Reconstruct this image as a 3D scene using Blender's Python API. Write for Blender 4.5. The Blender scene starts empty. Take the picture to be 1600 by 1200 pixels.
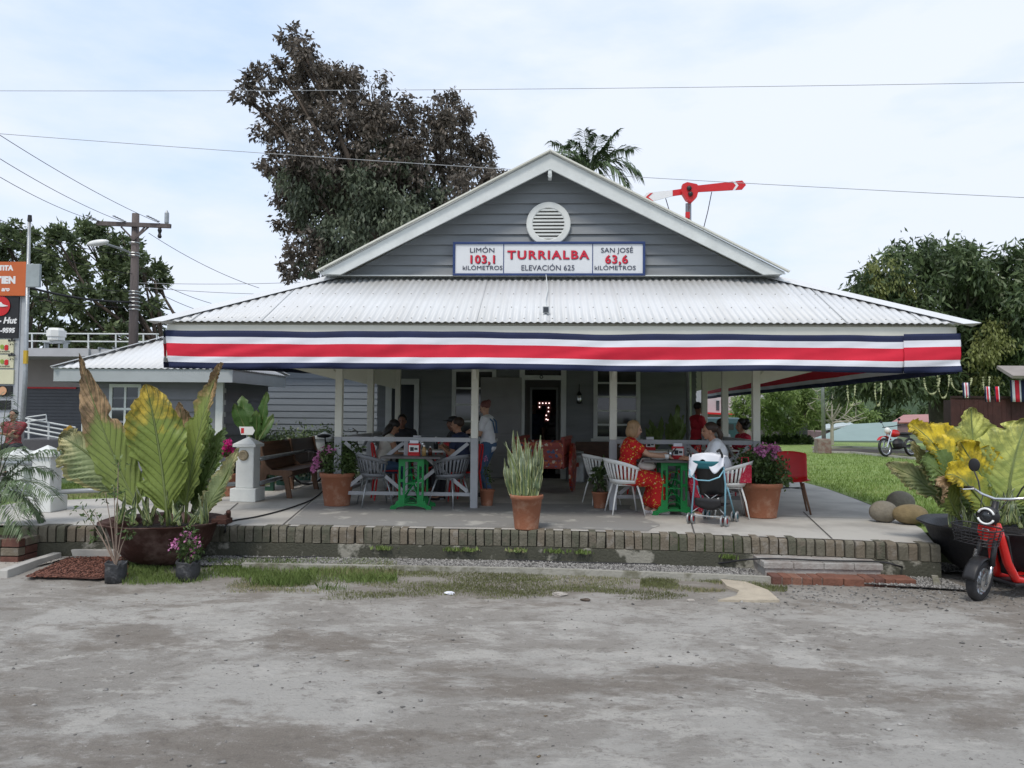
import bpy, bmesh, math, random
import numpy as np
from mathutils import Vector, Matrix, noise
R = math.radians
random.seed(7); np.random.seed(7)
sc = bpy.context.scene
COL = sc.collection
# ---------------------------------------------------------------- camera
CAM = Vector((0, 0, 1.35)); FPX = 1200.0
CR = Matrix.Rotation(R(2.72), 3, 'Z') @ Matrix.Rotation(R(90 + 2.15), 3, 'X') @ Matrix.Rotation(R(0.5), 3, 'Z')
cd = bpy.data.cameras.new('camera'); cam = bpy.data.objects.new('camera', cd); COL.objects.link(cam)
cd.sensor_width = 36; cd.lens = 27; cd.clip_start = .05; cd.clip_end = 3000
cam.matrix_world = Matrix.Translation(CAM) @ CR.to_4x4()
sc.camera = cam
sc.render.resolution_x = 1024; sc.render.resolution_y = 768
# ---------------------------------------------------------------- light
SUN_EL, SUN_AZ = R(58), R(200)
w = bpy.data.worlds.new('World'); sc.world = w; w.use_nodes = True
nt = w.node_tree; nt.nodes.clear()
N = nt.nodes.new; L = nt.links.new
out = N('ShaderNodeOutputWorld'); bg = N('ShaderNodeBackground'); sky = N('ShaderNodeTexSky')
sky.sky_type = 'NISHITA'; sky.sun_disc = False; sky.sun_elevation = SUN_EL; sky.sun_rotation = SUN_AZ
sky.air_density = 1.0; sky.dust_density = 2.0; sky.altitude = 600
tc = N('ShaderNodeTexCoord'); mp = N('ShaderNodeMapping'); mp.inputs['Scale'].default_value = (1.2, 1.2, 3.6)
mp.inputs['Location'].default_value = (.35, .1, .2)
nz = N('ShaderNodeTexNoise'); nz.inputs['Scale'].default_value = 2.1; nz.inputs['Detail'].default_value = 7; nz.inputs['Roughness'].default_value = .55
rp = N('ShaderNodeValToRGB'); rp.color_ramp.elements[0].position = .30; rp.color_ramp.elements[1].position = .56
rp.color_ramp.elements[0].color = (.36, .36, .36, 1); rp.color_ramp.elements[1].color = (1, 1, 1, 1)
nz2 = N('ShaderNodeTexNoise'); nz2.inputs['Scale'].default_value = 2.2; nz2.inputs['Detail'].default_value = 8
cl = N('ShaderNodeMix'); cl.data_type = 'RGBA'
cl.inputs[6].default_value = (5.6, 6.15, 7.1, 1); cl.inputs[7].default_value = (5.9, 6.3, 7.1, 1)
mx = N('ShaderNodeMix'); mx.data_type = 'RGBA'
bl = N('ShaderNodeMix'); bl.data_type = 'RGBA'; bl.inputs[0].default_value = .55
bl.inputs[7].default_value = (4.6, 6.6, 9.6, 1)
L(tc.outputs['Generated'], mp.inputs[0]); L(mp.outputs[0], nz.inputs[0]); L(mp.outputs[0], nz2.inputs[0])
L(nz.outputs[0], rp.inputs[0]); L(rp.outputs[0], mx.inputs[0]); L(nz2.outputs[0], cl.inputs[0])
L(sky.outputs[0], bl.inputs[6]); L(bl.outputs[2], mx.inputs[6]); L(cl.outputs[2], mx.inputs[7]); L(mx.outputs[2], bg.inputs[0])
bg.inputs[1].default_value = .1
L(bg.outputs[0], out.inputs[0])
sl = bpy.data.lights.new('sun', 'SUN'); sl.energy = 1.4; sl.angle = R(14); sl.color = (1, .93, .84)
so = bpy.data.objects.new('sun', sl); COL.objects.link(so)
# light comes from behind-left of the camera
so.rotation_euler = (R(90) - SUN_EL, 0, R(-20))
sc.view_settings.view_transform = 'Standard'; sc.view_settings.look = 'None'
sc.view_settings.exposure = 0.6; sc.view_settings.gamma = 1
# ---------------------------------------------------------------- photo geometry helpers
def ray(px, py): return CR @ Vector(((px - 800) / FPX, -(py - 600) / FPX, -1))
def onz(px, py, z=0.0):
    d = ray(px, py); return CAM + d * ((z - CAM.z) / d.z)
def ony(px, py, Y):
    d = ray(px, py); return CAM + d * ((Y - CAM.y) / d.y)
# ---------------------------------------------------------------- object helpers
def setp(o, label=None, cat=None, group=None, kind=None):
    if label: o['label'] = label
    if cat: o['category'] = cat
    if group: o['group'] = group
    if kind: o['kind'] = kind
    return o
def thing(name, label, cat, loc=(0, 0, 0), group=None, rz=0):
    o = bpy.data.objects.new(name, None); COL.objects.link(o); o.location = loc; o.empty_display_size = .1
    o.rotation_euler = (0, 0, rz)
    return setp(o, label, cat, group)
def wshift(p):
    s = Vector((0, 0, 0))
    while p is not None: s += Vector(p.location); p = p.parent
    return s
class MB:
    def __init__(s): s.v = []; s.f = []; s.m = []; s.uv = {}
    def add(s, vs, fs, mi=0):
        n = len(s.v); s.v += [tuple(v) for v in vs]; s.f += [tuple(i + n for i in f) for f in fs]; s.m += [mi] * len(fs); return s
    def box(s, a, b, mi=0):
        x0, y0, z0 = [min(p, q) for p, q in zip(a, b)]; x1, y1, z1 = [max(p, q) for p, q in zip(a, b)]
        return s.add([(x0,y0,z0),(x1,y0,z0),(x1,y1,z0),(x0,y1,z0),(x0,y0,z1),(x1,y0,z1),(x1,y1,z1),(x0,y1,z1)],
              [(0,3,2,1),(4,5,6,7),(0,1,5,4),(1,2,6,5),(2,3,7,6),(3,0,4,7)], mi)
    def bar(s, p, q, w, h, mi=0, up=(0, 0, 1)):
        p = Vector(p); q = Vector(q); d = (q - p).normalized(); up = Vector(up)
        sd = d.cross(up)
        if sd.length < 1e-4: sd = d.cross(Vector((0, 1, 0)))
        sd.normalize(); u = sd.cross(d).normalized(); a = sd * w / 2; b = u * h / 2
        vs = [p-a-b, p+a-b, p+a+b, p-a+b, q-a-b, q+a-b, q+a+b, q-a+b]
        return s.add(vs, [(0,1,2,3),(7,6,5,4),(0,4,5,1),(1,5,6,2),(2,6,7,3),(3,7,4,0)], mi)
    def tube(s, pts, r, n=8, mi=0, cap=True, flat=1.0):
        pts = [Vector(p) for p in pts]; k = len(pts); rs = r if isinstance(r, (list, tuple)) else [r] * k
        up = None; base = len(s.v); vs = []; fs = []
        for i, p in enumerate(pts):
            d = (pts[min(i+1, k-1)] - pts[max(i-1, 0)])
            d = d.normalized() if d.length > 1e-9 else Vector((0, 0, 1))
            if up is None:
                up = Vector((0, 0, 1)) if abs(d.z) < .9 else Vector((1, 0, 0))
            sd = d.cross(up)
            if sd.length < 1e-5: sd = d.cross(Vector((0, 1, 0)))
            sd.normalize(); up = sd.cross(d).normalized()
            for j in range(n):
                a = 2 * math.pi * j / n; vs.append(p + (sd * math.cos(a) + up * math.sin(a) * flat) * rs[i])
        for i in range(k - 1):
            for j in range(n):
                a = i*n+j; b = i*n+(j+1) % n; fs.append((a, b, b+n, a+n))
        if cap: fs.append(tuple(range(n))[::-1]); fs.append(tuple((k-1)*n+j for j in range(n)))
        return s.add(vs, fs, mi)
    def cyl(s, p, q, r0, r1=None, n=12, mi=0): return s.tube([p, q], [r0, r0 if r1 is None else r1], n, mi)
    def lathe(s, prof, c=(0, 0, 0), n=24, mi=0, wob=0.0, sx=1, sy=1):
        vs = []; fs = []; k = len(prof)
        for r, z in prof:
            for j in range(n):
                a = 2*math.pi*j/n; rr = r*(1+wob*noise.noise(Vector((math.cos(a)*2, math.sin(a)*2, z*3))))
                vs.append((c[0]+rr*math.cos(a)*sx, c[1]+rr*math.sin(a)*sy, c[2]+z+wob*.3*noise.noise(Vector((math.cos(a)*2+9, math.sin(a)*2, 0)))))
        for i in range(k-1):
            for j in range(n):
                a = i*n+j; b = i*n+(j+1) % n; fs.append((a, b, b+n, a+n))
        return s.add(vs, fs, mi)
    def ell(s, c, r, n=12, m=8, mi=0, M=None):
        r = (r, r, r) if not isinstance(r, (list, tuple)) else r; vs = []; fs = []; c = Vector(c)
        for i in range(m+1):
            t = math.pi*i/m
            for j in range(n):
                a = 2*math.pi*j/n; p = Vector((r[0]*math.sin(t)*math.cos(a), r[1]*math.sin(t)*math.sin(a), r[2]*math.cos(t)))
                vs.append(c + (M @ p if M else p))
        for i in range(m):
            for j in range(n):
                a = i*n+j; b = i*n+(j+1) % n; fs.append((a, a+n, b+n, b))
        return s.add(vs, fs, mi)
    def grid(s, fn, nu, nv, mi=0, uv=False):
        n0 = len(s.v); f0 = len(s.f)
        vs = [fn(i/nu, j/nv) for i in range(nu+1) for j in range(nv+1)]
        fs = [(i*(nv+1)+j, (i+1)*(nv+1)+j, (i+1)*(nv+1)+j+1, i*(nv+1)+j+1) for i in range(nu) for j in range(nv)]
        s.add(vs, fs, mi)
        if uv:
            for i in range(nu+1):
                for j in range(nv+1): s.uv[n0+i*(nv+1)+j] = (i/nu, j/nv)
        return s
    def prism(s, poly, fn0, fn1, mi=0):
        n = len(poly); vs = [fn0(*p) for p in poly] + [fn1(*p) for p in poly]
        fs = [tuple(range(n))[::-1], tuple(range(n, 2*n))] + [(i, (i+1) % n, (i+1) % n+n, i+n) for i in range(n)]
        return s.add(vs, fs, mi)
    def xf(s, M, i0=0):
        for i in range(i0, len(s.v)): s.v[i] = tuple(M @ Vector(s.v[i]))
        return s
    def build(s, name, mats, parent=None, smooth=False, bevel=0, keep=False, solid=0, sub=0):
        me = bpy.data.meshes.new(name); vs = s.v
        o = bpy.data.objects.new(name, me); COL.objects.link(o)
        if parent is not None:
            sh = wshift(parent); o.parent = parent
        elif keep: sh = Vector((0, 0, 0))
        else:
            a = np.array(vs); sh = Vector(((a[:, 0].min()+a[:, 0].max())/2, (a[:, 1].min()+a[:, 1].max())/2, a[:, 2].min())); o.location = sh
        me.from_pydata([(v[0]-sh.x, v[1]-sh.y, v[2]-sh.z) for v in vs], [], s.f)
        if not isinstance(mats, (list, tuple)): mats = [mats]
        for m in mats: me.materials.append(m)
        me.polygons.foreach_set('material_index', s.m)
        if smooth: me.polygons.foreach_set('use_smooth', [True]*len(s.f))
        if s.uv:
            ul = me.uv_layers.new(name='UVMap'); li = np.zeros(len(me.loops), dtype=np.int32); me.loops.foreach_get('vertex_index', li)
            tab = np.zeros((len(vs), 2), dtype=np.float32)
            for k, q in s.uv.items(): tab[k] = q
            ul.data.foreach_set('uv', tab[li].ravel())
        me.update()
        if solid:
            md = o.modifiers.new('s', 'SOLIDIFY'); md.thickness = solid; md.offset = 0
        if bevel:
            md = o.modifiers.new('b', 'BEVEL'); md.width = bevel; md.segments = 2; md.limit_method = 'ANGLE'; md.angle_limit = R(40)
        if sub:
            md = o.modifiers.new('u', 'SUBSURF'); md.levels = sub; md.render_levels = sub
        return o
def rawmesh(name, V, Q, mats, parent=None, tone=None, mi=None, uv=None):
    """numpy quads/tris -> object.  V (n,3), Q (m,k)"""
    me = bpy.data.meshes.new(name); o = bpy.data.objects.new(name, me); COL.objects.link(o)
    sh = np.zeros(3)
    if parent is not None: o.parent = parent; sh = np.array(wshift(parent))
    V = V - sh; k = Q.shape[1]
    me.vertices.add(len(V)); me.vertices.foreach_set('co', V.astype(np.float32).ravel())
    me.loops.add(Q.size); me.loops.foreach_set('vertex_index', Q.astype(np.int32).ravel())
    me.polygons.add(len(Q)); me.polygons.foreach_set('loop_start', np.arange(0, Q.size, k, dtype=np.int32))
    if not isinstance(mats, (list, tuple)): mats = [mats]
    for m in mats: me.materials.append(m)
    if mi is not None: me.polygons.foreach_set('material_index', np.asarray(mi, dtype=np.int32))
    me.update(calc_edges=True)
    if tone is not None:
        at = me.attributes.new('tone', 'FLOAT', 'FACE'); at.data.foreach_set('value', np.asarray(tone, dtype=np.float32))
    return o
def fix(o): return np.array(o)
def copy_tree(o, parent=None):
    c = o.copy(); COL.objects.link(c); c.parent = parent
    for ch in list(o.children): copy_tree(ch, c)
    return c
# ---------------------------------------------------------------- materials
def nd(nt, t, **kw):
    n = nt.nodes.new(t)
    for k, v in kw.items(): setattr(n, k, v)
    return n
def mat(name, col, rough=.6, var=.18, scale=5.0, bump=0.0, bscale=60.0, metal=0.0, col2=None, thr=(.42, .62), spec=.4, emit=0, coat=0, detail=6, stretch=None):
    m = bpy.data.materials.new(name); m.use_nodes = True; nt = m.node_tree; nt.nodes.clear(); Lk = nt.links.new
    o = nd(nt, 'ShaderNodeOutputMaterial'); p = nd(nt, 'ShaderNodeBsdfPrincipled'); Lk(p.outputs[0], o.inputs[0])
    p.inputs['Roughness'].default_value = rough; p.inputs['Metallic'].default_value = metal; p.inputs['Specular IOR Level'].default_value = spec
    if coat: p.inputs['Coat Weight'].default_value = coat; p.inputs['Coat Roughness'].default_value = .08
    tc = nd(nt, 'ShaderNodeTexCoord'); src = tc.outputs['Object']
    if stretch:
        mp = nd(nt, 'ShaderNodeMapping'); mp.inputs['Scale'].default_value = stretch; Lk(src, mp.inputs[0]); src = mp.outputs[0]
    n = nd(nt, 'ShaderNodeTexNoise'); n.inputs['Scale'].default_value = scale; n.inputs['Detail'].default_value = detail; n.inputs['Roughness'].default_value = .62
    Lk(src, n.inputs[0]); r = nd(nt, 'ShaderNodeMapRange'); r.inputs[1].default_value = thr[0] if col2 else .3; r.inputs[2].default_value = thr[1] if col2 else .7
    Lk(n.outputs[0], r.inputs[0]); mx = nd(nt, 'ShaderNodeMix', data_type='RGBA'); Lk(r.outputs[0], mx.inputs[0])
    c = Vector(col); a = c*(1-var) if not col2 else c; b = c*(1+var) if not col2 else Vector(col2)
    mx.inputs[6].default_value = (*a, 1); mx.inputs[7].default_value = (*b, 1)
    Lk(mx.outputs[2], p.inputs['Base Color'])
    if emit: Lk(mx.outputs[2], p.inputs['Emission Color']); p.inputs['Emission Strength'].default_value = emit
    if bump:
        n2 = nd(nt, 'ShaderNodeTexNoise'); n2.inputs['Scale'].default_value = bscale; n2.inputs['Detail'].default_value = 5; Lk(src, n2.inputs[0])
        bp = nd(nt, 'ShaderNodeBump'); bp.inputs['Strength'].default_value = bump; bp.inputs['Distance'].default_value = .02
        Lk(n2.outputs[0], bp.inputs['Height']); Lk(bp.outputs[0], p.inputs['Normal'])
    m.diffuse_color = (*col, 1)
    return m
def leafmat(name, c0, c1, rough=.5, trans=.25, c2=None):
    m = bpy.data.materials.new(name); m.use_nodes = True; nt = m.node_tree; nt.nodes.clear(); Lk = nt.links.new
    o = nd(nt, 'ShaderNodeOutputMaterial'); p = nd(nt, 'ShaderNodeBsdfPrincipled'); p.inputs['Roughness'].default_value = rough; p.inputs['Specular IOR Level'].default_value = .35
    at = nd(nt, 'ShaderNodeAttribute'); at.attribute_name = 'tone'
    rp = nd(nt, 'ShaderNodeValToRGB'); rp.color_ramp.elements[0].color = (*c0, 1); rp.color_ramp.elements[1].color = (*c1, 1)
    if c2: e = rp.color_ramp.elements.new(.9); e.color = (*c1, 1); rp.color_ramp.elements[1].position = .9; rp.color_ramp.elements[2].color = (*c2, 1); rp.color_ramp.elements[2].position = 1
    Lk(at.outputs['Fac'], rp.inputs[0]); Lk(rp.outputs[0], p.inputs['Base Color'])
    t = nd(nt, 'ShaderNodeBsdfTranslucent'); Lk(rp.outputs[0], t.inputs[0]); ms = nd(nt, 'ShaderNodeMixShader'); ms.inputs[0].default_value = trans
    Lk(p.outputs[0], ms.inputs[1]); Lk(t.outputs[0], ms.inputs[2]); Lk(ms.outputs[0], o.inputs[0])
    return m
def bladeleaf(name, base, tip, vein, t0, t1, blotch=.5, edge=None, trans=.25):
    """large leaf: UV.x along, UV.y across (0..1)"""
    m = bpy.data.materials.new(name); m.use_nodes = True; nt = m.node_tree; nt.nodes.clear(); Lk = nt.links.new
    o = nd(nt, 'ShaderNodeOutputMaterial'); p = nd(nt, 'ShaderNodeBsdfPrincipled'); p.inputs['Roughness'].default_value = .42; p.inputs['Specular IOR Level'].default_value = .4
    uv = nd(nt, 'ShaderNodeUVMap'); sp = nd(nt, 'ShaderNodeSeparateXYZ'); Lk(uv.outputs[0], sp.inputs[0])
    tc = nd(nt, 'ShaderNodeTexCoord')
    n = nd(nt, 'ShaderNodeTexNoise'); n.inputs['Scale'].default_value = 9; n.inputs['Detail'].default_value = 6; Lk(tc.outputs['Object'], n.inputs[0])
    def mth(op, a, b=None, c=None):
        q = nd(nt, 'ShaderNodeMath', operation=op)
        for i, x in enumerate((a, b, c)):
            if x is None: continue
            if isinstance(x, (int, float)): q.inputs[i].default_value = x
            else: Lk(x, q.inputs[i])
        return q.outputs[0]
    av = mth('ABSOLUTE', mth('SUBTRACT', sp.outputs[1], .5))
    u2 = mth('ADD', sp.outputs[0], mth('MULTIPLY', mth('SUBTRACT', n.outputs[0], .5), blotch))
    u2 = mth('ADD', u2, mth('MULTIPLY', av, .25))
    r = nd(nt, 'ShaderNodeMapRange'); r.inputs[1].default_value = t0; r.inputs[2].default_value = t1; Lk(u2, r.inputs[0])
    n3 = nd(nt, 'ShaderNodeTexNoise'); n3.inputs['Scale'].default_value = 3.3; n3.inputs['Detail'].default_value = 5; Lk(tc.outputs['Object'], n3.inputs[0])
    mb0 = nd(nt, 'ShaderNodeMix', data_type='RGBA'); Lk(n3.outputs[0], mb0.inputs[0])
    mb0.inputs[6].default_value = (*(Vector(base)*.6), 1); mb0.inputs[7].default_value = (*(Vector(base)*1.45), 1)
    mt0 = nd(nt, 'ShaderNodeMix', data_type='RGBA'); rr = nd(nt, 'ShaderNodeMapRange'); rr.inputs[1].default_value = .42; rr.inputs[2].default_value = .6; Lk(n.outputs[0], rr.inputs[0]); Lk(rr.outputs[0], mt0.inputs[0])
    mt0.inputs[6].default_value = (*(Vector(tip)*.45), 1); mt0.inputs[7].default_value = (*(Vector(tip)*1.2), 1)
    m1 = nd(nt, 'ShaderNodeMix', data_type='RGBA'); Lk(r.outputs[0], m1.inputs[0]); Lk(mb0.outputs[2], m1.inputs[6]); Lk(mt0.outputs[2], m1.inputs[7])
    cur = m1.outputs[2]
    # side veins: u - .55*|v| lines, plus the midrib
    ph = mth('FRACT', mth('MULTIPLY', mth('SUBTRACT', sp.outputs[0], mth('MULTIPLY', av, .42)), 14))
    ve = mth('LESS_THAN', mth('ABSOLUTE', mth('SUBTRACT', ph, .5)), .06)
    mid = mth('LESS_THAN', av, .022)
    vf = mth('MULTIPLY', mth('MAXIMUM', mth('MULTIPLY', ve, .6), mth('MULTIPLY', mid, .8)), 1.0)
    m2 = nd(nt, 'ShaderNodeMix', data_type='RGBA'); Lk(vf, m2.inputs[0]); Lk(cur, m2.inputs[6]); m2.inputs[7].default_value = (*vein, 1); cur = m2.outputs[2]
    if edge:
        ef = mth('GREATER_THAN', mth('ADD', av, mth('MULTIPLY', mth('SUBTRACT', n.outputs[0], .5), .25)), .43)
        m3 = nd(nt, 'ShaderNodeMix', data_type='RGBA'); Lk(ef, m3.inputs[0]); Lk(cur, m3.inputs[6]); m3.inputs[7].default_value = (*edge, 1); cur = m3.outputs[2]
    Lk(cur, p.inputs['Base Color'])
    n4 = nd(nt, 'ShaderNodeTexNoise'); n4.inputs['Scale'].default_value = 45; n4.inputs['Detail'].default_value = 3; Lk(tc.outputs['Object'], n4.inputs[0])
    bp = nd(nt, 'ShaderNodeBump'); bp.inputs['Strength'].default_value = .5; bp.inputs['Distance'].default_value = .01; Lk(n4.outputs[0], bp.inputs['Height']); Lk(bp.outputs[0], p.inputs['Normal'])
    t = nd(nt, 'ShaderNodeBsdfTranslucent'); Lk(cur, t.inputs[0]); ms = nd(nt, 'ShaderNodeMixShader'); ms.inputs[0].default_value = trans
    Lk(p.outputs[0], ms.inputs[1]); Lk(t.outputs[0], ms.inputs[2]); Lk(ms.outputs[0], o.inputs[0])
    return m
M = {}
M['white'] = mat('white_paint', (.64, .66, .64), .55, .1, 3, .12, 30)
M['whitegrey'] = mat('weathered_white_paint', (.62, .65, .64), .55, .1, 4, .1, 30)
M['cream'] = mat('cream_paint', (.66, .66, .59), .55, .06, 3, .06, 20)
M['postgrey'] = mat('grey_post_paint', (.36, .37, .385), .55, .08, 4, .05, 30)
M['sidegrey'] = mat('grey_siding_paint', (.215, .232, .248), .5, .13, 1.6, .12, 25, stretch=(.7, .7, 5), col2=(.175, .187, .197), thr=(.4, .7))
M['sidepale'] = mat('pale_grey_siding_paint', (.185, .21, .235), .5, .12, 1.6, .12, 25, stretch=(.5, .5, 6))
M['metalroof'] = mat('white_roof_sheet', (.62, .635, .645), .45, .05, 1.5, .04, 8, spec=.45, col2=(.555, .56, .555), thr=(.42, .85), stretch=(2.5, .35, .35))
M['navy'] = mat('navy_cloth', (.014, .021, .065), .8, .15, 4, .15, 300)
M['red'] = mat('red_cloth', (.62, .018, .045), .75, .08, 3, .12, 300)
M['cwhite'] = mat('white_cloth', (.74, .76, .82), .8, .05, 3, .12, 300)
M['signnavy'] = mat('navy_sign_paint', (.02, .045, .15), .4, .15, 5)
M['letred'] = mat('red_lettering', (.55, .015, .04), .5, .05, 5)
M['letnavy'] = mat('dark_lettering', (.03, .035, .07), .5, .05, 5)
M['black'] = mat('black_plastic', (.018, .018, .02), .45, .2, 8, .05)
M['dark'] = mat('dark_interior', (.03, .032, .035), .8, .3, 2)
M['glass'] = mat('dark_window_glass', (.02, .024, .028), .06, .2, 1.2, spec=.7)
M['metal'] = mat('grey_galvanised_metal', (.36, .38, .39), .4, .18, 7, .05, metal=.6)
M['chrome'] = mat('bright_metal', (.6, .62, .64), .22, .1, 7, metal=.9)
M['terra'] = mat('terracotta', (.29, .115, .062), .8, .2, 7, .3, 50, col2=(.42, .25, .17), thr=(.5, .75))
M['soil'] = mat('dark_soil', (.035, .025, .018), .95, .4, 20, .8, 60)
M['green'] = mat('green_cast_iron_paint', (.006, .20, .045), .4, .18, 7, .1, 40)
M['grill'] = mat('rust', (.09, .035, .02), .85, .3, 8, .6, 40)
M['wood'] = mat('brown_varnished_wood', (.085, .042, .024), .45, .35, 5, .15, 30, stretch=(1, .2, 4))
M['woodend'] = mat('worn_brown_wood', (.16, .09, .055), .6, .3, 6, .2, 30, stretch=(4, 4, .6))
M['redplastic'] = mat('red_plastic', (.55, .018, .022), .35, .08, 4)
M['whiteplastic'] = mat('white_plastic', (.74, .75, .73), .38, .04, 4)
M['greyplastic'] = mat('grey_plastic', (.17, .18, .195), .42, .08, 4)
M['trunk'] = mat('bark', (.09, .07, .055), .9, .35, 6, .9, 22, stretch=(1, 1, .3))
M['greentrunk'] = mat('mossy_bark', (.07, .07, .045), .9, .35, 6, .9, 22)
M['pole'] = mat('weathered_pole_wood', (.12, .10, .095), .85, .25, 6, .5, 30, stretch=(2, 2, .2))
M['wire'] = mat('black_cable', (.02, .02, .022), .6, .1, 4)
M['wirepale'] = mat('grey_cable', (.33, .34, .35), .6, .1, 4)
# ================================================================ ground
def groundmat():
    m = bpy.data.materials.new('dirt_lot'); m.use_nodes = True; nt = m.node_tree; nt.nodes.clear(); Lk = nt.links.new
    o = nd(nt, 'ShaderNodeOutputMaterial'); p = nd(nt, 'ShaderNodeBsdfPrincipled'); p.inputs['Specular IOR Level'].default_value = .25; Lk(p.outputs[0], o.inputs[0])
    tc = nd(nt, 'ShaderNodeTexCoord'); src = tc.outputs['Object']
    def nz(s, d=8, r=.6, loc=(0, 0, 0), sc_=(1, 1, 1), dist=0):
        mp = nd(nt, 'ShaderNodeMapping'); mp.inputs['Location'].default_value = loc; mp.inputs['Scale'].default_value = sc_; Lk(src, mp.inputs[0])
        n = nd(nt, 'ShaderNodeTexNoise'); n.inputs['Scale'].default_value = s; n.inputs['Detail'].default_value = d; n.inputs['Roughness'].default_value = r; n.inputs['Distortion'].default_value = dist
        Lk(mp.outputs[0], n.inputs[0]); return n.outputs[0]
    def rng(x, a, b):
        r = nd(nt, 'ShaderNodeMapRange'); r.inputs[1].default_value = a; r.inputs[2].default_value = b; r.interpolation_type = 'SMOOTHSTEP'; Lk(x, r.inputs[0]); return r.outputs[0]
    def mix(f, a, b):
        q = nd(nt, 'ShaderNodeMix', data_type='RGBA')
        if isinstance(f, float): q.inputs[0].default_value = f
        else: Lk(f, q.inputs[0])
        for i, x in ((6, a), (7, b)):
            if isinstance(x, tuple): q.inputs[i].default_value = (*x, 1)
            else: Lk(x, q.inputs[i])
        return q.outputs[2]
    def mul(a, b):
        q = nd(nt, 'ShaderNodeMath', operation='MULTIPLY')
        for i, x in enumerate((a, b)):
            if isinstance(x, float): q.inputs[i].default_value = x
            else: Lk(x, q.inputs[i])
        return q.outputs[0]
    n1 = nz(.62, 14, .72, (3.1, 1.7, 0), (1, 1.5, 1), .15); n2 = nz(1.7, 13, .76, (5, 2, 1), (1, 1.7, 1)); n3 = nz(30, 5, .65); n4 = nz(.42, 13, .72, (9.3, 4.2, 0), (1, 1.8, 1), .2); n5 = nz(6.5, 10, .8, (1, 1, 4), (1, 1.5, 1)); n6 = nz(90, 3, .7)
    c = mix(rng(n1, .45, .56), (.29, .272, .245), (.41, .395, .365))
    c = mix(mul(rng(n2, .52, .60), .8), c, (.48, .462, .425))
    c = mix(mul(rng(n4, .50, .58), .75), c, (.19, .165, .138))
    c = mix(mul(rng(n5, .56, .63), .4), c, (.48, .465, .44))
    c = mix(mul(rng(n5, .46, .38), .5), c, (.15, .132, .115))
    c = mix(mul(rng(n3, .57, .66), .3), c, (.13, .12, .108))
    c = mix(mul(rng(n6, .57, .7), .3), c, (.46, .44, .42))
    # damp brown earth close to the terrace
    sp = nd(nt, 'ShaderNodeSeparateXYZ'); Lk(src, sp.inputs[0])
    nq = nd(nt, 'ShaderNodeMath', operation='MULTIPLY_ADD'); Lk(n2, nq.inputs[0]); nq.inputs[1].default_value = 3.0; Lk(sp.outputs[1], nq.inputs[2])
    c = mix(mul(rng(nq.outputs[0], 8.0, 9.6), .6), c, (.225, .20, .17))
    v = nd(nt, 'ShaderNodeTexVoronoi'); v.inputs['Scale'].default_value = 38; Lk(src, v.inputs[0])
    c = mix(mul(rng(v.outputs['Distance'], .16, .1), rng(n5, .5, .55)), c, (.42, .40, .37))
    Lk(c, p.inputs['Base Color'])
    rr = nd(nt, 'ShaderNodeMapRange'); rr.inputs[3].default_value = .7; rr.inputs[4].default_value = .95; Lk(n2, rr.inputs[0]); Lk(rr.outputs[0], p.inputs['Roughness'])
    b1 = nd(nt, 'ShaderNodeBump'); b1.inputs['Strength'].default_value = 1.0; b1.inputs['Distance'].default_value = .035; Lk(n5, b1.inputs['Height'])
    b2 = nd(nt, 'ShaderNodeBump'); b2.inputs['Strength'].default_value = .6; b2.inputs['Distance'].default_value = .006; Lk(n3, b2.inputs['Height']); Lk(b1.outputs[0], b2.inputs['Normal'])
    Lk(b2.outputs[0], p.inputs['Normal'])
    return m
ZG = -.37
M['dirt'] = groundmat()
M['far'] = mat('rough_green_ground', (.06, .10, .03), .9, .3, .4, .5, 12, col2=(.12, .12, .07))
M['concrete'] = mat('terrace_concrete', (.46, .445, .41), .75, .2, 1.3, .15, 40, col2=(.35, .335, .31), thr=(.45, .62))
M['oldtile'] = mat('worn_terrace_tiles', (.255, .25, .24), .7, .2, 2.6, .25, 25, col2=(.42, .41, .38), thr=(.56, .64))
M['asphalt'] = mat('asphalt', (.10, .10, .105), .85, .2, 1.5, .3, 60)
M['paver'] = mat('grey_pavers', (.26, .25, .25), .8, .2, 2.2, .3, 40)
g = MB().grid(lambda u, v: (-700+1400*u, -300+1800*v, ZG-.03), 8, 8); setp(g.build('ground', M['far'], keep=True), kind='structure')
def dz(x, y):
    rut = -.016*math.exp(-((y-5.2-.12*x)/.16)**2)-.016*math.exp(-((y-6.6-.12*x)/.16)**2)
    return rut*(.6+.6*noise.noise(Vector((x*.8, y, 4)))) + .006*noise.noise(Vector((x*14, y*16, 7))) + .016*noise.noise(Vector((x*.7, y*.8, 0))) + .008*noise.noise(Vector((x*2.3, y*2.6, 3))) + .0035*noise.noise(Vector((x*7, y*8, 5)))
def dirtpt(u, v):
    x = -13+26*u; y = -3+13.0*v; return (x, y, ZG + dz(x, y))
setp(MB().grid(dirtpt, 420, 260).build('dirt_lot', M['dirt'], keep=True, smooth=True), kind='structure')
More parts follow.
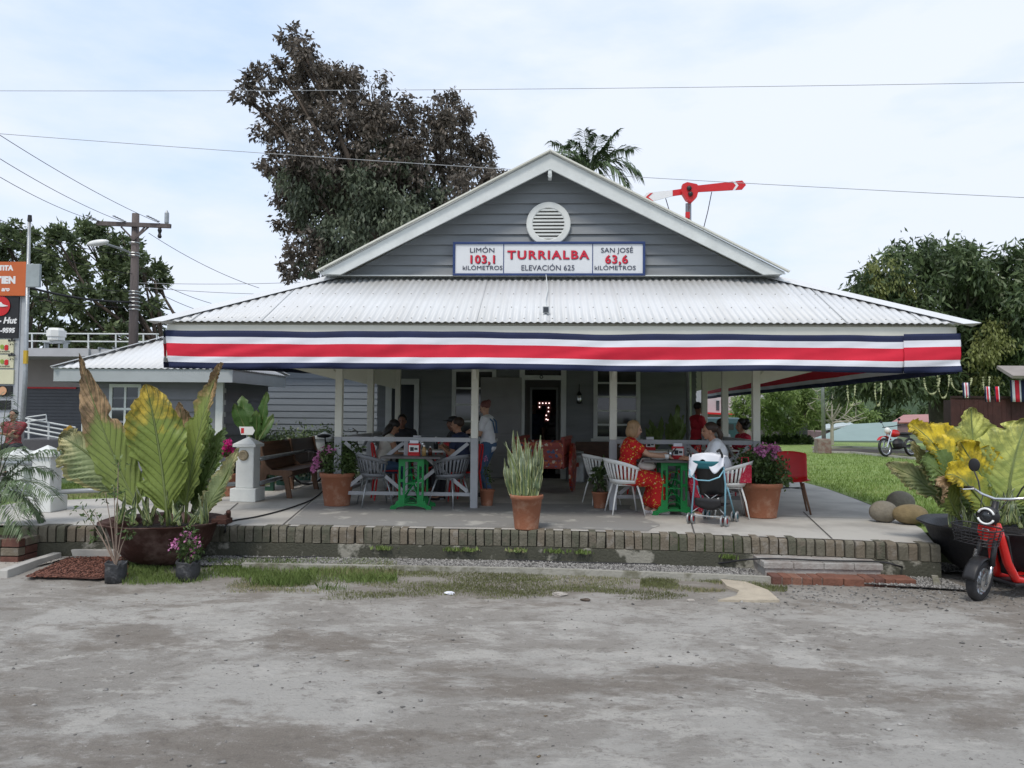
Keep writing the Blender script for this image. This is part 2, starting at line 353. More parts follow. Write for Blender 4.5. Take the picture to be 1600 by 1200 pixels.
# ---- raised terrace: front edge traced on the ground plane
EP = [(-400, 815), (32, 822), (200, 821), (400, 822), (600, 825), (857, 829), (1100, 836), (1300, 843), (1465, 851), (2100, 880)]
EDGE = [onz(a, b, 0) for a, b in EP]
def edge_y(x):
    if x > EDGE[-2].x+.02: return 9.25
    for a, b in zip(EDGE, EDGE[1:]):
        if a.x <= x <= b.x: return a.y + (b.y-a.y)*(x-a.x)/(b.x-a.x)
    return EDGE[0].y if x < EDGE[0].x else EDGE[-1].y
def strip(xs, yfar, z, zb):
    m = MB()
    for a, b in zip(xs, xs[1:]):
        ya, yb = edge_y(a)+.03, edge_y(b)+.03
        m.add([(a, ya, z), (b, yb, z), (b, yfar, z), (a, yfar, z)], [(0, 1, 2, 3)])
        m.add([(a, ya, zb), (b, yb, zb), (b, yb, z), (a, ya, z)], [(0, 1, 2, 3)])
    return m
setp(strip([-120, -20, -6.3, -3, 0, 3, EDGE[-2].x, EDGE[-2].x+.03, 20, 120], 160, -.03, -.5).build('upper_ground', M['far'], keep=True), kind='structure')
def poly(name, pts, z, m_, kind='structure', bmp=None):
    return setp(MB().add([(p[0], p[1], z) for p in pts], [tuple(range(len(pts)))]).build(name, m_, keep=True), kind=kind)
def PX(lst, z=0): return [tuple(onz(a, b, z))[:2] for a, b in lst]
ex = [x for x in np.linspace(-7.6, EDGE[-2].x-.01, 26)]
front = [(x, edge_y(x)+.04) for x in ex]
# concrete terrace and walk (left part, right part), the old tiled apron in front of the veranda
right = PX([(1465, 851), (1440, 826), (1400, 805), (1340, 781), (1290, 763), (1250, 752)])
setp(MB().add([(x, y, 0) for x, y in front[:]] + [(p[0], p[1], 0) for p in right[1:]] + [(4.6, 24, 0), (-3.6, 24, 0), (-3.6, 15.8, 0), (-5.0, 15.8, 0), (-5.1, 12.3, 0), (-7.6, 10.9, 0)],
    [tuple(range(len(front)+len(right)-1+6))]).build('terrace', M['concrete'], keep=True), kind='structure')
ta = onz(440, 823); tb = onz(502, 770)
def apr(u, v):
    y0 = 8.4
    y = 9.0+2.5*v; xl = ta.x+(tb.x-ta.x)*(y-ta.y)/(tb.y-ta.y)+.03; xr = 1.25+.35*noise.noise(Vector((y*1.3, 3, 0)))
    x = xl+(xr-xl)*u
    return (x, edge_y(x)+.16 if v == 0 else y, .004)
setp(MB().grid(apr, 24, 12).build('tiled_apron', M['oldtile'], keep=True), kind='structure')
# joint grooves in the concrete as thin darker lines (real filled joints)
M['joint'] = mat('joint_filler', (.09, .085, .08), .9, .2, 8)
def joint(a, b, z=.005, w_=.018):
    a = Vector((a[0], a[1], z)); b = Vector((b[0], b[1], z)); n = (b-a).normalized().cross(Vector((0, 0, 1)))*w_/2
    return [a-n, b-n, b+n, a+n]
jm = MB()
for a, b in (((440, 822), (503, 769)), ((150, 822), (215, 793)), ((330, 822), (372, 786)), ((1085, 834), (1075, 800)), ((1300, 842), (1255, 800)), ((960, 800), (1420, 812))):
    jm.add(joint(onz(*a), onz(*b)), [(0, 1, 2, 3)])
setp(jm.build('expansion_joints', M['joint'], keep=True), kind='structure')
# ---- brick soldier course along the edge
bk = mat('mossy_old_brick', (.13, .12, .09), .85, .3, 7, .6, 45, col2=(.19, .175, .14), thr=(.5, .66))
bk2 = mat('dark_mossy_brick', (.095, .095, .068), .9, .3, 7, .6, 45, col2=(.15, .13, .10), thr=(.5, .66))
bk3 = mat('worn_brown_brick', (.16, .135, .10), .85, .3, 7, .6, 45, col2=(.25, .23, .2), thr=(.5, .66))
bm = MB(); rr = random.Random(3); x = onz(34, 822).x; xe = onz(1466, 851).x
while x < xe:
    wd = .093+rr.uniform(-.010, .010); y = edge_y(x+wd/2); j = rr.uniform(-.014, .010); top = .003+rr.uniform(-.012, .005); tl_ = rr.uniform(-.006, .006)
    prof = [(0.0, -.178), (0.0, top-.032), (.008, top-.014), (.022, top-.003), (.04, top), (.17, top), (.17, -.178)]
    bm.prism(prof, lambda a, b, X=x: (X+.004+tl_*b*8, y+j-.03+a, b), lambda a, b, X=x+wd: (X-.004+tl_*b*8, y+j-.03+a+tl_, b), rr.choice([0, 0, 1, 2]))
    x += wd+.006
setp(bm.build('brick_kerb', [bk, bk2, bk3], keep=True), kind='structure')
M['mortar'] = mat('dark_mortar', (.05, .047, .038), .95, .3, 10, .6, 40)
mm = MB()
xs = np.linspace(onz(34, 822).x, xe, 60)
mm.grid(lambda u, v: (xs[0]+(xs[-1]-xs[0])*u, edge_y(xs[0]+(xs[-1]-xs[0])*u)+.012, -.19+.18*v), 60, 1)
M['ledge'] = mat('mossy_concrete_footing', (.062, .062, .045), .85, .3, 2.6, .6, 40, col2=(.26, .25, .21), thr=(.54, .60))
mm.grid(lambda u, v: (xs[0]+(xs[-1]-xs[0])*u, edge_y(xs[0]+(xs[-1]-xs[0])*u)+[-.06-.02*noise.noise(Vector((u*40, 0, 0))), -.05, .03][int(round(v*2))], [ZG-.05, -.19, -.178][int(round(v*2))]), 120, 2, 1)
setp(mm.build('kerb_footing', [M['mortar'], M['ledge']], keep=True), kind='structure')
# ---- lawn on the right, path through it, far street on the left
M['lawn'] = mat('lawn_soil_and_turf', (.16, .24, .06), .9, .25, 3, .8, 90, col2=(.24, .32, .10))
lw = [(34, 9.3), (EDGE[-2].x+.06, 9.3)] + [(p[0]+.05, p[1]) for p in right[2:]] + [(4.4, 24), (4.4, 40), (34, 40)]
zl = -.012
setp(MB().add([(a, b, zl) for a, b in lw], [tuple(range(len(lw)))]).build('lawn', M['lawn'], keep=True), kind='structure')
gl = [(-7.6, 10.95), (-5.2, 12.3), (-5.2, 13.8), (-12, 13.3), (-12, 10.3), (-7.7, 10.3)]
setp(MB().add([(a, b, zl) for a, b in gl], [tuple(range(len(gl)))]).build('lawn_verge', M['lawn'], keep=True), kind='structure')
M['path'] = mat('brown_path', (.13, .105, .085), .9, .2, 3, .3, 40)
pth = PX([(1270, 706), (1330, 707), (1400, 714), (1500, 723), (1700, 740), (1700, 728), (1500, 712), (1400, 704), (1330, 700), (1270, 701)])
poly('garden_path', pth, .0, M['path'])
kb = MB()
for s_, z_ in (((1280, 707), 0), ):
    pass
pts = [onz(*q) for q in ((1270, 707), (1330, 708), (1400, 715), (1500, 724), (1700, 741))]
for a, b in zip(pts, pts[1:]): kb.bar(a+Vector((0, 0, .02)), b+Vector((0, 0, .02)), .12, .08)
pts = [onz(*q) for q in ((1270, 700), (1330, 699), (1400, 703), (1500, 711), (1700, 727))]
for a, b in zip(pts, pts[1:]): kb.bar(a+Vector((0, 0, .02)), b+Vector((0, 0, .02)), .12, .08)
setp(kb.build('path_kerb', M['concrete'], keep=True), kind='structure')
poly('street', [(-60, 13.5), (-9.6, 13.5), (-9.6, 24), (-60, 24)], -.014, M['paver'])
poly('driveway', [(-20, 10.2), (-12, 10.2), (-12, 13.5), (-20, 13.5)], -.016, M['paver'])
poly('walkway', [(-22, 8.75), (-7.55, 8.75), (-7.55, 10.3), (-22, 10.3)], -.006, M['concrete'])
# ---- in front of the kerb: gravel strip, concrete edging, pale sand on the left
gv = mat('gravel_bed', (.12, .115, .11), .9, .35, 30, 1, 60, col2=(.2, .19, .18))
def band(y0, y1, x0, x1, z, m_, name, n=60):
    return setp(MB().grid(lambda u, v: (x0+(x1-x0)*u, (edge_y(x0+(x1-x0)*u)+y0)+(y1-y0)*v, z+.012*noise.noise(Vector((u*50, v*6, 0)))), n, 4).build(name, m_, keep=True), kind='structure')
xa = onz(330, 870, ZG).x; xb = onz(1470, 880, ZG).x
band(-.05, -.58, xa, xb, ZG+.026, gv, 'gravel_strip')
eg = MB(); a = onz(380, 888, ZG).x; b = onz(1195, 893, ZG).x
for i in range(30):
    x0 = a+(b-a)*i/30; x1 = a+(b-a)*(i+1)/30; eg.bar((x0, edge_y(x0)-.60, ZG+.02), (x1, edge_y(x1)-.60, ZG+.02), .06, .08)
a = onz(1405, 893, ZG).x; b = onz(1455, 893, ZG).x
eg.bar((a, edge_y(a)-.46, ZG+.02), (b, edge_y(b)-.46, ZG+.02), .06, .08)
setp(eg.build('concrete_edging', mat('stained_edging_concrete', (.33, .32, .28), .85, .3, 4, .5, 40, col2=(.17, .165, .12), thr=(.5, .62)), keep=True), kind='structure')
def scatter_stones(name, n, pfun, s0, s1, m_, seed, flat=.7, kind='stuff'):
    r = np.random.RandomState(seed); P = np.array([pfun(r) for _ in range(n)]); s = r.uniform(s0, s1, n)
    base = np.array([(1,0,0),(-1,0,0),(0,1,0),(0,-1,0),(0,0,1),(0,0,-1)], float)
    F = np.array([(0,2,4),(2,1,4),(1,3,4),(3,0,4),(2,0,5),(1,2,5),(3,1,5),(0,3,5)])
    V = base[None]*s[:, None, None]*r.uniform(.6, 1.2, (n, 6, 1)); V += r.normal(0, .18, V.shape)*s[:, None, None]; V[..., 2] *= flat
    an = r.uniform(0, 6.28, n); c, sn = np.cos(an)[:, None], np.sin(an)[:, None]
    X = V[..., 0]*c-V[..., 1]*sn; Y = V[..., 0]*sn+V[..., 1]*c; V = np.stack([X, Y, V[..., 2]], -1)+P[:, None]
    Q = (F[None]+np.arange(n)[:, None, None]*6).reshape(-1, 3)
    o = rawmesh(name, V.reshape(-1, 3), Q, m_, tone=np.repeat(r.rand(n), 8)); return setp(o, kind=kind)
M['stone'] = leafmat('gravel_stones', (.06, .058, .055), (.36, .35, .33), .85, 0)
M['pebble'] = leafmat('lot_pebbles', (.07, .065, .06), (.34, .33, .31), .9, 0)
def pg(r):
    x = r.uniform(xa, xb); return (x, edge_y(x)-r.uniform(.06, .57), ZG+.03)
scatter_stones('gravel', 20000, pg, .008, .02, M['stone'], 1)
def pl(r):
    y = 1.6+6.9*r.rand()**.8; x = r.uniform(-.75, .72)*(y+1.5); return (x, y, ZG+dz(x, y)+.001)
scatter_stones('loose_pebbles', 1800, pl, .003, .013, M['pebble'], 2, .5)
def pr(r):
    q = onz(r.uniform(1180, 1600), r.normal(925, 14), ZG); return (q.x, q.y, ZG+dz(q.x, q.y)+.003)
scatter_stones('loose_rubble', 900, pr, .005, .02, M['stone'], 5, .5)
M['sand'] = mat('pale_coarse_sand', (.42, .39, .35), .95, .2, 9, .9, 70)
sd = [onz(*q, ZG) for q in ((-200, 850), (40, 838), (165, 852), (260, 860), (205, 872), (120, 872), (0, 903), (-200, 930))]
sm = MB().add([(p.x, p.y, ZG+.03) for p in sd], [tuple(range(len(sd)))]); setp(sm.build('sand_bed', M['sand'], keep=True), kind='structure')
def ps(r):
    q = onz(r.uniform(0, 200), r.uniform(848, 885), ZG); return (q.x, q.y, ZG+.032)
scatter_stones('sand_grit', 1500, ps, .004, .010, M['stone'], 8, .6)
M['mulch'] = mat('red_bark_mulch', (.10, .04, .028), .95, .4, 25, 1, 60)
ml = [onz(*q, ZG) for q in ((40, 906), (100, 878), (175, 872), (190, 905), (150, 910))]
setp(MB().add([(p.x, p.y, ZG+.035) for p in ml], [tuple(range(len(ml)))]).build('mulch_bed', M['mulch'], keep=True), kind='structure')
M['chip'] = leafmat('bark_chips', (.06, .024, .016), (.23, .10, .07), .9, 0)
def pm(r):
    q = onz(r.uniform(48, 195)+0, r.uniform(876, 909), ZG)
    return (q.x, q.y, ZG+.04)
def pm2(r):
    while True:
        a, b = r.uniform(40, 200), r.uniform(875, 908)
        if b > 906-(a-40)*.45: return tuple(onz(a, b, ZG)[:2])+(ZG+.04,)
scatter_stones('bark_chips', 2200, pm2, .008, .022, M['chip'], 9, .35)
# low concrete curbs round the mulch
cu = MB()
def curb(m, pxs, w_=.1, h_=.1, zt=ZG+.09):
    p = [onz(a, b, ZG) for a, b in pxs]
    for a, b in zip(p, p[1:]):
        d = (b-a).normalized()*w_*.5; a2 = a-d; b2 = b+d
        m.bar((a2.x, a2.y, zt-h_/2), (b2.x, b2.y, zt-h_/2), w_, h_)
curb(cu, ((8, 903), (55, 886))); curb(cu, ((60, 884), (85, 876)), zt=ZG+.085); curb(cu, ((95, 871), (195, 873)), .14, .12, ZG+.11); curb(cu, ((170, 862), (240, 848)), .14, .12, ZG+.105)
setp(cu.build('bed_curb', M['concrete'], keep=True, bevel=.008), kind='structure')
# pale flagstone slab let in the dirt, at the steps
fs = [onz(*q, ZG) for q in ((1126, 908), (1165, 912), (1200, 925), (1218, 941), (1122, 941), (1150, 934), (1155, 926), (1135, 918))]
M['flag'] = mat('pale_patterned_slab', (.42, .37, .29), .8, .15, 8, .4, 40)
o = MB().prism([(p.x, p.y) for p in fs], lambda a, b: (a, b, ZG-.02), lambda a, b: (a, b, ZG+.022)).build('stone_slab', M['flag']); setp(o, 'broken pale stone slab lying flat in the dirt left of the brick step', 'paving slab')
# ---- steps
stp = thing('entrance_steps', 'two low steps, grey block above red brick, up to the terrace edge', 'steps', tuple(onz(1290, 905, ZG)))
rb = [mat('red_brick_%d' % i, c, .85, .25, 9, .5, 50) for i, c in enumerate(((.17, .075, .05), (.22, .11, .075), (.13, .06, .045)))]
gm = mat('grey_block', (.34, .33, .31), .85, .2, 5, .5, 40, col2=(.25, .22, .2))
a = onz(1208, 914, ZG); b = onz(1408, 914, ZG); m = MB(); rr = random.Random(5)
x = a.x; y0 = a.y+.02
while x < b.x-.05:
    wd = rr.choice([.1, .1, .1, .21]); m.box((x+.004, y0+rr.uniform(-.01, .01), ZG-.02), (x+wd-.004, y0+.24, ZG+.075+rr.uniform(-.004, .004)), rr.randrange(3)); x += wd
m.box((a.x+.02, y0+.02, ZG-.02), (b.x-.02, y0+.23, ZG+.066), 3)
m.build('brick_step', rb+[gm], stp, bevel=.006)
a = onz(1208, 891, -.2); b = onz(1396, 891, -.2); m = MB(); x = a.x; yb = y0+.2
for row in range(3):
    x = a.x-(.1 if row == 1 else 0)+.0
    while x < b.x-.02:
        x1 = min(x+.31, b.x); m.box((max(x, a.x)+.004, yb+row*.15+.003, -.25), (x1-.004, yb+(row+1)*.15-.003, -.185)); x = x1
m.box((a.x+.02, yb+.02, ZG), (b.x-.02, yb+.46, -.19), 0)
m.build('block_step', gm, stp, bevel=.006)
# ---- grass
M['grass'] = leafmat('grass_blades', (.11, .17, .04), (.26, .34, .11), .6, .3, (.38, .34, .2))
M['drygrass'] = leafmat('dry_sparse_grass', (.11, .12, .045), (.24, .26, .12), .7, .2, (.34, .3, .18))
def grass(name, n, pf, h0, h1, wd, m_, seed):
    r = np.random.RandomState(seed); P = np.array([pf(r) for _ in range(n)]); h = r.uniform(h0, h1, n); a = r.uniform(0, 6.28, n)
    le = r.uniform(.1, .8, n)*h; la = r.uniform(0, 6.28, n)
    d = np.stack([np.cos(a), np.sin(a), 0*a], -1)*wd*r.uniform(.6, 1.3, n)[:, None]
    mid = P+np.stack([np.cos(la)*le*.3, np.sin(la)*le*.3, h*.6], -1); tip = P+np.stack([np.cos(la)*le, np.sin(la)*le, h], -1)
    V = np.stack([P-d, P+d, mid+d*.7, tip, mid-d*.7], 1).reshape(-1, 3); Q = np.arange(n*5).reshape(n, 5)
    tn = np.array([noise.noise(Vector((p[0]*.9, p[1]*.9, seed))) for p in P]); return setp(rawmesh(name, V, Q, m_, tone=np.clip(.5+.95*tn+.7*(r.rand(n)-.5), 0, 1)), kind='stuff')
def inpx(x0, x1, y0, y1, z, dens=None):
    def f(r):
        while True:
            q = onz(r.uniform(x0, x1), r.uniform(y0, y1), z)
            if dens is None or dens(q, r): return (q.x, q.y, z+(dz(q.x, q.y) if z < -.3 else 0))
    return f
def d1(q, r): return noise.noise(Vector((q.x*1.7, q.y*3, 2)))+.10-max(0, (7.72-q.y))*1.6+.5*(r.rand()-.5) > 0
grass('grass_strip', 15000, inpx(190, 620, 878, 926, ZG, d1), .02, .075, .003, M['grass'], 11)
def d2(q, r): return noise.noise(Vector((q.x*1.3, q.y*3, 7)))+.1-max(0, (7.5-q.y))*1.3-max(0, q.x-.6)*.9-max(0, -2.9-q.x)*.9+.6*(r.rand()-.5) > 0
grass('sparse_grass', 24000, inpx(340, 1130, 890, 938, ZG, d2), .008, .028, .003, M['drygrass'], 12)
def d3(q, r): return noise.noise(Vector((q.x*2.3, q.y*3, 9)))+.5*(r.rand()-.5) > .12
grass('sparse_grass', 5000, inpx(1000, 1230, 893, 925, ZG, d3), .01, .04, .003, M['drygrass'], 13)
def lawnp(r):
    while True:
        y = 8.6+(r.rand()**1.7)*20; x = r.uniform(3.5, .8*y+2)
        q = (x, y)
        # right of the border curve
        ok = y > right[-1][1]
        for p0, p1 in zip(right[1:], right[2:]):
            if p1[1] >= y >= p0[1] or p0[1] >= y >= p1[1]:
                t_ = (y-p0[1])/(p1[1]-p0[1]+1e-9); ok = x > p0[0]+(p1[0]-p0[0])*t_+.08
        if y > right[-1][1]: ok = x > 4.35
        if y < 9.35: ok = False
        if ok: return (x, y, zl)
grass('lawn_grass', 60000, lawnp, .03, .07, .006, leafmat('lawn_blades', (.15, .23, .05), (.29, .40, .11), .6, .3, (.38, .44, .18)), 14)
def vp(r):
    while True:
        x = r.uniform(-12, -5.2); y = r.uniform(10.35, 13.6)
        if x < -7.7 or y > 10.95+(x+7.6)*.56+.08: return (x, y, zl)
grass('verge_grass', 16000, vp, .03, .07, .006, M['grass'], 15)
# weeds in the kerb joints
def wd_(r):
    x = r.choice([-1.1, -.9, .4, -.35, .1, 2.0, -1.9])+r.normal(0, .06); return (x, edge_y(x)-.065-r.rand()*.06, -.22-r.rand()*.02)
grass('kerb_weeds', 500, wd_, .02, .05, .01, M['grass'], 16)

def pf(r):
    y = 3+5.3*r.rand()**.6; x = r.uniform(-.72, .72)*(y+1); return (x, y, ZG+dz(x, y)+.002)
scatter_stones('fallen_leaf_bits', 70, pf, .006, .018, leafmat('dry_leaf_bits', (.08, .05, .03), (.22, .16, .09), .9, 0), 19, .12)
scatter_stones('larger_pebbles', 240, pf, .010, .024, M['stone'], 20, .55)
# ================================================================ station building
YW = 15.9; YP = 10.9; YE = 9.2; XP = 2.945; XE = 4.86; ZE = 2.44; ZT = 3.27
st = thing('station_building', 'grey clapboard station house with white gable, corrugated skirt roof and open veranda', 'building', (0, YW, 0))
def lap(mb, x0, x1, z0, z1, y, pitch=.14, xl=None, xr=None, mi=0, lip=.02):
    z = z0
    while z < z1-1e-4:
        zt = min(z+pitch, z1)
        a0 = xl(z) if xl else x0; a1 = xl(zt) if xl else x0; b0 = xr(z) if xr else x1; b1 = xr(zt) if xr else x1
        if b0 > a0:
            b1 = max(b1, a1)
            mb.add([(a0, y-lip, z), (b0, y-lip, z), (b1, y-.003, zt), (a1, y-.003, zt)], [(0, 1, 2, 3)], mi)
            mb.add([(a0, y, z), (b0, y, z), (b0, y-lip, z), (a0, y-lip, z)], [(0, 1, 2, 3)], mi)
            mb.add([(a0, y, z), (a0, y-lip, z), (a1, y-.003, zt), (a1, y, zt)], [(0, 1, 2, 3)], mi)
            mb.add([(b0, y-lip, z), (b0, y, z), (b1, y, zt), (b1, y-.003, zt)], [(0, 1, 2, 3)], mi)
        z = zt
def wx(px, y=None, Y=YW): return ony(px, 645 if y is None else y, Y).x
def wz(px, py, Y=YW): return ony(px, py, Y).z
# back wall with the doorway
XL = wx(590); XR = wx(1087); dx0, dx1 = wx(816), wx(880); dzt = wz(850, 578)
mb = MB(); lap(mb, XL, dx0, 0, 3.2, YW, .105); lap(mb, dx1, XR, 0, 3.2, YW, .105); lap(mb, dx0, dx1, dzt+.25, 3.2, YW, .105)
for x in (XR,):  # right side wall runs back
    i0 = len(mb.v); lap(mb, 0, 8.5, 0, 3.2, 0, .105); mb.xf(Matrix.Translation((XR, YW, 0)) @ Matrix.Rotation(R(90), 4, 'Z'), i0)
i0 = len(mb.v); lap(mb, -8.5, 0, 0, 3.2, 0, .105); mb.xf(Matrix.Translation((XL, YW, 0)) @ Matrix.Rotation(R(-90), 4, 'Z'), i0)
mb.build('wall', M['sidegrey'], st)
# rear wall + wing on the left
mb = MB(); XW = wx(400, Y=17.6); lap(mb, XW, XL, 0, 3.0, 17.6, .15); mb.build('wing_wall', M['sidepale'], st)
wr = MB(); wr.add([(XW-.4, 17.2, 2.75), (XL+.1, 17.2, 2.75), (XL+.1, 20.4, 3.6), (XW-.4, 20.4, 3.6)], [(0, 1, 2, 3)]); wr.box((XW-.4, 17.19, 2.6), (XL, 17.23, 2.75)); wr.build('wing_roof', M['metalroof'], st, solid=.02)
# gable wall
GX = 3.0; GA = 4.86
gx = lambda z: max(0, (GA-z)/(GA-3.25)*3.05)
mb = MB(); lap(mb, 0, 0, 3.16, GA-.02, YP, .148, lambda z: -gx(z), lambda z: gx(z), lip=.034); mb.build('gable_wall', M['sidegrey'], st)
# main roof
AP = Vector((0, 0, 4.99)); FT = Vector((3.2, 0, ZT+.03)); yf = YP-.28; yb = 24.6
def corr(mb, P0, U, W, nx, pitch=.086, amp=.009, trim=None, N_=None):
    """corrugated sheet: U = unit across the waves (length L), W = down-slope vector"""
    Lx = U.length; u = U.normalized(); nrm = N_ or u.cross(W).normalized()
    k = int(Lx/pitch*6); vs = []; fs = []
    for i in range(k+1):
        s = Lx*i/k; t0, t1 = trim(s) if trim else (0, 1)
        off = nrm*amp*math.cos(2*math.pi*s/pitch)
        vs += [P0+u*s+W*t0+off, P0+u*s+W*t1+off]
    for i in range(k): fs.append((2*i, 2*i+1, 2*i+3, 2*i+2))
    mb.add(vs, fs)
sl_ = Vector((FT.x, 0, FT.z-AP.z))
mb = MB()
corr(mb, Vector((0, yf, AP.z)), Vector((0, yb-yf, 0)), Vector((3.22, 0, FT.z-AP.z)), 1, N_=Vector((.47, 0, .88)))
corr(mb, Vector((0, yf, AP.z)), Vector((0, yb-yf, 0)), Vector((-3.22, 0, FT.z-AP.z)), 1, N_=Vector((-.47, 0, .88)))
mb.build('main_roof', M['metalroof'], st, smooth=True, solid=.008)
rk = MB()
dd = Vector((3.22, 0, FT.z-AP.z-.02)).normalized()
for s in (-1, 1):
    P = lambda x, z: (s*x, z)
    top0 = (0, AP.z-.015); nrm = Vector((-.47, -.88))
    a = (0, AP.z-.02); b = (3.23, FT.z-.02); th = .195
    poly_ = [a, b, (3.23-.30, FT.z-.02-.01), (0, AP.z-.02-th*1.13)]
    poly_ = [(s*p[0], p[1]) for p in poly_]
    if s < 0: poly_ = poly_[::-1]
    rk.prism(poly_, lambda x, z: (x, yf-.03, z), lambda x, z: (x, yf+.01, z))
rk.build('rake_board', M['whitegrey'], st)
m = MB()
for s in (-1, 1): m.bar((0, yf-.05, AP.z+.01), (s*3.27, yf-.05, FT.z+.005), .07, .02)
m.build('roof_edge_trim', M['cream'], st)
m = MB()
for s in (-1, 1):   # eave lining between gable wall and rake
    m.add([(0, yf, AP.z-.06), (s*3.15, yf, FT.z-.03), (s*3.15, YP, FT.z-.03), (0, YP, AP.z-.06)], [(0, 1, 2, 3)])
m.build('gable_soffit', M['whitegrey'], st, solid=.01)
m = MB(); m.bar((0, YP-.1, 4.7), (0, YP-.3, 4.7), .05, .1); m.cyl((0, YP-.24, 4.68), (0, YP-.32, 4.655), .03, n=10); m.build('security_camera', M['whitegrey'], st)
# round vent
vc = ony(857, 351, YP-.03); vent = None
m = MB(); n = 48
prof = [(.315, .0), (.315, -.045), (.305, -.055), (.235, -.055), (.225, -.045), (.225, .0)]
m.lathe([(r, -h) for r, h in prof], (0, 0, 0), n); m.xf(Matrix.Translation(vc) @ Matrix.Rotation(R(90), 4, 'X'))
vent = m.build('round_vent', M['white'], st, smooth=False)
m = MB(); m.lathe([(0.001, 0), (.235, 0)], (0, 0, 0), n); m.xf(Matrix.Translation(vc+Vector((0, -.004, 0))) @ Matrix.Rotation(R(90), 4, 'X')); m.build('vent_backing', M['dark'], vent)
m = MB()
for k in range(9):
    z = -.2+.05*k; hw = math.sqrt(max(0, .232**2-z*z))
    m.bar((vc.x-hw, vc.y-.03, vc.z+z), (vc.x+hw, vc.y-.03, vc.z+z), .032, .026)
m.build('slat', M['white'], vent)
# skirt roof (front + two sides) with hips
def trimf(s):
    x = -XE+s; over = abs(x)-3.2
    return (0 if over <= 0 else min(.97, over/(XE-3.2)), 1)
mb = MB(); corr(mb, Vector((-XE, YP, ZT)), Vector((2*XE, 0, 0)), Vector((0, YE-YP, ZE-ZT)), 1, trim=trimf, N_=Vector((0, -.44, .9)))
m_s = len(mb.f)
for row in (.12, .42, .72, .95):
    for k in range(56):
        x = -XE+.086*2*(k+.5)
        if abs(x) < 3.15+(XE-3.2)*row: mb.ell((x, YP+(YE-YP)*row, ZT+(ZE-ZT)*row+.014), .007, 5, 3, 1)
for x in np.arange(-4.4, 4.5, .88):
    t0 = max(0, (abs(x)-3.2)/(XE-3.2)); mb.bar((x, YP+(YE-YP)*t0, ZT+(ZE-ZT)*t0+.008), (x+.002, YE, ZE+.008), .006, .006, 0)
mb.build('front_skirt_roof', [M['metalroof'], mat('roof_screw_and_lap', (.34, .33, .31), .6, .3, 9)], st, smooth=True, solid=.006)
for s, ye in ((1, 24.4), (-1, 15.8)):
    ls = ye-YE
    def tr(q): return (0 if q > YP-YE else min(.97, 1-q/(YP-YE)), 1)
    mb = MB(); corr(mb, Vector((s*3.2, YE, ZT)), Vector((0, ls, 0)), Vector((s*(XE-3.2), 0, ZE-ZT)), 1, trim=tr, N_=Vector((s*.44, 0, .9)))
    mb.build('side_skirt_roof', M['metalroof'], st, smooth=True, solid=.006)
# hip caps: folded sheets over both hips
for s in (-1, 1):
    m = MB(); a = Vector((s*3.12, YP+.08, ZT+.065)); b = Vector((s*(XE+(.14 if s > 0 else .04)), YE-.1, ZE-.015)); w1 = Vector((-s*.20, -.0, -.012)); w2 = Vector((0, .20, -.02))
    def hp(u, v, a=a, b=b, w1=w1, w2=w2):
        c = a.lerp(b, u); wv = w1*(1-2*v) if v < .5 else w2*(2*v-1); return c+wv+Vector((0, 0, .012))
    m.grid(hp, 12, 2); m.build('hip_cap', M['metalroof'], st, solid=.004)
m = MB(); m.bar((-3.2, YP-.05, ZT+.02), (3.2, YP-.05, ZT+.02), .16, .012); m.build('roof_flashing', M['whitegrey'], st)
# fascia behind the bunting, soffit, rafters, gussets
m = MB(); z0, z1 = 1.99, 2.405
m.box((-4.72, YE+.06, z0), (4.80, YE+.09, z1)); m.box((4.77, YE+.093, 2.22), (4.80, 24.2, z1)); m.box((-4.72, YE+.093, 2.22), (-4.69, 15.7, z1+.0))
m.build('fascia_board', M['cream'], st)
m = MB()
m.add([(-4.7, YE+.1, 2.42), (4.78, YE+.1, 2.42), (3.1, YP, ZT-.06), (-3.1, YP, ZT-.06)], [(0, 1, 2, 3)])
m.add([(4.78, YE+.1, 2.42), (4.78, 24.2, 2.42), (3.1, 24.2, ZT-.06), (3.1, YP, ZT-.06)], [(0, 1, 2, 3)])
m.add([(-4.7, YE+.1, 2.42), (-4.7, 15.7, 2.42), (-3.1, 15.7, ZT-.06), (-3.1, YP, ZT-.06)], [(0, 1, 2, 3)])
m.build('skirt_soffit', M['cream'], st, solid=.01)
m = MB(); m.box((-XP, YP, 2.86), (XR, YW, 2.9)); m.build('veranda_ceiling', M['cream'], st)
def gusset(s, Y):
    m = MB(); p = [(XP, 1.78), (XP+.9, 2.0), (4.68, 2.2), (4.68, 2.44), (XP, 3.2)]
    p = [(s*a, b) for a, b in p]
    if s < 0: p = p[::-1]
    m.prism(p, lambda x, z: (x, Y-.015, z), lambda x, z: (x, Y+.015, z)); m.build('gusset_board', M['cream'], st)
PY = {1: [YP, 12.8, 14.45], -1: [YP, 12.85, 15.2]}
for s in (1, -1):
    for Y in PY[s][:]: gusset(s, Y+.02)
gusset(1, 17.5); gusset(1, 20.5)
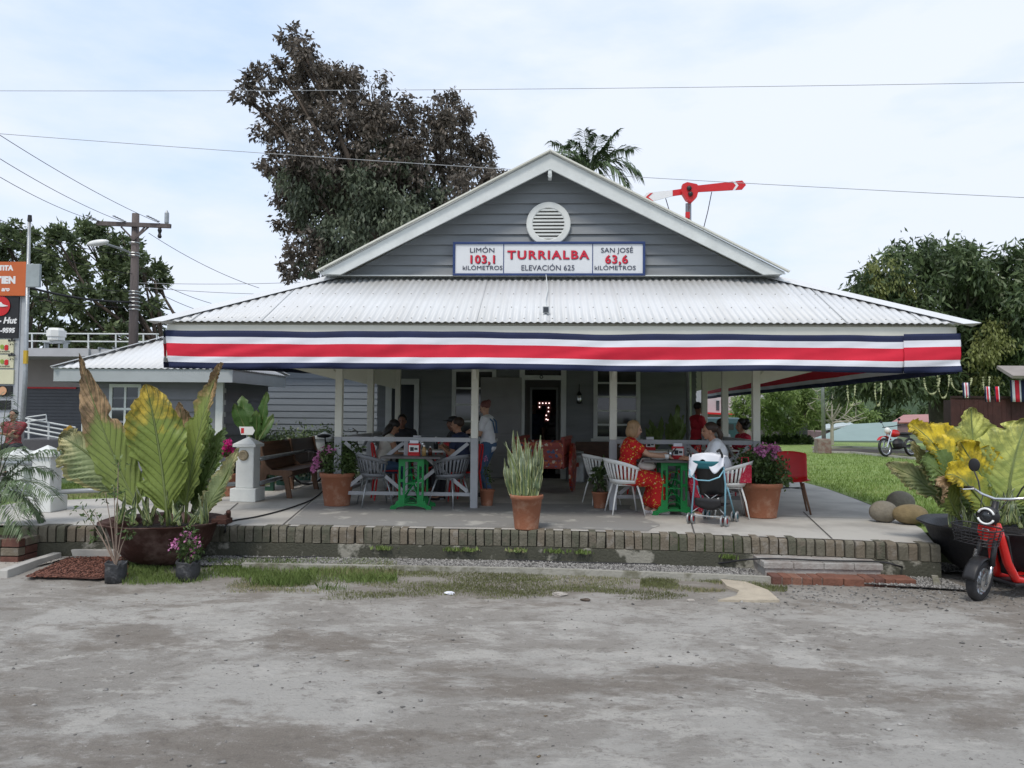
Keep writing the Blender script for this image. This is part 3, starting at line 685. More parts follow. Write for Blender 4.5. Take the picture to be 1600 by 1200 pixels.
# posts
def post(x, y, brace=None):
    m = MB(); m.box((x-.05, y-.05, .985), (x+.05, y+.05, 3.0)); p = m.build('post', M['cream'], st, bevel=.006)
    m = MB(); m.box((x-.052, y-.052, 0), (x+.052, y+.052, .984)); m.build('painted_lower_post', M['postgrey'], p, bevel=.006)
    if brace:
        m = MB(); m.bar((x+brace[0]*.03, y+brace[1]*.03, 1.84), (x+brace[0]*.5, y+brace[1]*.5, 2.3), .05, .07); m.build('knee_brace', M['cream'], p)
FX = [wx(530, Y=YP), wx(742, Y=YP), wx(958, Y=YP), wx(1181, Y=YP)]
post(FX[0], YP, (-1, 0)); post(FX[1], YP, (0, -1)); post(FX[2], YP, (0, -1)); post(FX[3], YP, (1, 0))
for s, x in ((1, FX[3]), (-1, FX[0])):
    for Y in PY[s][1:]: post(x, Y)
m = MB()
m.box((-XP-.05, YP-.05, 2.2), (XP+.05, YP+.05, 2.4)); m.build('top_plate', M['cream'], st)
# railings: top rail, bottom rail, middle post, two crosses
def railing(a, b, halves=2):
    a = Vector(a); b = Vector(b); m = MB(); H = .99; B = .19
    d = (b-a); 
    m.bar(a+Vector((0, 0, H-.03)), b+Vector((0, 0, H-.03)), .075, .06); m.bar(a+Vector((0, 0, B)), b+Vector((0, 0, B)), .05, .05)
    for k in range(halves):
        p = a+d*(k/halves); q = a+d*((k+1)/halves)
        u = d.normalized()*.04
        nrm = Vector((-d.y, d.x, 0)).normalized()*.012
        m.bar(p+u+nrm+Vector((0, 0, B+.04)), q-u+nrm+Vector((0, 0, H-.08)), .024, .05)
        m.bar(p+u-nrm*1.1+Vector((0, 0, H-.08)), q-u-nrm*1.1+Vector((0, 0, B+.04)), .024, .05)
        if k: m.box((p.x-.03, p.y-.03, B+.026), (p.x+.03, p.y+.03, H-.061))
    return m.build('railing', M['postgrey'], st)
railing((FX[0]+.053, YP, 0), (FX[1]-.053, YP, 0)); railing((FX[2]+.053, YP, 0), (FX[3]-.053, YP, 0))
for s, x in ((1, FX[3]), (-1, FX[0])):
    ys = PY[s]+([YW-.05] if s > 0 else [])
    for ya, yb_ in zip(ys, ys[1:]): railing((x, ya+.053, 0), (x, yb_-.053, 0), 1)
# windows on the back wall
def window(px0, px1, top, bot, cols=2, rows=5, Y=YW, name='window', sill=True, fr=.085):
    x0, x1 = wx(px0, Y=Y), wx(px1, Y=Y); m = MB(); y = Y-.055
    m.box((x0, y, bot), (x0+fr, Y-.021, top)); m.box((x1-fr, y, bot), (x1, Y-.021, top)); m.box((x0, y-.003, top-fr), (x1, Y-.021, top+.0)); 
    fr_ = m.build(name, M['whitegrey'], st, bevel=.004)
    m = MB()
    if sill: m.box((x0-.05, y-.05, bot-.06), (x1+.05, Y-.021, bot)); m.build('sill', M['whitegrey'], fr_, bevel=.004)
    m = MB(); m.box((x0+fr, Y-.03, bot), (x1-fr, Y-.024, top-fr)); m.build('pane', M['glass'], fr_)
    m = MB()
    for k in range(1, rows): z = bot+(top-fr-bot)*k/rows; m.box((x0+fr, y+.005, z-.018), (x1-fr, Y-.031, z+.018))
    m.box((x0+fr, y+.002, bot), (x1-fr, Y-.031, bot+.04))
    for k in range(1, cols): x = x0+fr+(x1-x0-2*fr)*k/cols; m.box((x-.02, y+.007, bot), (x+.02, Y-.031, top-fr))
    m.build('muntin', M['whitegrey'], fr_)
window(706, 775, 2.28, .82, 1, 4); window(927, 1000, 2.35, .84, 1, 5)
# main door
m = MB(); y = YW-.06; fw = .11
m.box((dx0-.06, y, 0), (dx0+fw-.06, YW+.1, dzt)); m.box((dx1-fw+.06, y, 0), (dx1+.06, YW+.1, dzt)); m.box((dx0-.06, y-.004, dzt), (dx1+.06, YW+.1, dzt+.3))
zt = wz(850, 590); m.box((dx0+.05, y+.004, zt-.05), (dx1-.05, YW+.08, zt+.045))
df = m.build('door_frame', M['whitegrey'], st, bevel=.004)
m = MB(); m.box((dx0+.05, YW, zt+.045), (dx1-.05, YW+.01, dzt)); m.build('transom_pane', M['glass'], df)
m = MB(); px0, px1 = wx(751), wx(815)
zz = 0.02
m.box((px0, YW-.075, .02), (px1, YW-.03, wz(780, 590)))
dl = m.build('open_door_leaf', mat('dark_grey_door_paint', (.30, .30, .30), .5, .1, 3), st, bevel=.004)
m = MB()
for k in range(5): z = .12+.40*k; m.box((px0+.02, YW-.09, z), (px1-.02, YW-.076, z+.36))
m.build('door_board', mat('dark_grey_door_board', (.28, .28, .285), .55, .1, 3), dl, bevel=.005)
# inner door further in
m = MB(); yi = YW+1.2; za = wz(850, 606); x0, x1 = wx(822, Y=YW), wx(874, Y=YW)
m.box((x0-.3, yi, 0), (x0+.06, yi+.05, 2.6)); m.box((x1-.02, yi, 0), (x1+.4, yi+.05, 2.6)); m.box((x0+.06, yi, za), (x1-.02, yi+.05, 2.6)); m.build('inner_partition', mat('dim_inner_wall', (.34, .34, .33), .8, .1, 2), st)
m = MB(); m.box((x0+.05, yi-.02, 0), (x0+.10, yi-.001, za)); m.box((x1-.06, yi-.02, 0), (x1-.01, yi-.001, za)); m.box((x0+.05, yi-.02, za-.001), (x1-.01, yi-.001, za+.05)); m.build('inner_door_frame', M['whitegrey'], st)
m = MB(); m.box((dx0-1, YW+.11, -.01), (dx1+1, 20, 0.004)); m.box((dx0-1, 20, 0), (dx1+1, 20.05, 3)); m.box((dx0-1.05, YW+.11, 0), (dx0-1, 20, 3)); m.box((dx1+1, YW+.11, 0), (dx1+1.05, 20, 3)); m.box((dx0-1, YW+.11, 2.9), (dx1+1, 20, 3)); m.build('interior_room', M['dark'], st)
# left doorway
x0, x1 = wx(603), wx(655); zt2 = wz(630, 592); m = MB()
m.box((x0, YW-.07, 0), (x0+.13, YW-.021, zt2)); m.box((x1-.1, YW-.07, 0), (x1, YW-.021, zt2)); m.box((x0, YW-.074, zt2-.12), (x1, YW-.021, zt2)); sd_ = m.build('side_door_frame', M['whitegrey'], st, bevel=.004)
m = MB(); m.box((x0+.13, YW-.035, 0), (x1-.1, YW-.024, zt2-.12)); m.build('side_doorway_shade', mat('dark_blue_doorway_shade', (.012, .018, .026), .4, .2, 2), sd_)  # flat panel in the opening, its dark colour painted as the shaded interior
# round door number ring above the door
c = ony(846, 589, YW-.075); m = MB(); pts = [(c.x+.03*math.cos(a), c.y-.01, c.z+.03*math.sin(a)) for a in np.linspace(0, 2*math.pi, 17)]; m.tube(pts, .008, 6, cap=False); m.build('door_ring', M['black'], df)
# wall lantern
c = ony(905, 622, YW-.12)
wl = thing('wall_lantern', 'dark old lantern hanging on the grey wall between door and right window', 'lantern', (c.x, c.y, c.z-.15))
m = MB(); m.lathe([(.001, .0), (.05, .01), (.06, .05), (.055, .055)], (c.x, c.y, c.z-.12), 10); m.lathe([(.06, .0), (.03, .06), (.012, .08), (.012, .14)], (c.x, c.y, c.z+.06), 10)
m.tube([(c.x, c.y, c.z+.2), (c.x, c.y, c.z+.28), (c.x, YW-.01, c.z+.28)], .008, 6); m.cyl((c.x, c.y, c.z-.12), (c.x, c.y, c.z+.1), .012); m.build('lantern_frame', M['black'], wl, smooth=True)
m = MB(); m.lathe([(.045, 0), (.055, .06), (.04, .12)], (c.x, c.y, c.z-.065), 10); m.build('lantern_glass', M['chrome'], wl, smooth=True)
# ================================================================ lettering
def text(s, size, depth=.002, off=0.0, align='CENTER', sp=1.0):
    cu = bpy.data.curves.new('t', 'FONT'); cu.body = s; cu.size = size; cu.extrude = depth; cu.offset = off; cu.align_x = align; cu.align_y = 'CENTER'; cu.space_character = sp; cu.resolution_u = 3
    o = bpy.data.objects.new('t', cu); COL.objects.link(o); dg = bpy.context.evaluated_depsgraph_get(); me = bpy.data.meshes.new_from_object(o.evaluated_get(dg))
    v = [tuple(q.co) for q in me.vertices]; f = [tuple(p.vertices) for p in me.polygons]
    bpy.data.objects.remove(o); bpy.data.meshes.remove(me); return v, f
def puttext(mb, s, c, size, mi=0, sx=1.0, shear=0, **k):
    v, f = text(s, size, **k); mb.add([(c[0]+(p[0]+shear*p[1])*sx, c[1]-p[2], c[2]+p[1]) for p in v], f, mi)
YS = YP-.12
def sp_(px, py): return ony(px, py, YS)
a = sp_(708, 378); b = sp_(1008, 431)
sg = thing('station_sign', 'white station name board with blue frame on the gable, TURRIALBA in red letters', 'sign', (0, YS, b.z))
x0, x1, z0, z1 = a.x, b.x, b.z, a.z; f = .034
m = MB(); m.box((x0, YS-.02, z0), (x1, YS+.03, z0+f)); m.box((x0, YS-.02, z1-f), (x1, YS+.03, z1)); m.box((x0, YS-.0198, z0+f), (x0+f, YS+.03, z1-f)); m.box((x1-f, YS-.0198, z0+f), (x1, YS+.03, z1-f)); m.build('sign_frame', M['signnavy'], sg, bevel=.004)
m = MB(); m.box((x0+f, YS, z0+f), (x1-f, YS+.02, z1-f)); m.build('sign_panel', mat('white_sign_enamel', (.66, .68, .70), .4, .03, 2), sg)
for px in (787, 926): m = MB(); x = sp_(px, 400).x; m.box((x-.006, YS-.004, z0+f), (x+.006, YS-.0002, z1-f)); m.build('divider_line', M['signnavy'], sg)
def T(nm, m_, s, px, py, hpx, dy=-.006, **k): mb = MB(); puttext(mb, s, (sp_(px, py).x, YS+dy, sp_(px, py).z), hpx/110*1.18, **k); return mb.build(nm, m_, sg)
LN = M['letnavy']
T('lettering', LN, 'LIMÓN', 753.5, 391.5, 9, sx=1.2); T('lettering', LN, 'kILÓMETROS', 754, 419, 8, sx=1.15); T('lettering', LN, 'ELEVACIÓN 625', 856, 419, 10, sx=1.0); T('lettering', LN, 'SAN JOSÉ', 964, 391.5, 9, sx=1.12); T('lettering', LN, 'kILÓMETROS', 961, 419, 8, sx=1.17)
def bold(s, px, py, hpx, sx, spc=1.1):
    T('letter_shadow', LN, s, px+.9, py+.7, hpx, dy=-.004, off=.004, sx=sx, sp=spc); T('red_lettering', M['letred'], s, px, py, hpx, dy=-.009, off=.004, sx=sx, sp=spc)
bold('TURRIALBA', 856, 399, 15.5, 1.14, 1.22); bold('103,1', 754, 406, 15, 1.02, 1.12); bold('63,6', 963, 406, 15, 1.05, 1.12)
# floodlight on the skirt roof with its white cable
c = ony(853, 484, 9.42); fl = thing('floodlight', 'small square floodlight standing on the white skirt roof above the bunting', 'lamp', (c.x, c.y, c.z-.06))
m = MB(); m.box((c.x-.04, c.y-.015, c.z-.04), (c.x+.04, c.y+.03, c.z+.045)); m.build('lamp_housing', M['metal'], fl, bevel=.006)
m = MB(); m.box((c.x-.03, c.y-.019, c.z-.03), (c.x+.03, c.y-.016, c.z+.03)); m.build('lamp_glass', M['glass'], fl)
m = MB(); m.tube([(c.x, c.y+.02, c.z-.03), (c.x, c.y, c.z-.085), (c.x-.02, c.y-.02, c.z-.1)], .008, 5); m.build('bracket', M['metal'], fl)
m = MB(); m.tube([(c.x, c.y+.03, c.z), (c.x-.01, c.y+.4, c.z+.17), (c.x+.02, c.y+.9, c.z+.40), (c.x-.01, YP-.1, ZT+.05)], .006, 5); m.build('power_cable', M['whitegrey'], fl)
# ================================================================ bunting
def bunting(name, label, A, B, ztop, zbot, inner=0, seed=0, sag=.02, skew=.06, n=240):
    A = Vector(A); B = Vector(B); d = B-A; L_ = d.length; nrm = Vector((-d.y, d.x, 0)).normalized()
    rows = [0, .085, .17, .255, .345, .43, .515, .6, .685, .765, .84, .92, 1.0]; band = [0, 0, 1, 1, 2, 2, 2, 2, 1, 1, 0, 0]
    m = MB(); vs = []; fs = []; mi = []
    for i in range(n+1):
        u = i/n; s = u*L_
        zt = ztop[0]+(ztop[1]-ztop[0])*u + sag*(.5*noise.noise(Vector((s*.45, seed, 0)))+.3*noise.noise(Vector((s*1.4, seed, 4))))
        zb = zbot[0]+(zbot[1]-zbot[0])*u + sag*.5*noise.noise(Vector((s*.6, seed, 8)))
        for v in rows:
            wv = (.030*noise.noise(Vector((s*.9+v*1.6, seed, v*1.2)))+.022*noise.noise(Vector((s*2.6+v*5, seed+3, v*2)))+.014*max(0, noise.noise(Vector((s*1.1-v*2.5, seed+6, v*.6))))*math.sin(s*14+v*9))*(.25+v)
            vs.append(A+d*u+Vector((0, 0, zt+(zb-zt)*v))+nrm*(wv-.0)+d.normalized()*(skew*v*max(0, 1-s*1.2)-(.035*v*max(0, 1-(L_-s)*1.2) if skew else 0)))
    k = len(rows)
    for i in range(n):
        for j in range(k-1): fs.append((i*k+j, i*k+j+1, (i+1)*k+j+1, (i+1)*k+j)); mi.append(band[j])
    m.v = [tuple(v) for v in vs]; m.f = fs; m.m = mi
    o = m.build(name, [M['navy'], M['cwhite'], M['red']], smooth=True, solid=.003); setp(o, label, 'banner', 'striped flag banners along the eaves')
ya = YE+.03
bunting('flag_banner', 'long blue white and red striped banner hanging across the whole front eave', (-4.73, ya, 0), (wx(1418, Y=ya), ya, 0), (2.335, 2.30), (1.87, 1.86), seed=2, sag=.05)
bunting('flag_banner', 'short overlapping end piece of the front banner at its right corner', (wx(1412, Y=ya), ya-.025, 0), (4.82, ya-.025, 0), (2.315, 2.325), (1.855, 1.875), seed=5, sag=.01, n=40, skew=0)
bunting('flag_banner', 'striped banner along the right side eave, seen from inside over the lawn', (4.84, ya+.03, 0), (4.84, 24, 0), (2.33, 2.30), (1.86, 1.83), seed=9, sag=.04)
bunting('flag_banner', 'striped banner along the left side eave, beside the small kiosk roof', (-4.76, 15.4, 0), (-4.76, ya+.03, 0), (2.5, 2.33), (2.12, 1.88), seed=12, sag=.04)
# ================================================================ foliage tools
def crownmesh(name, blobs, n, size, m_, parent, seed, asp=.42, droop=.3, clump=.2, K=14, shell=.45, flat=1.0, tone_bias=0):
    r = np.random.RandomState(seed); B = np.array(blobs, float); wts = B[:, 3]**2; wts /= wts.sum()
    cc = []
    for b in B:
        d = r.normal(size=(K, 3)); d /= np.linalg.norm(d, axis=1)[:, None]; cc.append(b[:3]+d*(b[3]*(1-shell+shell*r.rand(K)**.6))[:, None]*np.array([1, 1, flat]))
    cc = np.array(cc); tn = r.rand(len(B), K)
    bi = r.choice(len(B), n, p=wts); ki = r.randint(0, K, n)
    P = cc[bi, ki]+r.normal(size=(n, 3))*(B[bi, 3]*clump)[:, None]
    out = P-B[bi, :3]; out /= np.linalg.norm(out, axis=1)[:, None]+1e-6
    ax = r.normal(size=(n, 3))*.8+out*.5+np.array([0, 0, -droop*2]); ax /= np.linalg.norm(ax, axis=1)[:, None]
    sd = np.cross(ax, r.normal(size=(n, 3))); sd /= np.linalg.norm(sd, axis=1)[:, None]+1e-6
    s = size*r.uniform(.6, 1.35, n)[:, None]; nr = np.cross(ax, sd)
    V = np.stack([P, P+ax*s*.45+sd*s*asp*.5+nr*s*.08, P+ax*s, P+ax*s*.45-sd*s*asp*.5+nr*s*.08], 1).reshape(-1, 3)
    tone = np.clip(.55*tn[bi, ki]+.45*r.rand(n)+tone_bias, 0, 1)
    return rawmesh(name, V, np.arange(n*4).reshape(n, 4), m_, parent, tone)
def pblobs(lst, Y, thick=1.0, seed=0):
    r = random.Random(seed); o = []
    for px, py, rp in lst:
        y = Y+r.uniform(-thick, thick); c = ony(px, py, y); o.append((c.x, c.y, c.z, rp*y/1200))
    return o
def limbs(name, base, top, blobs, r0, m_, parent, seed=0, frac=.9, rt=None, every=1):
    r = random.Random(seed); m = MB(); base = Vector(base); top = Vector(top)
    k = 6; pts = [base.lerp(top, i/k)+Vector((r.uniform(-1, 1), r.uniform(-1, 1), 0))*r0*.35*(i > 0) for i in range(k+1)]
    rt = rt or r0*.55; m.tube(pts, [r0*1.25]+[r0+(rt-r0)*i/k for i in range(1, k+1)], 10)
    for i, b in enumerate(blobs):
        if i % every: continue
        c = Vector(b[:3]); t0 = r.uniform(.55, 1); p0 = base.lerp(top, t0); L_ = (c-p0).length; mid = p0.lerp(c, .5)+Vector((r.uniform(-.15, .15), r.uniform(-.15, .15), r.uniform(0, .15)))*L_
        q = [p0, p0.lerp(mid, .5)+Vector((0, 0, .03*L_)), mid, mid.lerp(c, .5), c]; rr_ = rt*r.uniform(.28, .5); m.tube(q, [rr_*(1-.17*j) for j in range(5)], 6)
        for _ in range(3):
            d = Vector((r.gauss(0, 1), r.gauss(0, 1), r.gauss(0, 1))).normalized()*b[3]*.9; m.tube([q[3], c.lerp(c+d, .5), c+d], [rr_*.35, rr_*.22, rr_*.08], 5)
    return m.build(name, m_, parent, smooth=True)
def tree(name, label, lst, Y, base, top, r0, lm, n, size, seed, cat='tree', thick=1.0, tm=None, group=None, every=1, **k):
    t = thing(name, label, cat, tuple(base), group); bl = pblobs(lst, Y, thick, seed)
    limbs('trunk', base, top, bl, r0, tm or M['trunk'], t, seed, every=every); crownmesh('crown', bl, n, size, lm, t, seed, **k); return t, bl
LM = {}
LM['brown'] = leafmat('dark_bronze_leaves', (.052, .045, .036), (.185, .155, .125), .5, .2, (.34, .32, .30))
LM['vine'] = leafmat('dull_green_leaves', (.045, .06, .038), (.15, .18, .115), .45, .2, (.34, .37, .32))
LM['rain'] = leafmat('dark_green_leaves', (.045, .068, .032), (.145, .19, .08), .5, .2, (.24, .29, .15))
LM['mango'] = leafmat('mango_leaves', (.038, .066, .03), (.15, .205, .09), .4, .25, (.26, .32, .19))
LM['light'] = leafmat('light_green_leaves', (.11, .17, .045), (.26, .36, .12), .5, .35, (.38, .46, .22))
LM['bush'] = leafmat('bush_leaves', (.03, .055, .02), (.11, .17, .05), .45, .2, (.24, .3, .14))
LM['palm'] = leafmat('palm_leaves', (.02, .038, .02), (.08, .12, .06), .4, .15, (.2, .25, .16))
LM['pink'] = leafmat('pink_petals', (.45, .10, .28), (.75, .35, .60), .6, .35)
LM['magenta'] = leafmat('magenta_petals', (.45, .01, .12), (.75, .05, .32), .6, .35)
# ---- the big dark tree behind the station
BT = [(455,58,20),(478,88,30),(505,128,36),(440,112,22),(404,128,26),(384,150,20),(470,150,32),(425,190,34),(470,205,42),(530,130,36),(570,150,40),(600,190,48),(545,200,55),(485,250,52),(432,250,28),(450,295,34),(455,335,30),(505,320,52),(565,280,60),(625,250,55),(672,192,40),(712,200,36),(690,255,50),(742,232,28),(755,255,22),(730,290,45),(655,320,60),(595,345,55),(535,375,45),(482,395,34),(452,420,20),(775,285,22),(620,210,40),(700,160,20)]
t, bl = tree('bronze_leaf_tree', 'huge dark bronze-leaved tree draped with creepers behind the left roof slope', BT, 21, (-4.2, 22, 0), (-4.0, 21.5, 5.2), .38, LM['brown'], 44000, .15, 4, K=20, clump=.16, shell=.75, droop=.4, thick=1.6)
crownmesh('creeper', pblobs([(480,280,40),(500,330,45),(540,380,45),(500,400,35),(600,330,40),(640,360,40),(690,330,40),(560,300,40),(640,290,40),(590,250,35)], 20.2, .8, 8), 13000, .15, LM['vine'], t, 9, K=16, clump=.2, droop=.9)
# ---- umbrella trees on the left
tree('rain_tree', 'wide umbrella-crowned green tree behind the wooden power pole', [(95,385,30),(130,372,32),(165,375,30),(195,388,30),(222,412,28),(242,440,22),(100,425,34),(150,415,36),(195,435,36),(228,470,24),(120,470,32),(170,470,34),(210,500,28),(85,470,24),(245,505,20),(150,515,30),(110,520,26),(190,530,28)], 34, (-17.5, 34, 0), (-17.5, 34, 4), .42, LM['rain'], 11500, .3, 21, K=8, clump=.15, droop=.05, thick=2.5, flat=.7)
tree('rain_tree', 'green umbrella-crowned tree rising behind the shop totem sign at the left edge', [(5,372,26),(32,362,24),(60,380,28),(20,400,30),(55,425,28),(10,450,32),(45,470,28),(62,505,28),(30,520,30),(75,405,20),(-20,380,40),(-25,440,45)], 37, (-26, 37, 0), (-26, 37, 5), .4, LM['rain'], 7000, .3, 22, K=8, clump=.15, droop=.05, thick=2, flat=.7)
# low trees behind the kiosk and flat roof
tree('roadside_tree', 'low dark tree crowns filling the gap above the flat shop roof', [(60,540,22),(95,535,24),(135,540,22),(170,545,22),(225,545,22),(260,540,24),(300,545,20)], 44, (-20, 44, 0), (-20, 44, 3), .3, LM['rain'], 6000, .3, 23, K=10, droop=.1, thick=1)
# ---- mango tree on the right
MG = [(1350,448,26),(1385,425,32),(1425,412,36),(1470,410,36),(1515,416,36),(1560,424,38),(1600,430,40),(1370,475,36),(1420,465,48),(1480,465,52),(1540,475,52),(1600,490,55),(1400,520,45),(1460,530,55),(1530,540,55),(1600,560,50),(1370,575,30),(1410,590,34),(1335,600,22),(1310,610,15),(1445,575,40),(1500,580,40),(1550,590,40),(1385,610,22),(1350,585,28),(1530,620,20),(1650,450,60),(1660,540,60),(1590,615,25)]
t, bl = tree('mango_tree', 'broad domed dark green mango tree on the lawn behind the right end of the banner', MG, 30, (ony(1470, 665, 30).x, 30, 0), (ony(1470, 600, 30).x, 30, 3.2), .42, LM['mango'], 42000, .30, 31, K=22, clump=.2, shell=.55, asp=.3, droop=.5, thick=2.2, tm=M['greentrunk'])
crownmesh('creeper', pblobs([(1530,560,20),(1535,600,18),(1560,545,22),(1545,520,20),(1380,430,25),(1360,455,20),(1405,450,22)], 28, .5, 8), 3800, .15, leafmat('yellowish_creeper_leaves', (.10, .12, .03), (.24, .27, .09), .5, .2), t, 39, K=14, clump=.25, droop=1.2)
gmat = mat('pale_yellow_garland_flowers', (.34, .36, .2), .7, .25, 8)
for px, py, w_, h_ in ((1456, 592, 12, 24), (1474, 588, 9, 34), (1502, 592, 16, 20), (1330, 604, 6, 30), (1372, 600, 5, 34), (1541, 590, 5, 26)):
    m = MB()
    for k in range(21):
        a = k/20*math.pi; p = ony(px-w_*math.cos(a), py+h_*math.sin(a), 25.8+.3*math.sin(k)); m.ell(p, .028+.012*math.sin(k*7.0), 6, 4)
    m.tube([ony(px-w_*math.cos(k/20*math.pi), py+h_*math.sin(k/20*math.pi), 25.8+.3*math.sin(k)) for k in range(21)], .012, 5); m.build('flower_garland', gmat, t)
# ---- small trees further off on the right
tree('small_tree', 'small light green tree with a crooked trunk, seen right of the front right post', [(1172,650,16),(1190,628,22),(1215,615,24),(1243,625,24),(1200,655,20),(1232,655,20),(1262,645,16),(1160,630,14),(1255,620,16),(1150,655,12)], 36, tuple(onz(1217, 690)), (ony(1232, 668, 36).x, 36, .9), .13, LM['light'], 8500, .22, 41, K=14, clump=.25, droop=.2, thick=1.2, asp=.3)
t = thing('bare_tree', 'pale leafless young tree right of the thin lamp post', 'tree', tuple(onz(1300, 695)))
m = MB(); b = Vector(onz(1300, 695)); r_ = random.Random(4); Yb = b.y
m.tube([b, ony(1300, 660, Yb)], [.09, .07], 7)
for px, py in ((1262, 630), (1275, 610), (1300, 600), (1318, 612), (1340, 625), (1350, 645), (1330, 605), (1255, 650), (1285, 625), (1345, 655)):
    p0 = ony(1300, 665-r_.uniform(0, 10), Yb); p1 = ony(px, py, Yb+r_.uniform(-1, 1)); mid = p0.lerp(p1, .5)+Vector((0, 0, -.15)); m.tube([p0, mid, p1], [.05, .035, .015], 5)
    for _ in range(4):
        q = mid.lerp(p1, r_.random()); m.tube([q, q+Vector((r_.uniform(-.6, .6), r_.uniform(-.3, .3), r_.uniform(0, .7)))], [.02, .008], 4)
m.build('trunk', mat('pale_bark', (.42, .40, .34), .8, .2, 8), t)
for i, (lab, l_, y_, nn) in enumerate((('hazy light green tree clump beyond the wall, right of the crooked tree', [(1275,640,22),(1300,635,22),(1330,645,20),(1350,655,16),(1290,660,18),(1262,655,16)], 60, 6000), ('grey green far trees under the hanging mango branches', [(1370,660,16),(1390,650,16),(1415,655,14),(1345,665,14),(1440,650,14)], 75, 5000), ('tall far green trees behind the grey house, seen between the veranda posts', [(1115,612,18),(1100,640,20),(1098,600,16),(1150,650,12)], 62, 4000))):
    tree('far_tree', lab, l_, y_, (ony(l_[0][0]+15, 680, y_).x, y_, 0), (ony(l_[0][0]+15, 660, y_).x, y_, 1.2), .2, LM['light'] if i == 0 else LM['bush'], nn, .32, 50+i, K=9, clump=.25, thick=2)
# ---- palm behind the gable
def frond(m, base, tip, arch, nl, ll, wd, droop=.5, seed=0, tones=None, rach=.02):
    r = random.Random(seed); base = Vector(base); tip = Vector(tip); ctrl = base.lerp(tip, .5)+Vector(arch); P = lambda t: base*(1-t)**2+ctrl*2*t*(1-t)+tip*t*t
    pts = [P(i/10) for i in range(11)]; m.tube(pts, [rach*(1-.8*i/10) for i in range(11)], 5, 0)
    for k in range(nl):
        t = .12+.88*k/nl; p = P(t); d = (P(min(1, t+.03))-P(t-.03)).normalized(); L_ = ll*(math.sin(math.pi*min(1, .15+t*.8))**.6)*r.uniform(.8, 1.1)
        for s in (-1, 1):
            sd = d.cross(Vector((0, 0, 1))); 
            if sd.length < .1: sd = d.cross(Vector((0, 1, 0)))
            sd = sd.normalized()*s; up = sd.cross(d)*s
            v = (sd*.8+d*.75+up*r.uniform(-.1, .35)).normalized()*L_; q1 = p+v*.5+Vector((0, 0, -droop*.12*L_)); q2 = p+v+Vector((0, 0, -droop*L_*r.uniform(.5, 1)))
            n_ = v.cross(Vector((0, 0, 1))); n_ = (n_.normalized() if n_.length > .01 else Vector((1, 0, 0)))*wd
            n_ = (n_+Vector((0, 0, wd*.5*r.uniform(-1, 1))))
            m.add([p, q1-n_, q2, q1+n_], [(0, 1, 2, 3)], 1)
M['palmleaf'] = mat('palm_leaflets', (.08, .12, .055), .45, .5, 3, spec=.3)
M['palmrib'] = mat('palm_rib', (.10, .13, .06), .6, .2, 5)
t = thing('palm_tree', 'dark royal palm top showing above the right slope of the gable', 'palm', (ony(925, 400, 24).x, 24, 0))
Yq = 24; c = ony(922, 272, Yq); m = MB(); m.tube([(c.x, Yq, 0), (c.x, Yq, c.z-.5), c], [.22, .16, .08], 10); m.build('trunk', M['metal'] if 0 else mat('grey_palm_bark', (.2, .2, .18), .8, .2, 6), t)
for i, (px, py, ay) in enumerate(((862, 222, .5), (864, 240, .6), (880, 262, .9), (912, 204, .3), (935, 212, .4), (966, 204, .3), (990, 232, .6), (1000, 272, 1.0), (978, 288, 1.0), (890, 225, .6), (950, 240, .8), (905, 250, .4), (940, 285, .9))):
    m = MB(); frond(m, c, ony(px, py, Yq+random.Random(i).uniform(-1.2, 1.2)), (0, 0, ay*.9), 34, .75, .024, .75, i, rach=.03); m.build('frond', [M['palmrib'], M['palmleaf']], t)
# ================================================================ left: kiosk, shops, poles
kx0, kx1 = -8.62, -5.98; ky0 = 13.9
kk = thing('kiosk', 'small grey clapboard kiosk with white corner posts and a low white hip roof', 'kiosk', (-7.6, 15, 0))
m = MB(); lap(m, kx0, kx1, 0, 1.95, ky0, .22, lip=.04)
i0 = len(m.v); lap(m, 0, 2.2, 0, 1.95, 0, .22); m.xf(Matrix.Translation((kx1, ky0, 0)) @ Matrix.Rotation(R(90), 4, 'Z'), i0)
i0 = len(m.v); lap(m, -2.2, 0, 0, 1.95, 0, .22); m.xf(Matrix.Translation((kx0, ky0, 0)) @ Matrix.Rotation(R(-90), 4, 'Z'), i0)
m.build('wall', mat('grey_kiosk_siding', (.19, .195, .215), .5, .12, 2, .12, 25), kk)
for x in (kx0+.06, kx1-.06): m = MB(); m.box((x-.07, ky0-.06, 0), (x+.07, ky0+.08, 1.9)); m.build('corner_post', M['whitegrey'], kk, bevel=.005)
m = MB(); m.box((kx1-.3, ky0-.045, 0), (kx1-.14, ky0-.021, 1.9)); m.build('grey_trim', M['sidegrey'], kk)
m = MB(); xw0 = wx(172, Y=ky0); xw1 = wx(222, Y=ky0); za, zb = .9, 1.82
m.box((xw0, ky0-.05, za), (xw0+.06, ky0-.021, zb)); m.box((xw1-.06, ky0-.05, za), (xw1, ky0-.021, zb)); m.box((xw0, ky0-.053, zb-.06), (xw1, ky0-.021, zb)); m.box((xw0, ky0-.053, za), (xw1, ky0-.021, za+.06))
m.box(((xw0+xw1)/2-.02, ky0-.047, za+.06), ((xw0+xw1)/2+.02, ky0-.035, zb-.06)); m.box((xw0+.06, ky0-.045, (za+zb)/2-.02), (xw1-.06, ky0-.034, (za+zb)/2+.02)); wf = m.build('window', M['whitegrey'], kk)
m = MB(); m.box((xw0+.06, ky0-.033, za+.06), (xw1-.06, ky0-.024, zb-.06)); m.build('pane', M['glass'], wf)
ex0, ex1, ey0, ey1, ez = -8.98, -5.62, 13.45, 16.3, 2.09; ap0 = Vector((-7.5, 14.9, 2.82)); ap1 = Vector((-7.0, 14.9, 2.82))
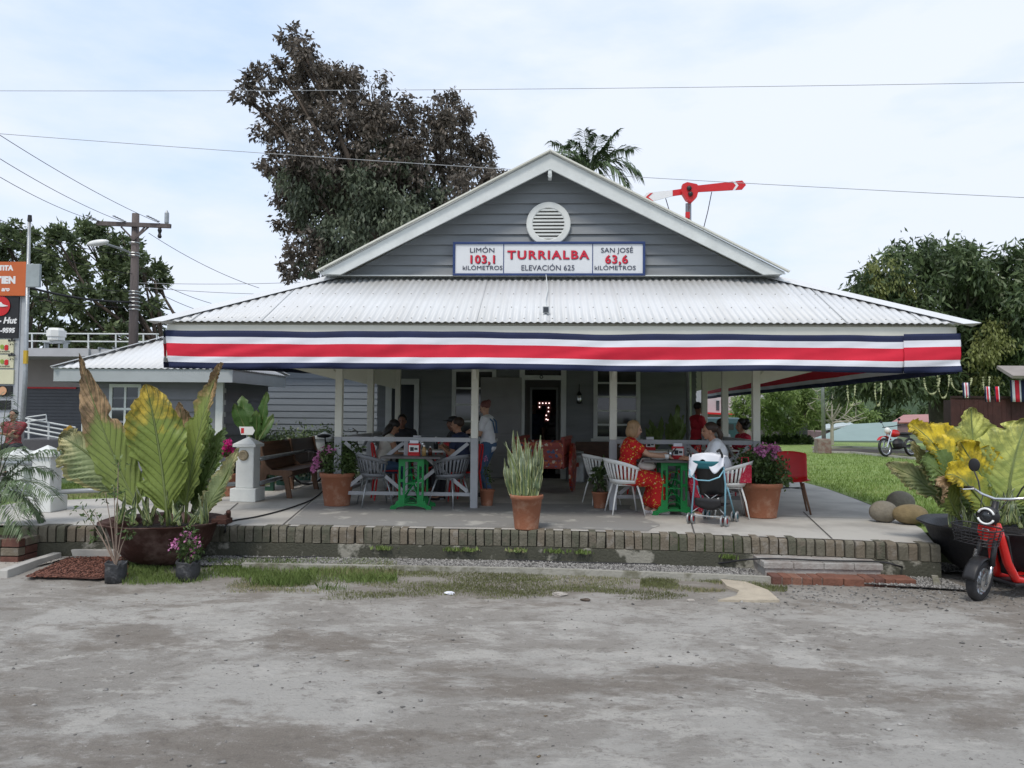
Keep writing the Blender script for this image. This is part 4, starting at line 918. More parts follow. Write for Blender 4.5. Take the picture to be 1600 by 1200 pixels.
m = MB()
def tri_corr(P, Q, A0, A1, pitch=.12):
    P = Vector(P); Q = Vector(Q); k = int((Q-P).length/pitch*6); vs = []; fs = []
    for i in range(k+1):
        u = i/k; b = P.lerp(Q, u)
        s = u*(Q-P).length; wv = .009*math.cos(2*math.pi*s/pitch)
        d = (Q-P).normalized(); a0 = (A0-P).dot(d); a1 = (A1-P).dot(d); L_ = (Q-P).length
        H = (A0-P)-d*a0
        f = min(1, s/max(a0, 1e-3), (L_-s)/max(L_-a1, 1e-3)); nr = d.cross(H).normalized()
        if nr.z < 0: nr = -nr
        vs += [b+nr*wv, b+H*f*.995+nr*wv]
    for i in range(k): fs.append((2*i, 2*i+2, 2*i+3, 2*i+1))
    m.add(vs, fs)
c_ = [(ex0, ey0, ez), (ex1, ey0, ez), (ex1, ey1, ez), (ex0, ey1, ez)]
tri_corr(c_[0], c_[1], ap0, ap1); tri_corr(c_[1], c_[2], ap1, ap1); tri_corr(c_[2], c_[3], ap1, ap0); tri_corr(c_[3], c_[0], ap0, ap0)
rf_ = m.build('roof', M['metalroof'], kk, smooth=True, solid=.006)
m = MB()
for a_, b_ in ((c_[0], ap0), (c_[1], ap1), (c_[2], ap1), (c_[3], ap0), (ap0, ap1)):
    a_ = Vector(a_)+Vector((0, 0, .03)); b_ = Vector(b_)+Vector((0, 0, .03)); m.bar(a_, b_, .22, .012)
m.build('ridge_cap', M['metalroof'], rf_)
m = MB(); fz = .24
m.box((ex0+.03, ey0+.03, ez-fz), (ex1-.03, ey0+.06, ez-.01)); m.box((ex1-.06, ey0+.063, ez-fz), (ex1-.03, ey1-.03, ez-.01)); m.box((ex0+.03, ey0+.063, ez-fz), (ex0+.06, ey1-.03, ez-.01))
m.add([(ex0+.06, ey0+.063, ez-fz+.02), (ex1-.06, ey0+.063, ez-fz+.02), (ex1-.06, ey1, ez-fz+.02), (ex0+.06, ey1, ez-fz+.02)], [(0, 1, 2, 3)])
m.build('fascia', mat('pale_grey_fascia', (.36, .39, .40), .55, .06, 3), kk)
# flat roofed shop
YB = 27
sb = thing('flat_roof_shop', 'flat-roofed shop with projecting slab and dark roller shutter at the left', 'building', (-17, YB, 0))
def bp(px, py, Y): return ony(px, py, Y)
m = MB(); a = bp(-120, 578, YB); b = bp(260, 606, YB); m.box((a.x, YB, b.z), (b.x, YB+6, 3.42)); m.build('wall', mat('beige_render', (.34, .31, .30), .8, .08, 2), sb)
m = MB(); m.box((a.x, YB-.02, b.z-.06), (wx(118, Y=YB), YB+.02, b.z-.003)); m.build('red_trim', M['redplastic'], sb)
m = MB(); x = a.x; z = 0
shm = mat('dark_grey_shutter', (.10, .105, .12), .5, .08, 3)
while z < b.z-.1: m.box((a.x, YB+.05, z), (b.x, YB+.08, z+.105)); z += .12
m.box((a.x, YB+.09, 0), (b.x, YB+.12, b.z)); m.build('roller_shutter', shm, sb)
m = MB(); ca = bp(-120, 543, 24.5); cb = bp(138, 557, 24.5); m.box((ca.x, 24.5, cb.z), (cb.x, 24.6, ca.z)); m.box((ca.x, 24.603, cb.z+.05), (cb.x+3.2, 33, ca.z-.02)); m.build('roof_slab', mat('pale_grey_slab', (.42, .43, .44), .7, .08, 2), sb)
m = MB(); 
for k in range(6):
    x = cb.x+.3+k*.5; m.bar((x, 24.55, ca.z+.0), (x+.9, 27, ca.z-.3), .06, .1)
m.build('slab_beam', M['sidegrey'], sb)
m = MB(); yr = 25.2; 
for py in (521, 533): p = bp(45, py, yr); q = bp(248, py+1, yr); m.tube([p, q], .025, 6)
for px in (50, 92, 138, 181, 224, 245): m.tube([bp(px, 521, yr), bp(px, 545, yr)], .025, 6)
gr_ = m.build('roof_guard_rail', M['whitegrey'], sb)
ac = thing('roof_ventilator', 'white square ventilator unit on legs on the flat shop roof', 'ventilator', tuple(bp(88, 543, 24.9)))
c = bp(88, 526, 24.9); m = MB(); m.lathe([(.001, .28), (.22, .28), (.26, .2), (.3, .2), (.3, 0), (.26, -.02), (.26, -.12), (.16, -.18)], c, 8); m.build('unit_body', M['whiteplastic'], ac)
m = MB(); m.box((c.x-.35, c.y-.2, c.z-.22), (c.x+.35, c.y+.2, c.z-.18))
for s in (-1, 1): m.box((c.x+s*.33-.02, c.y-.1, c.z-.42), (c.x+s*.33+.02, c.y+.1, c.z-.22))
m.build('stand', M['metal'], ac)
# shop totem sign
YT = 17.5
tt = thing('totem_sign', 'tall roadside totem sign with orange, black and cream shop panels at the left edge', 'sign', (bp(0, 600, YT).x, YT, 0))
tcol = mat('totem_grey', (.42, .44, .46), .5, .06, 3); m = MB(); p = bp(-60, 412, YT); q = bp(27, 640, YT); m.box((p.x, YT, 0), (bp(28, 600, YT).x, YT+.12, p.z)); 
m.box((bp(28.2, 600, YT).x, YT+.02, 0), (bp(36, 600, YT).x, YT+.10, p.z-.1)); m.build('column', tcol, tt, bevel=.01)
orange = mat('orange_sign_panel', (.52, .12, .03), .45, .05, 3); creamp = mat('cream_sign_panel', (.62, .60, .42), .45, .05, 3)
def panel(px0, py0, px1, py1, m_, d=.04, nm='panel'):
    a_ = bp(px0, py0, YT-d); b_ = bp(px1, py1, YT-d); m = MB(); m.box((a_.x, YT-d, b_.z), (b_.x, YT-.002, a_.z)); return m.build(nm, m_, tt)
panel(-60, 409, 40, 462, orange, .07); panel(-60, 463, 27.5, 528, M['black'], .04); panel(-60, 530, 20.5, 552, creamp); panel(-60, 554, 20.5, 575, creamp); panel(-60, 577, 20.5, 600, creamp); panel(-60, 602, 18, 619, M['black']); panel(-60, 625, 15, 640, M['black'])
def ST(s, px, py, h, m_, d=.05, nm='lettering', **k):
    m = MB(); c = bp(px, py, YT-d); puttext(m, s, (c.x, YT-d, c.z), h*YT/1200*1.38, **k); return m.build(nm, m_, tt)
wl_ = mat('white_lettering', (.75, .75, .75), .5, .02, 3)
ST('TITA', 9, 419, 8, wl_, .072, off=.01); ST('TIEN', 9, 438, 11, wl_, .072, off=.015); ST('aro', 9, 452, 7, wl_, .072, off=.006, shear=.2)
ST('- Hut', 12, 501, 10, wl_, off=.008, shear=.25); ST('-9595', 12, 516.5, 7.5, wl_, off=.008, shear=.1)
m = MB(); c = bp(1, 478, YT-.05); m.lathe([(.001, 0), (.23, 0), (.235, .01)], (0, 0, 0), 32); m.xf(Matrix.Translation(c) @ Matrix.Rotation(R(90), 4, 'X')); m.build('red_disc', M['redplastic'], tt)
m = MB(); P = lambda x, z: (c.x+x, c.y-.02, c.z+z)
m.prism([(-.2, .0), (-.02, .09), (.02, .09), (.06, .04), (.2, -.005), (.06, -.02), (-.1, -.02)], lambda x, z: (c.x+x, c.y-.016, c.z+z), lambda x, z: (c.x+x, c.y-.012, c.z+z)); m.build('hat_mark', wl_, tt)
for k, py in enumerate((541, 564)):
    ST('e', 3, py, 9, mat('sign_green%d' % k, (.25, .35, .05), .5, .05, 3), off=.012); ST('s', 10, py+1, 11, M['redplastic'], off=.014); ST('*', 18, py-1, 20, M['black'], off=.012)
    ST('de temporada', 7, py+8, 2.2, M['black'])
m = MB(); c = bp(4, 610.5, YT-.05); m.lathe([(.001, 0), (.1, 0), (.103, .008)], (0, 0, 0), 24); m.xf(Matrix.Translation(c) @ Matrix.Rotation(R(90), 4, 'X')); m.build('pale_disc', mat('peach_disc', (.62, .35, .2), .5, .05, 3), tt)
# steel lamp pole with box sign next to it
pl_ = thing('steel_pole', 'slim grey steel pole with a small pale box sign beside the totem sign', 'pole', (bp(40, 690, 16.8).x, 16.8, 0))
x = bp(39, 600, 16.8).x; m = MB(); m.tube([(x-.06, 16.8, 0), (x, 16.8, 2), (bp(46, 345, 16.8).x, 16.8, bp(46, 345, 16.8).z)], [.055, .05, .035], 10); m.build('pole_shaft', M['metal'], pl_, smooth=True)
m = MB(); c = bp(46.5, 341, 16.8); m.cyl(c-Vector((0, 0, .07)), c+Vector((0, 0, .07)), .05, .04); m.build('photo_cell', M['black'], pl_)
m = MB(); a = bp(43, 413, 16.75); b = bp(63, 449, 16.75); m.box((a.x, 16.7, b.z), (b.x, 16.78, a.z)); m.build('box_sign', mat('faded_box_sign', (.32, .36, .37), .5, .1, 6), pl_, bevel=.01)
m = MB(); c = bp(40, 558, 16.7); m.box((c.x-.03, 16.66, c.z-.15), (c.x+.05, 16.72, c.z+.15)); m.build('yellow_tag', mat('yellow_tag', (.5, .33, .03), .5, .1, 6), pl_)
# wooden power pole
YU = 24
up_ = thing('power_pole', 'weathered wooden power pole with a crossarm behind the kiosk roof', 'pole', (bp(210, 600, YU).x, YU, 0))
m = MB(); tpp = bp(212, 334, YU); m.tube([(bp(208, 600, YU).x, YU, 0), tpp], [.17, .11], 12); m.build('pole_shaft', M['pole'], up_, smooth=True)
ca_, cb_ = bp(156, 350.5, YU), bp(270, 355, YU); m = MB(); m.bar(ca_+Vector((0, -.14, 0)), cb_+Vector((0, -.14, 0)), .1, .13); m.build('crossarm', M['pole'], up_)
m = MB(); j = bp(212, 376, YU)+Vector((0, -.12, 0))
for px in (193, 230, 236): m.bar(j, bp(px, 356, YU)+Vector((0, -.14, 0)), .03, .05)
m.build('brace', M['pole'], up_)
m = MB()
for py in (380, 396, 400, 460, 466, 472, 478, 484, 456): c = bp(210, py, YU); m.lathe([(.165, -.02), (.175, 0), (.165, .02)], c, 12)
m.build('steel_band', M['metal'], up_)
for px, py in ((158, 349), (200, 350), (252, 350)):
    c = bp(px, py, YU)+Vector((0, -.2, .02)); m = MB(); d = Vector((-.35, -.15, .17)); 
    for q in range(5): m.lathe([(.02, 0), (.06, .02), (.02, .04)], c+d*(q/5), 8)
    m.build('insulator', M['metal'], up_)
c = bp(264, 342, YU)+Vector((0, -.14, 0)); m = MB(); m.lathe([(.06, -.2), (.07, -.15), (.07, .15), (.04, .2), (.02, .24)], c, 10); m.build('line_fuse', M['metal'], up_)
c = bp(253, 364, YU)+Vector((0, -.14, 0)); m = MB(); m.lathe([(.04, -.2), (.07, -.15), (.04, -.05), (.07, .05), (.03, .2)], c, 8); m.build('surge_arrester', M['black'], up_)
slm = thing('street_lamp', 'pale street lamp head on an arm from the wooden power pole', 'street lamp', tuple(bp(205, 396, YU)))
m = MB(); m.tube([bp(206, 396, YU), bp(190, 389, YU-.4), bp(165, 381, YU-.9)], .035, 8); m.build('lamp_arm', M['metal'], slm)
m = MB(); c = bp(153, 379.5, YU-1.1); m.ell(c, (.36, .14, .1), 14, 8, 0, Matrix.Rotation(R(-8), 3, 'Y') @ Matrix.Rotation(R(15), 3, 'X')); m.build('lamp_head', M['whiteplastic'], slm, smooth=True)
# overhead lines: each a sagging cable between two supports
def cable(label, a, b, sag, r=.012, m_=None, n=24, group='overhead power and telephone lines', name='overhead_wire'):
    a = Vector(a); b = Vector(b); pts = [a.lerp(b, i/n)+Vector((0, 0, -sag*4*(i/n)*(1-i/n))) for i in range(n+1)]
    m = MB(); m.tube(pts, r, 5); return setp(m.build(name, m_ or M['wire'], smooth=True), label, 'cable', group)
q = lambda px, py, Y: ony(px, py, Y)
cable('pale cable crossing the whole sky above the gable apex, the highest line', q(-250, 141, 17), q(1850, 124, 17), .10, .0065, M['wirepale'])
cable('thin cable sloping down from the left edge over the gable top', q(-200, 193, 15), q(1800, 318, 15), .12, .0065, M['wirepale'])
cable('black wire to the right insulator of the crossarm, uppermost of three', q(-60, 172, 15), q(250, 349, YU-.3), .15, .008)
cable('black wire to the middle insulator of the crossarm, second of three', q(-60, 210, 15), q(196, 348, YU-.4), .15, .008)
cable('black wire to the left end of the crossarm, lowest of three', q(-60, 240, 15), q(150, 345, YU-.4), .15, .008)
cable('wire sloping down from the crossarm to the skirt roof behind', q(232, 364, YU), q(405, 450, 26), .15, .009)
cable('level grey wire from the pole to the foot of the bronze tree, the upper one', q(212, 442, YU), q(470, 441, 26), .05, .009, M['wirepale'])
cable('level grey wire from the pole to the foot of the bronze tree, the lower one', q(212, 448, YU), q(440, 460, 26), .05, .009, M['wirepale'])
for i, (lab, y0, y1, x1, r_) in enumerate((('thick black bundle cable swinging across the orange sign panel to the pole', 427, 472, 205, .035), ('telephone wire just above the thick bundle, left of the pole', 410, 455, 207, .010), ('telephone wire crossing the umbrella tree halfway up, left of the pole', 352, 428, 207, .010), ('telephone wire through the upper umbrella tree, left of the pole', 330, 400, 207, .010), ('wire just under the thick bundle, left of the pole', 441, 480, 205, .012))):
    cable(lab, q(-60, y0-14, 19), q(x1, y1, YU-.15), .25, r_)
for i, (y0, y1, x1) in enumerate(((440, 474, 330), (455, 488, 320), (466, 500, 300), (476, 505, 290))):
    cable(['first', 'second', 'third', 'fourth'][i]+' from the top of the four wires leaving the pole down to the right roof', q(212, y0-18, YU), q(x1, y1, 28), .1, .010)
# ramp with white handrails, low wall, hydrant
rp_ = thing('ramp_railing', 'white tubular handrails of a ramp beside the shop shutter', 'railing', tuple(onz(80, 700)))
Yr = 20; m = MB()
for k in range(4): m.tube([bp(30, 652+k*7, Yr), bp(118, 668+k*7, Yr)], .025, 6)
m.tube([bp(42, 652, Yr-.1), bp(72, 648, Yr-.1), bp(73, 660, Yr-.1)], .02, 6); m.tube([bp(42, 659, Yr-.1), bp(72, 655, Yr-.1)], .02, 6); m.build('rail', M['whitegrey'], rp_)
m = MB()
for px in (45, 76, 108): m.tube([bp(px, 651+(px-30)*.18, Yr), bp(px, 690, Yr)], .025, 6)
m.build('rail_post', M['whitegrey'], rp_)
o = MB(); a = bp(20, 686, Yr); b = bp(115, 700, Yr); o.box((a.x, Yr-.1, -.03), (b.x, Yr+2.5, a.z)); setp(o.build('ramp_wall', M['asphalt'], bevel=.02), 'dark low ramp wall under the white handrails', 'wall')
hy = thing('yellow_hydrant', 'small orange-yellow hydrant at the end of the ramp handrails', 'hydrant', tuple(onz(109, 712)))
c = bp(109, 672, 19.5); m = MB(); m.lathe([(.06, -.8), (.06, -.1), (.1, -.08), (.1, .0), (.07, .08), (.02, .12)], c, 12); m.build('hydrant_body', mat('yellow_paint', (.55, .3, .02), .5, .1, 5), hy)
m = MB(); m.cyl(c+Vector((-.15, 0, 0)), c+Vector((.15, 0, 0)), .04); m.build('hydrant_outlet', bpy.data.materials['yellow_paint'], hy)
# ================================================================ right background
ht = thing('grey_house', 'grey rendered house with dark windows and red lean-to roof, seen between the right veranda posts', 'house', tuple(onz(1128, 680)))
Yh = 55; a = bp(1100, 612, Yh); b = bp(1195, 660, Yh); m = MB(); m.box((a.x, Yh, 0), (b.x, Yh+6, a.z+1.5)); m.build('wall', mat('house_render', (.42, .41, .42), .8, .08, 2), ht)
for p in ((1119, 626, 1124, 641), (1127, 625, 1132, 630), (1146, 624, 1150, 640)):
    u = bp(p[0], p[1], Yh-.05); v = bp(p[2], p[3], Yh-.05); m = MB(); m.box((u.x, Yh-.05, v.z), (v.x, Yh-.003, u.z)); m.build('window', M['glass'], ht)
m = MB(); u = bp(1095, 645, Yh-1.5); v = bp(1150, 650, Yh-1.5); m.bar((u.x, Yh-1, u.z), (v.x, Yh-1, u.z-.1), 2, .12); m.build('lean_to_roof', M['redplastic'], ht)
vn = thing('parked_van', 'dark teal van parked beyond the veranda, seen behind two seated people', 'van', tuple(onz(1138, 700)))
Yv = 26; a = bp(1112, 652, Yv); b = bp(1163, 700, Yv); m = MB(); m.box((a.x-2.2, Yv, .3), (b.x, Yv+1.7, a.z)); m.build('body', mat('teal_car_paint', (.015, .05, .055), .3, .1, 3), vn, bevel=.18)
m = MB(); m.box((a.x-1.8, Yv-.012, .85), (b.x-.35, Yv-.002, a.z-.22)); m.build('side_window', M['glass'], vn)
for x in (a.x-1.5, b.x-.5): m = MB(); m.cyl((x, Yv-.02, .3), (x, Yv+.2, .3), .3, .3, 18); m.build('wheel', M['black'], vn)
o = MB(); Yw = 37.5; a = bp(1165, 655, Yw); b = bp(1262, 690, Yw); o.box((a.x, Yw, -.03), (b.x, Yw+.2, a.z-.1)); o.box((a.x-2, Yw-.06, a.z-.1), (b.x+.1, Yw+.26, a.z-.02)); setp(o.build('boundary_wall', mat('stained_grey_wall', (.34, .33, .32), .8, .2, .8, .2, 10, col2=(.20, .20, .21), thr=(.4, .6))), 'stained grey boundary wall behind the crooked small tree', 'wall')
hd = thing('hedge', 'low dark hedge at the foot of the grey boundary wall', 'hedge', tuple(onz(1235, 692)))
crownmesh('foliage', pblobs([(px, 686, 6) for px in range(1190, 1272, 7)], 36.8, .2, 3), 3500, .14, LM['bush'], hd, 61, K=8)
# teal corrugated roofs of lower buildings beyond the lawn
for nm, lab, pts_, Yt_, c_ in (('low_roof_house', 'low building with a pale teal metal roof beyond the lawn', [(1262, 690), (1402, 690), (1402, 660), (1330, 664)], 42, (.19, .27, .25)), ('low_roof_house', 'long low building with a pinkish red roof under the mango tree', [(1392, 661), (1500, 659), (1500, 647), (1412, 649)], 60, (.34, .14, .12)), ('low_roof_house', 'small building with a pale grey sloped roof left of the teal roof', [(1285, 672), (1335, 664), (1322, 658), (1290, 664)], 48, (.40, .46, .46))):
    h_ = thing(nm, lab, 'house', tuple(ony(pts_[0][0]+20, 700, Yt_)), 'low houses beyond the lawn')
    n = len(pts_); fr_ = [ony(a, b, Yt_) for a, b in pts_[:2]]; bk_ = [ony(a, b, Yt_+5) for a, b in pts_[2:]]
    m = MB(); m.add(fr_+bk_, [(0, 1, 2, 3)]); m.build('roof', mat(lab.split()[3]+'_roof_metal', c_, .5, .08, .6), h_, solid=.1)
    m = MB(); zf = min(fr_[0].z, fr_[1].z); m.box((fr_[0].x+.3, Yt_+.2, ZG), (fr_[1].x-.3, Yt_+5, max(zf-.12, .05))); m.build('wall', mat('dull_wall%d' % Yt_, (.22, .15, .15), .8, .2, 2), h_)
# shed, with flags
YS_ = 21; sh_ = thing('wooden_shed', 'dark reddish-brown boarded shed behind the right bowl plant', 'shed', (ony(1560, 690, YS_).x, YS_, 0))
a = ony(1486, 622, YS_); m = MB(); x = a.x; r_ = random.Random(1)
while x < a.x+5.5: m.box((x, YS_+r_.uniform(0, .012), 0), (x+.115, YS_+.04, a.z+.0)); x += .12
m.build('board_wall', mat('dark_red_boards', (.055, .02, .018), .7, .25, 5, .2, 20), sh_)
m = MB(); m.box((a.x+.05, YS_+.05, 0), (a.x+5.5, YS_+.5, a.z-.05)); m.box((a.x, YS_-.02, a.z+.003), (a.x+5.5, YS_+.06, a.z+.06)); m.build('shed_frame', mat('black_brown_frame', (.03, .015, .013), .8, .2, 5), sh_)
u = ony(1582, 574, YS_-.6); m = MB(); m.add([(u.x, YS_-.6, u.z-.25), (u.x+6, YS_-.6, u.z-.25), (u.x+6, YS_+.1, u.z+.05), (u.x, YS_+.1, u.z+.05)], [(0, 1, 2, 3)]); m.build('shed_roof', mat('grey_brown_roof', (.25, .22, .2), .6, .2, 2), sh_, solid=.08)
for i, (px, w_) in enumerate(((1578, 22), (1597, 24), (1504, 10), (1538, 9), (1553, 9))):
    y0, y1 = (594, 628) if i < 2 else ((598, 622) if i == 2 else (604, 628))
    A = ony(px, y0, YS_-.3-.2*(i > 1)); B = ony(px+w_, y1, YS_-.3-.2*(i > 1)); m = MB(); W_ = B.x-A.x
    for k, mi in enumerate((0, 1, 2, 2, 1, 0)):
        m.grid(lambda u_, v_, k=k: (A.x+W_*(k+u_)/6+.02*v_, A.y+.03*math.sin((k+u_)*1.6+i), A.z+(B.z-A.z)*v_), 3, 4, mi)
    setp(m.build('hanging_flag', [M['navy'], M['cwhite'], M['red']], smooth=True, solid=.004), ['striped flag hung from the shed roof, left one of the pair at the right edge', 'striped flag hung from the shed roof at the very right edge', 'small striped flag hanging in the shade beside the mango trunk', 'small striped flag among hanging creepers, the left of two in the middle', 'small striped flag among hanging creepers, the right of two in the middle'][i], 'flag', 'striped flags by the shed')
# lamp post with concrete footing
b = onz(1286, 708); lp = thing('lamp_post', 'thin grey lamp post on a stained concrete block on the lawn', 'lamp post', tuple(b)); s_ = b.y/1200
m = MB(); m.box((b.x-.24, b.y-.2, -.02), (b.x+.24, b.y+.24, .52)); m.build('footing', mat('stained_concrete_block', (.27, .23, .20), .85, .25, 6, .4, 30, col2=(.2, .12, .1)), lp, bevel=.03)
m = MB(); m.tube([(b.x+.03, b.y, .52), (b.x, b.y, 2.6), (b.x, b.y, 4.6)], [.075, .06, .05], 10); m.build('post_shaft', M['metal'], lp, smooth=True)
m = MB(); m.tube([(b.x, b.y, 4.6), (b.x-.3, b.y-.4, 4.75), (b.x-.5, b.y-.9, 4.75)], .03, 8); m.ell((b.x-.6, b.y-1.1, 4.74), (.1, .28, .06)); m.build('lamp_head', M['metal'], lp)
# railway semaphore behind the roof
Ys = 15.5; a = ony(1076, 360, Ys); sf = thing('railway_semaphore', 'red and white railway semaphore signal standing behind the right roof slope', 'signal', (a.x, Ys, 0))
m = MB(); t_ = ony(1076, 318, Ys); m.tube([(a.x, Ys, 0), t_], .055, 10); m.build('signal_post', M['metal'], sf, smooth=True)
m = MB(); A = lambda px, py: ony(px, py, Ys)
def plate(name, pts_, m_, d=.03, off=0, parent=None):
    P = [ony(x_, y_, Ys) for x_, y_ in pts_]; m = MB(); m.prism([(p.x, p.z) for p in P], lambda x_, z_: (x_, Ys-.06-off-d, z_), lambda x_, z_: (x_, Ys-.06-off, z_)); return m.build(name, m_, parent or sf)
hub = plate('signal_head', [(1064, 292), (1071, 289), (1086, 292), (1090, 297), (1086, 312), (1078, 320), (1070, 316), (1062, 303)], M['redplastic'], .14)
m = MB()
for px, py in ((1077, 294), (1079, 303)): c = ony(px, py, Ys-.22); m.ell(c, (.05, .04, .05))
m.build('lamp_lens', M['black'], hub, smooth=True)
arm = plate('signal_arm', [(1086, 292), (1158, 284), (1164, 291), (1158, 298), (1087, 302)], M['redplastic']); plate('white_chevron', [(1143, 286), (1147, 285.6), (1152, 292), (1147, 299), (1143, 299.4), (1148, 292)], wl_, .006, .031, arm)
ar2 = plate('signal_arm', [(1064, 297), (1050, 299), (1050, 308), (1065, 306)], M['redplastic']); 
arm2 = plate('white_arm', [(1049.8, 299), (1010, 303), (1003, 311), (1012, 318), (1049.8, 308)], wl_, .03)
plate('red_chevron', [(1015, 304), (1019, 303.6), (1012, 310), (1020, 316), (1016, 316.6), (1008, 310)], M['redplastic'], .006, .031, arm2)
m = MB(); m.tube([A(1072, 318), A(1072, 344)], .012, 5); m.tube([A(1112, 300), A(1106, 330), A(1098, 362)], .009, 5); m.tube([A(1040, 310), A(1046, 330)], .009, 5); m.build('control_wire', M['wire'], sf)
m = MB(); c = A(1073, 338); m.box((c.x-.04, Ys-.12, c.z-.06), (c.x+.04, Ys-.05, c.z+.06)); m.build('control_box', M['redplastic'], sf)
# distant hills
hm = mat('forested_hill', (.035, .06, .03), .95, .35, .02, 0, col2=(.06, .09, .04))
def hill(u, v):
    x = -500+1900*u; h = 95*math.exp(-((x-520)/260)**2)+60*math.exp(-((x-900)/200)**2)+35*noise.noise(Vector((x/130, 0, 0)))+28; return (x, 700+500*v, ZG-2+max(0, h)*math.sin(math.pi*min(1, v*1.6)/1.6*1.0)**.8 if v > 0 else ZG-2)
setp(MB().grid(hill, 120, 16).build('hills', hm, keep=True, smooth=True), kind='structure')
# ================================================================ planted bowls and pots
def bezier(a, c, b, t): return a*(1-t)**2+c*2*t*(1-t)+b*t*t
def bigleaf(name, base, tip, W, bend, m_, parent, nh=(0, -1, .15), pet=.10, fold=.25, pleat=.02, ruff=.03, seed=0, nu=130, nv=18, widest=.8, pw=.82):
    base = Vector(base); tip = Vector(tip); ctrl = base.lerp(tip, .55)+Vector(bend); nh = Vector(nh).normalized(); L_ = (tip-base).length; m = MB()
    def fn(u, v):
        p = bezier(base, ctrl, tip, u); d = (bezier(base, ctrl, tip, min(1, u+.02))-bezier(base, ctrl, tip, max(0, u-.02))).normalized()
        sd = d.cross(nh).normalized(); nr = sd.cross(d).normalized()
        s = 2*v-1; q = max(0, (u-pet)/(1-pet)); prof = (math.sin(math.pi*min(1, q)**widest)**pw if q > 0 and q < 1 else 0)*W/2+.008*(1-q)
        prof *= 1+.10*noise.noise(Vector((u*9, (1 if s > 0 else -1)*4+seed, seed)))+.012*math.sin(u*2*math.pi*9.3+(1 if s > 0 else 0))
        nn = noise.noise(Vector((u*13+seed*3, (1 if s > 0 else -1)*5+seed, 1.5))); prof *= 1-.30*max(0, min(1, (nn-.28)*6))*(abs(s)**2)
        a = abs(s); ph = 2*math.pi*14*(u-.42*a*.5); off = -fold*a*prof + pleat*math.sin(ph)*a**.7*(1 if q > .02 else 0)*4*a*(1-a*.72)*.9 + ruff*a*a*noise.noise(Vector((u*6, s*2+seed*3, seed*1.7)))*2 + .03*noise.noise(Vector((u*4, s+seed, 2)))
        u3 = .06*a*prof*2*(1-u)
        return p+sd*s*prof-nr*off+d*u3*(-1)*0+d*a*prof*.18
    m.grid(fn, nu, nv, 0, uv=True); n0 = len(m.v)
    pts = [bezier(base, ctrl, tip, i/14) for i in range(15)]; m.tube(pts, [.016*(1-.85*i/14) for i in range(15)], 6, 1)
    return m.build(name, [m_, M['rib']], parent, smooth=True)
M['rib'] = mat('pale_leaf_rib', (.16, .20, .07), .5, .1, 6)
G0 = (.22, .28, .075); GV = (.045, .075, .018)
B_brown = bladeleaf('green_leaf_with_dry_brown_tip', G0, (.40, .27, .15), GV, .60, .68, .3)
B_yel = bladeleaf('green_leaf_with_yellow_top', (.21, .275, .06), (.54, .40, .06), GV, .68, .95, .7)
B_green = bladeleaf('green_leaf', (.16, .235, .07), (.14, .19, .05), GV, .9, 1.3, .3)
B_tip = bladeleaf('green_leaf_with_small_dry_tip', (.225, .285, .075), (.42, .28, .14), GV, .76, .9, .35)
B_pale = bladeleaf('pale_green_pleated_leaf', (.26, .32, .15), (.55, .50, .26), (.10, .14, .05), .62, 1.05, .6, edge=(.40, .38, .18))
B_yy = bladeleaf('yellow_leaf', (.27, .32, .06), (.62, .48, .03), (.22, .22, .05), .35, .7, .8)
B_lime = bladeleaf('lime_leaf', (.30, .40, .10), (.54, .55, .15), (.26, .32, .10), .15, 1.0, .7)
B_snake = bladeleaf('striped_strap_leaf', (.12, .165, .085), (.28, .33, .22), (.06, .10, .05), .4, .8, .9, edge=(.42, .44, .22), trans=.1)
def bowl(name, label, c, rx, h, m_, soil_z, seedn, flare=.12, cat='planter'):
    t = thing(name, label, cat, (c[0], c[1], c[2])); prof = [(.02, 0), (.25, .01), (.5, .09), (.72, .27), (.86, .52), (.95, .8), (1.0, .97), (1+flare, 1.06), (1+flare, 1.085), (.985, 1.01), (.93, .82), (.8, .6)]
    m = MB(); m.lathe([(r*rx, z*h) for r, z in prof], c, 72, wob=.03); m.build('bowl', m_, t, smooth=True)
    m = MB(); m.grid(lambda u, v: (c[0]+rx*.93*v*math.cos(u*2*math.pi), c[1]+rx*.93*v*math.sin(u*2*math.pi), c[2]+h*soil_z+.03*noise.noise(Vector((math.cos(u*6.283)*v*4, math.sin(u*6.283)*v*4, 0)))), 32, 8); m.build('soil', M['soil'], t)
    return t
rust = mat('rusty_iron', (.052, .022, .016), .8, .3, 3, .5, 30, col2=(.15, .10, .085), thr=(.5, .66), spec=.3)
c = (ony(255, 862, 8.43).x, 8.43, ZG); rx = .57
bw = bowl('iron_bowl_planter', 'large round rusty iron cauldron holding the tall broad-leaved plant at the left', c, rx, .46, rust, .85, 1, .16)
m = MB(); m.tube([(c[0]+rx*1.05, c[1], c[2]+.5), (c[0]+rx*1.25, c[1]+.05, c[2]+.53), (c[0]+rx*1.28, c[1], c[2]+.6)], [.05, .04, .03], 6); m.box((c[0]+rx*1.0, c[1]-.08, c[2]+.46), (c[0]+rx*1.3, c[1]+.1, c[2]+.52)); m.build('spout', rust, bw, bevel=.01)
ap = thing('broad_leaf_plant', 'tall plant with upright ribbed leaves, some with dry brown tips, in the rusty bowl', 'plant', (c[0], c[1], c[2]+.4))
def LP(px, py, dy=0): return ony(px, py, 8.43+dy)
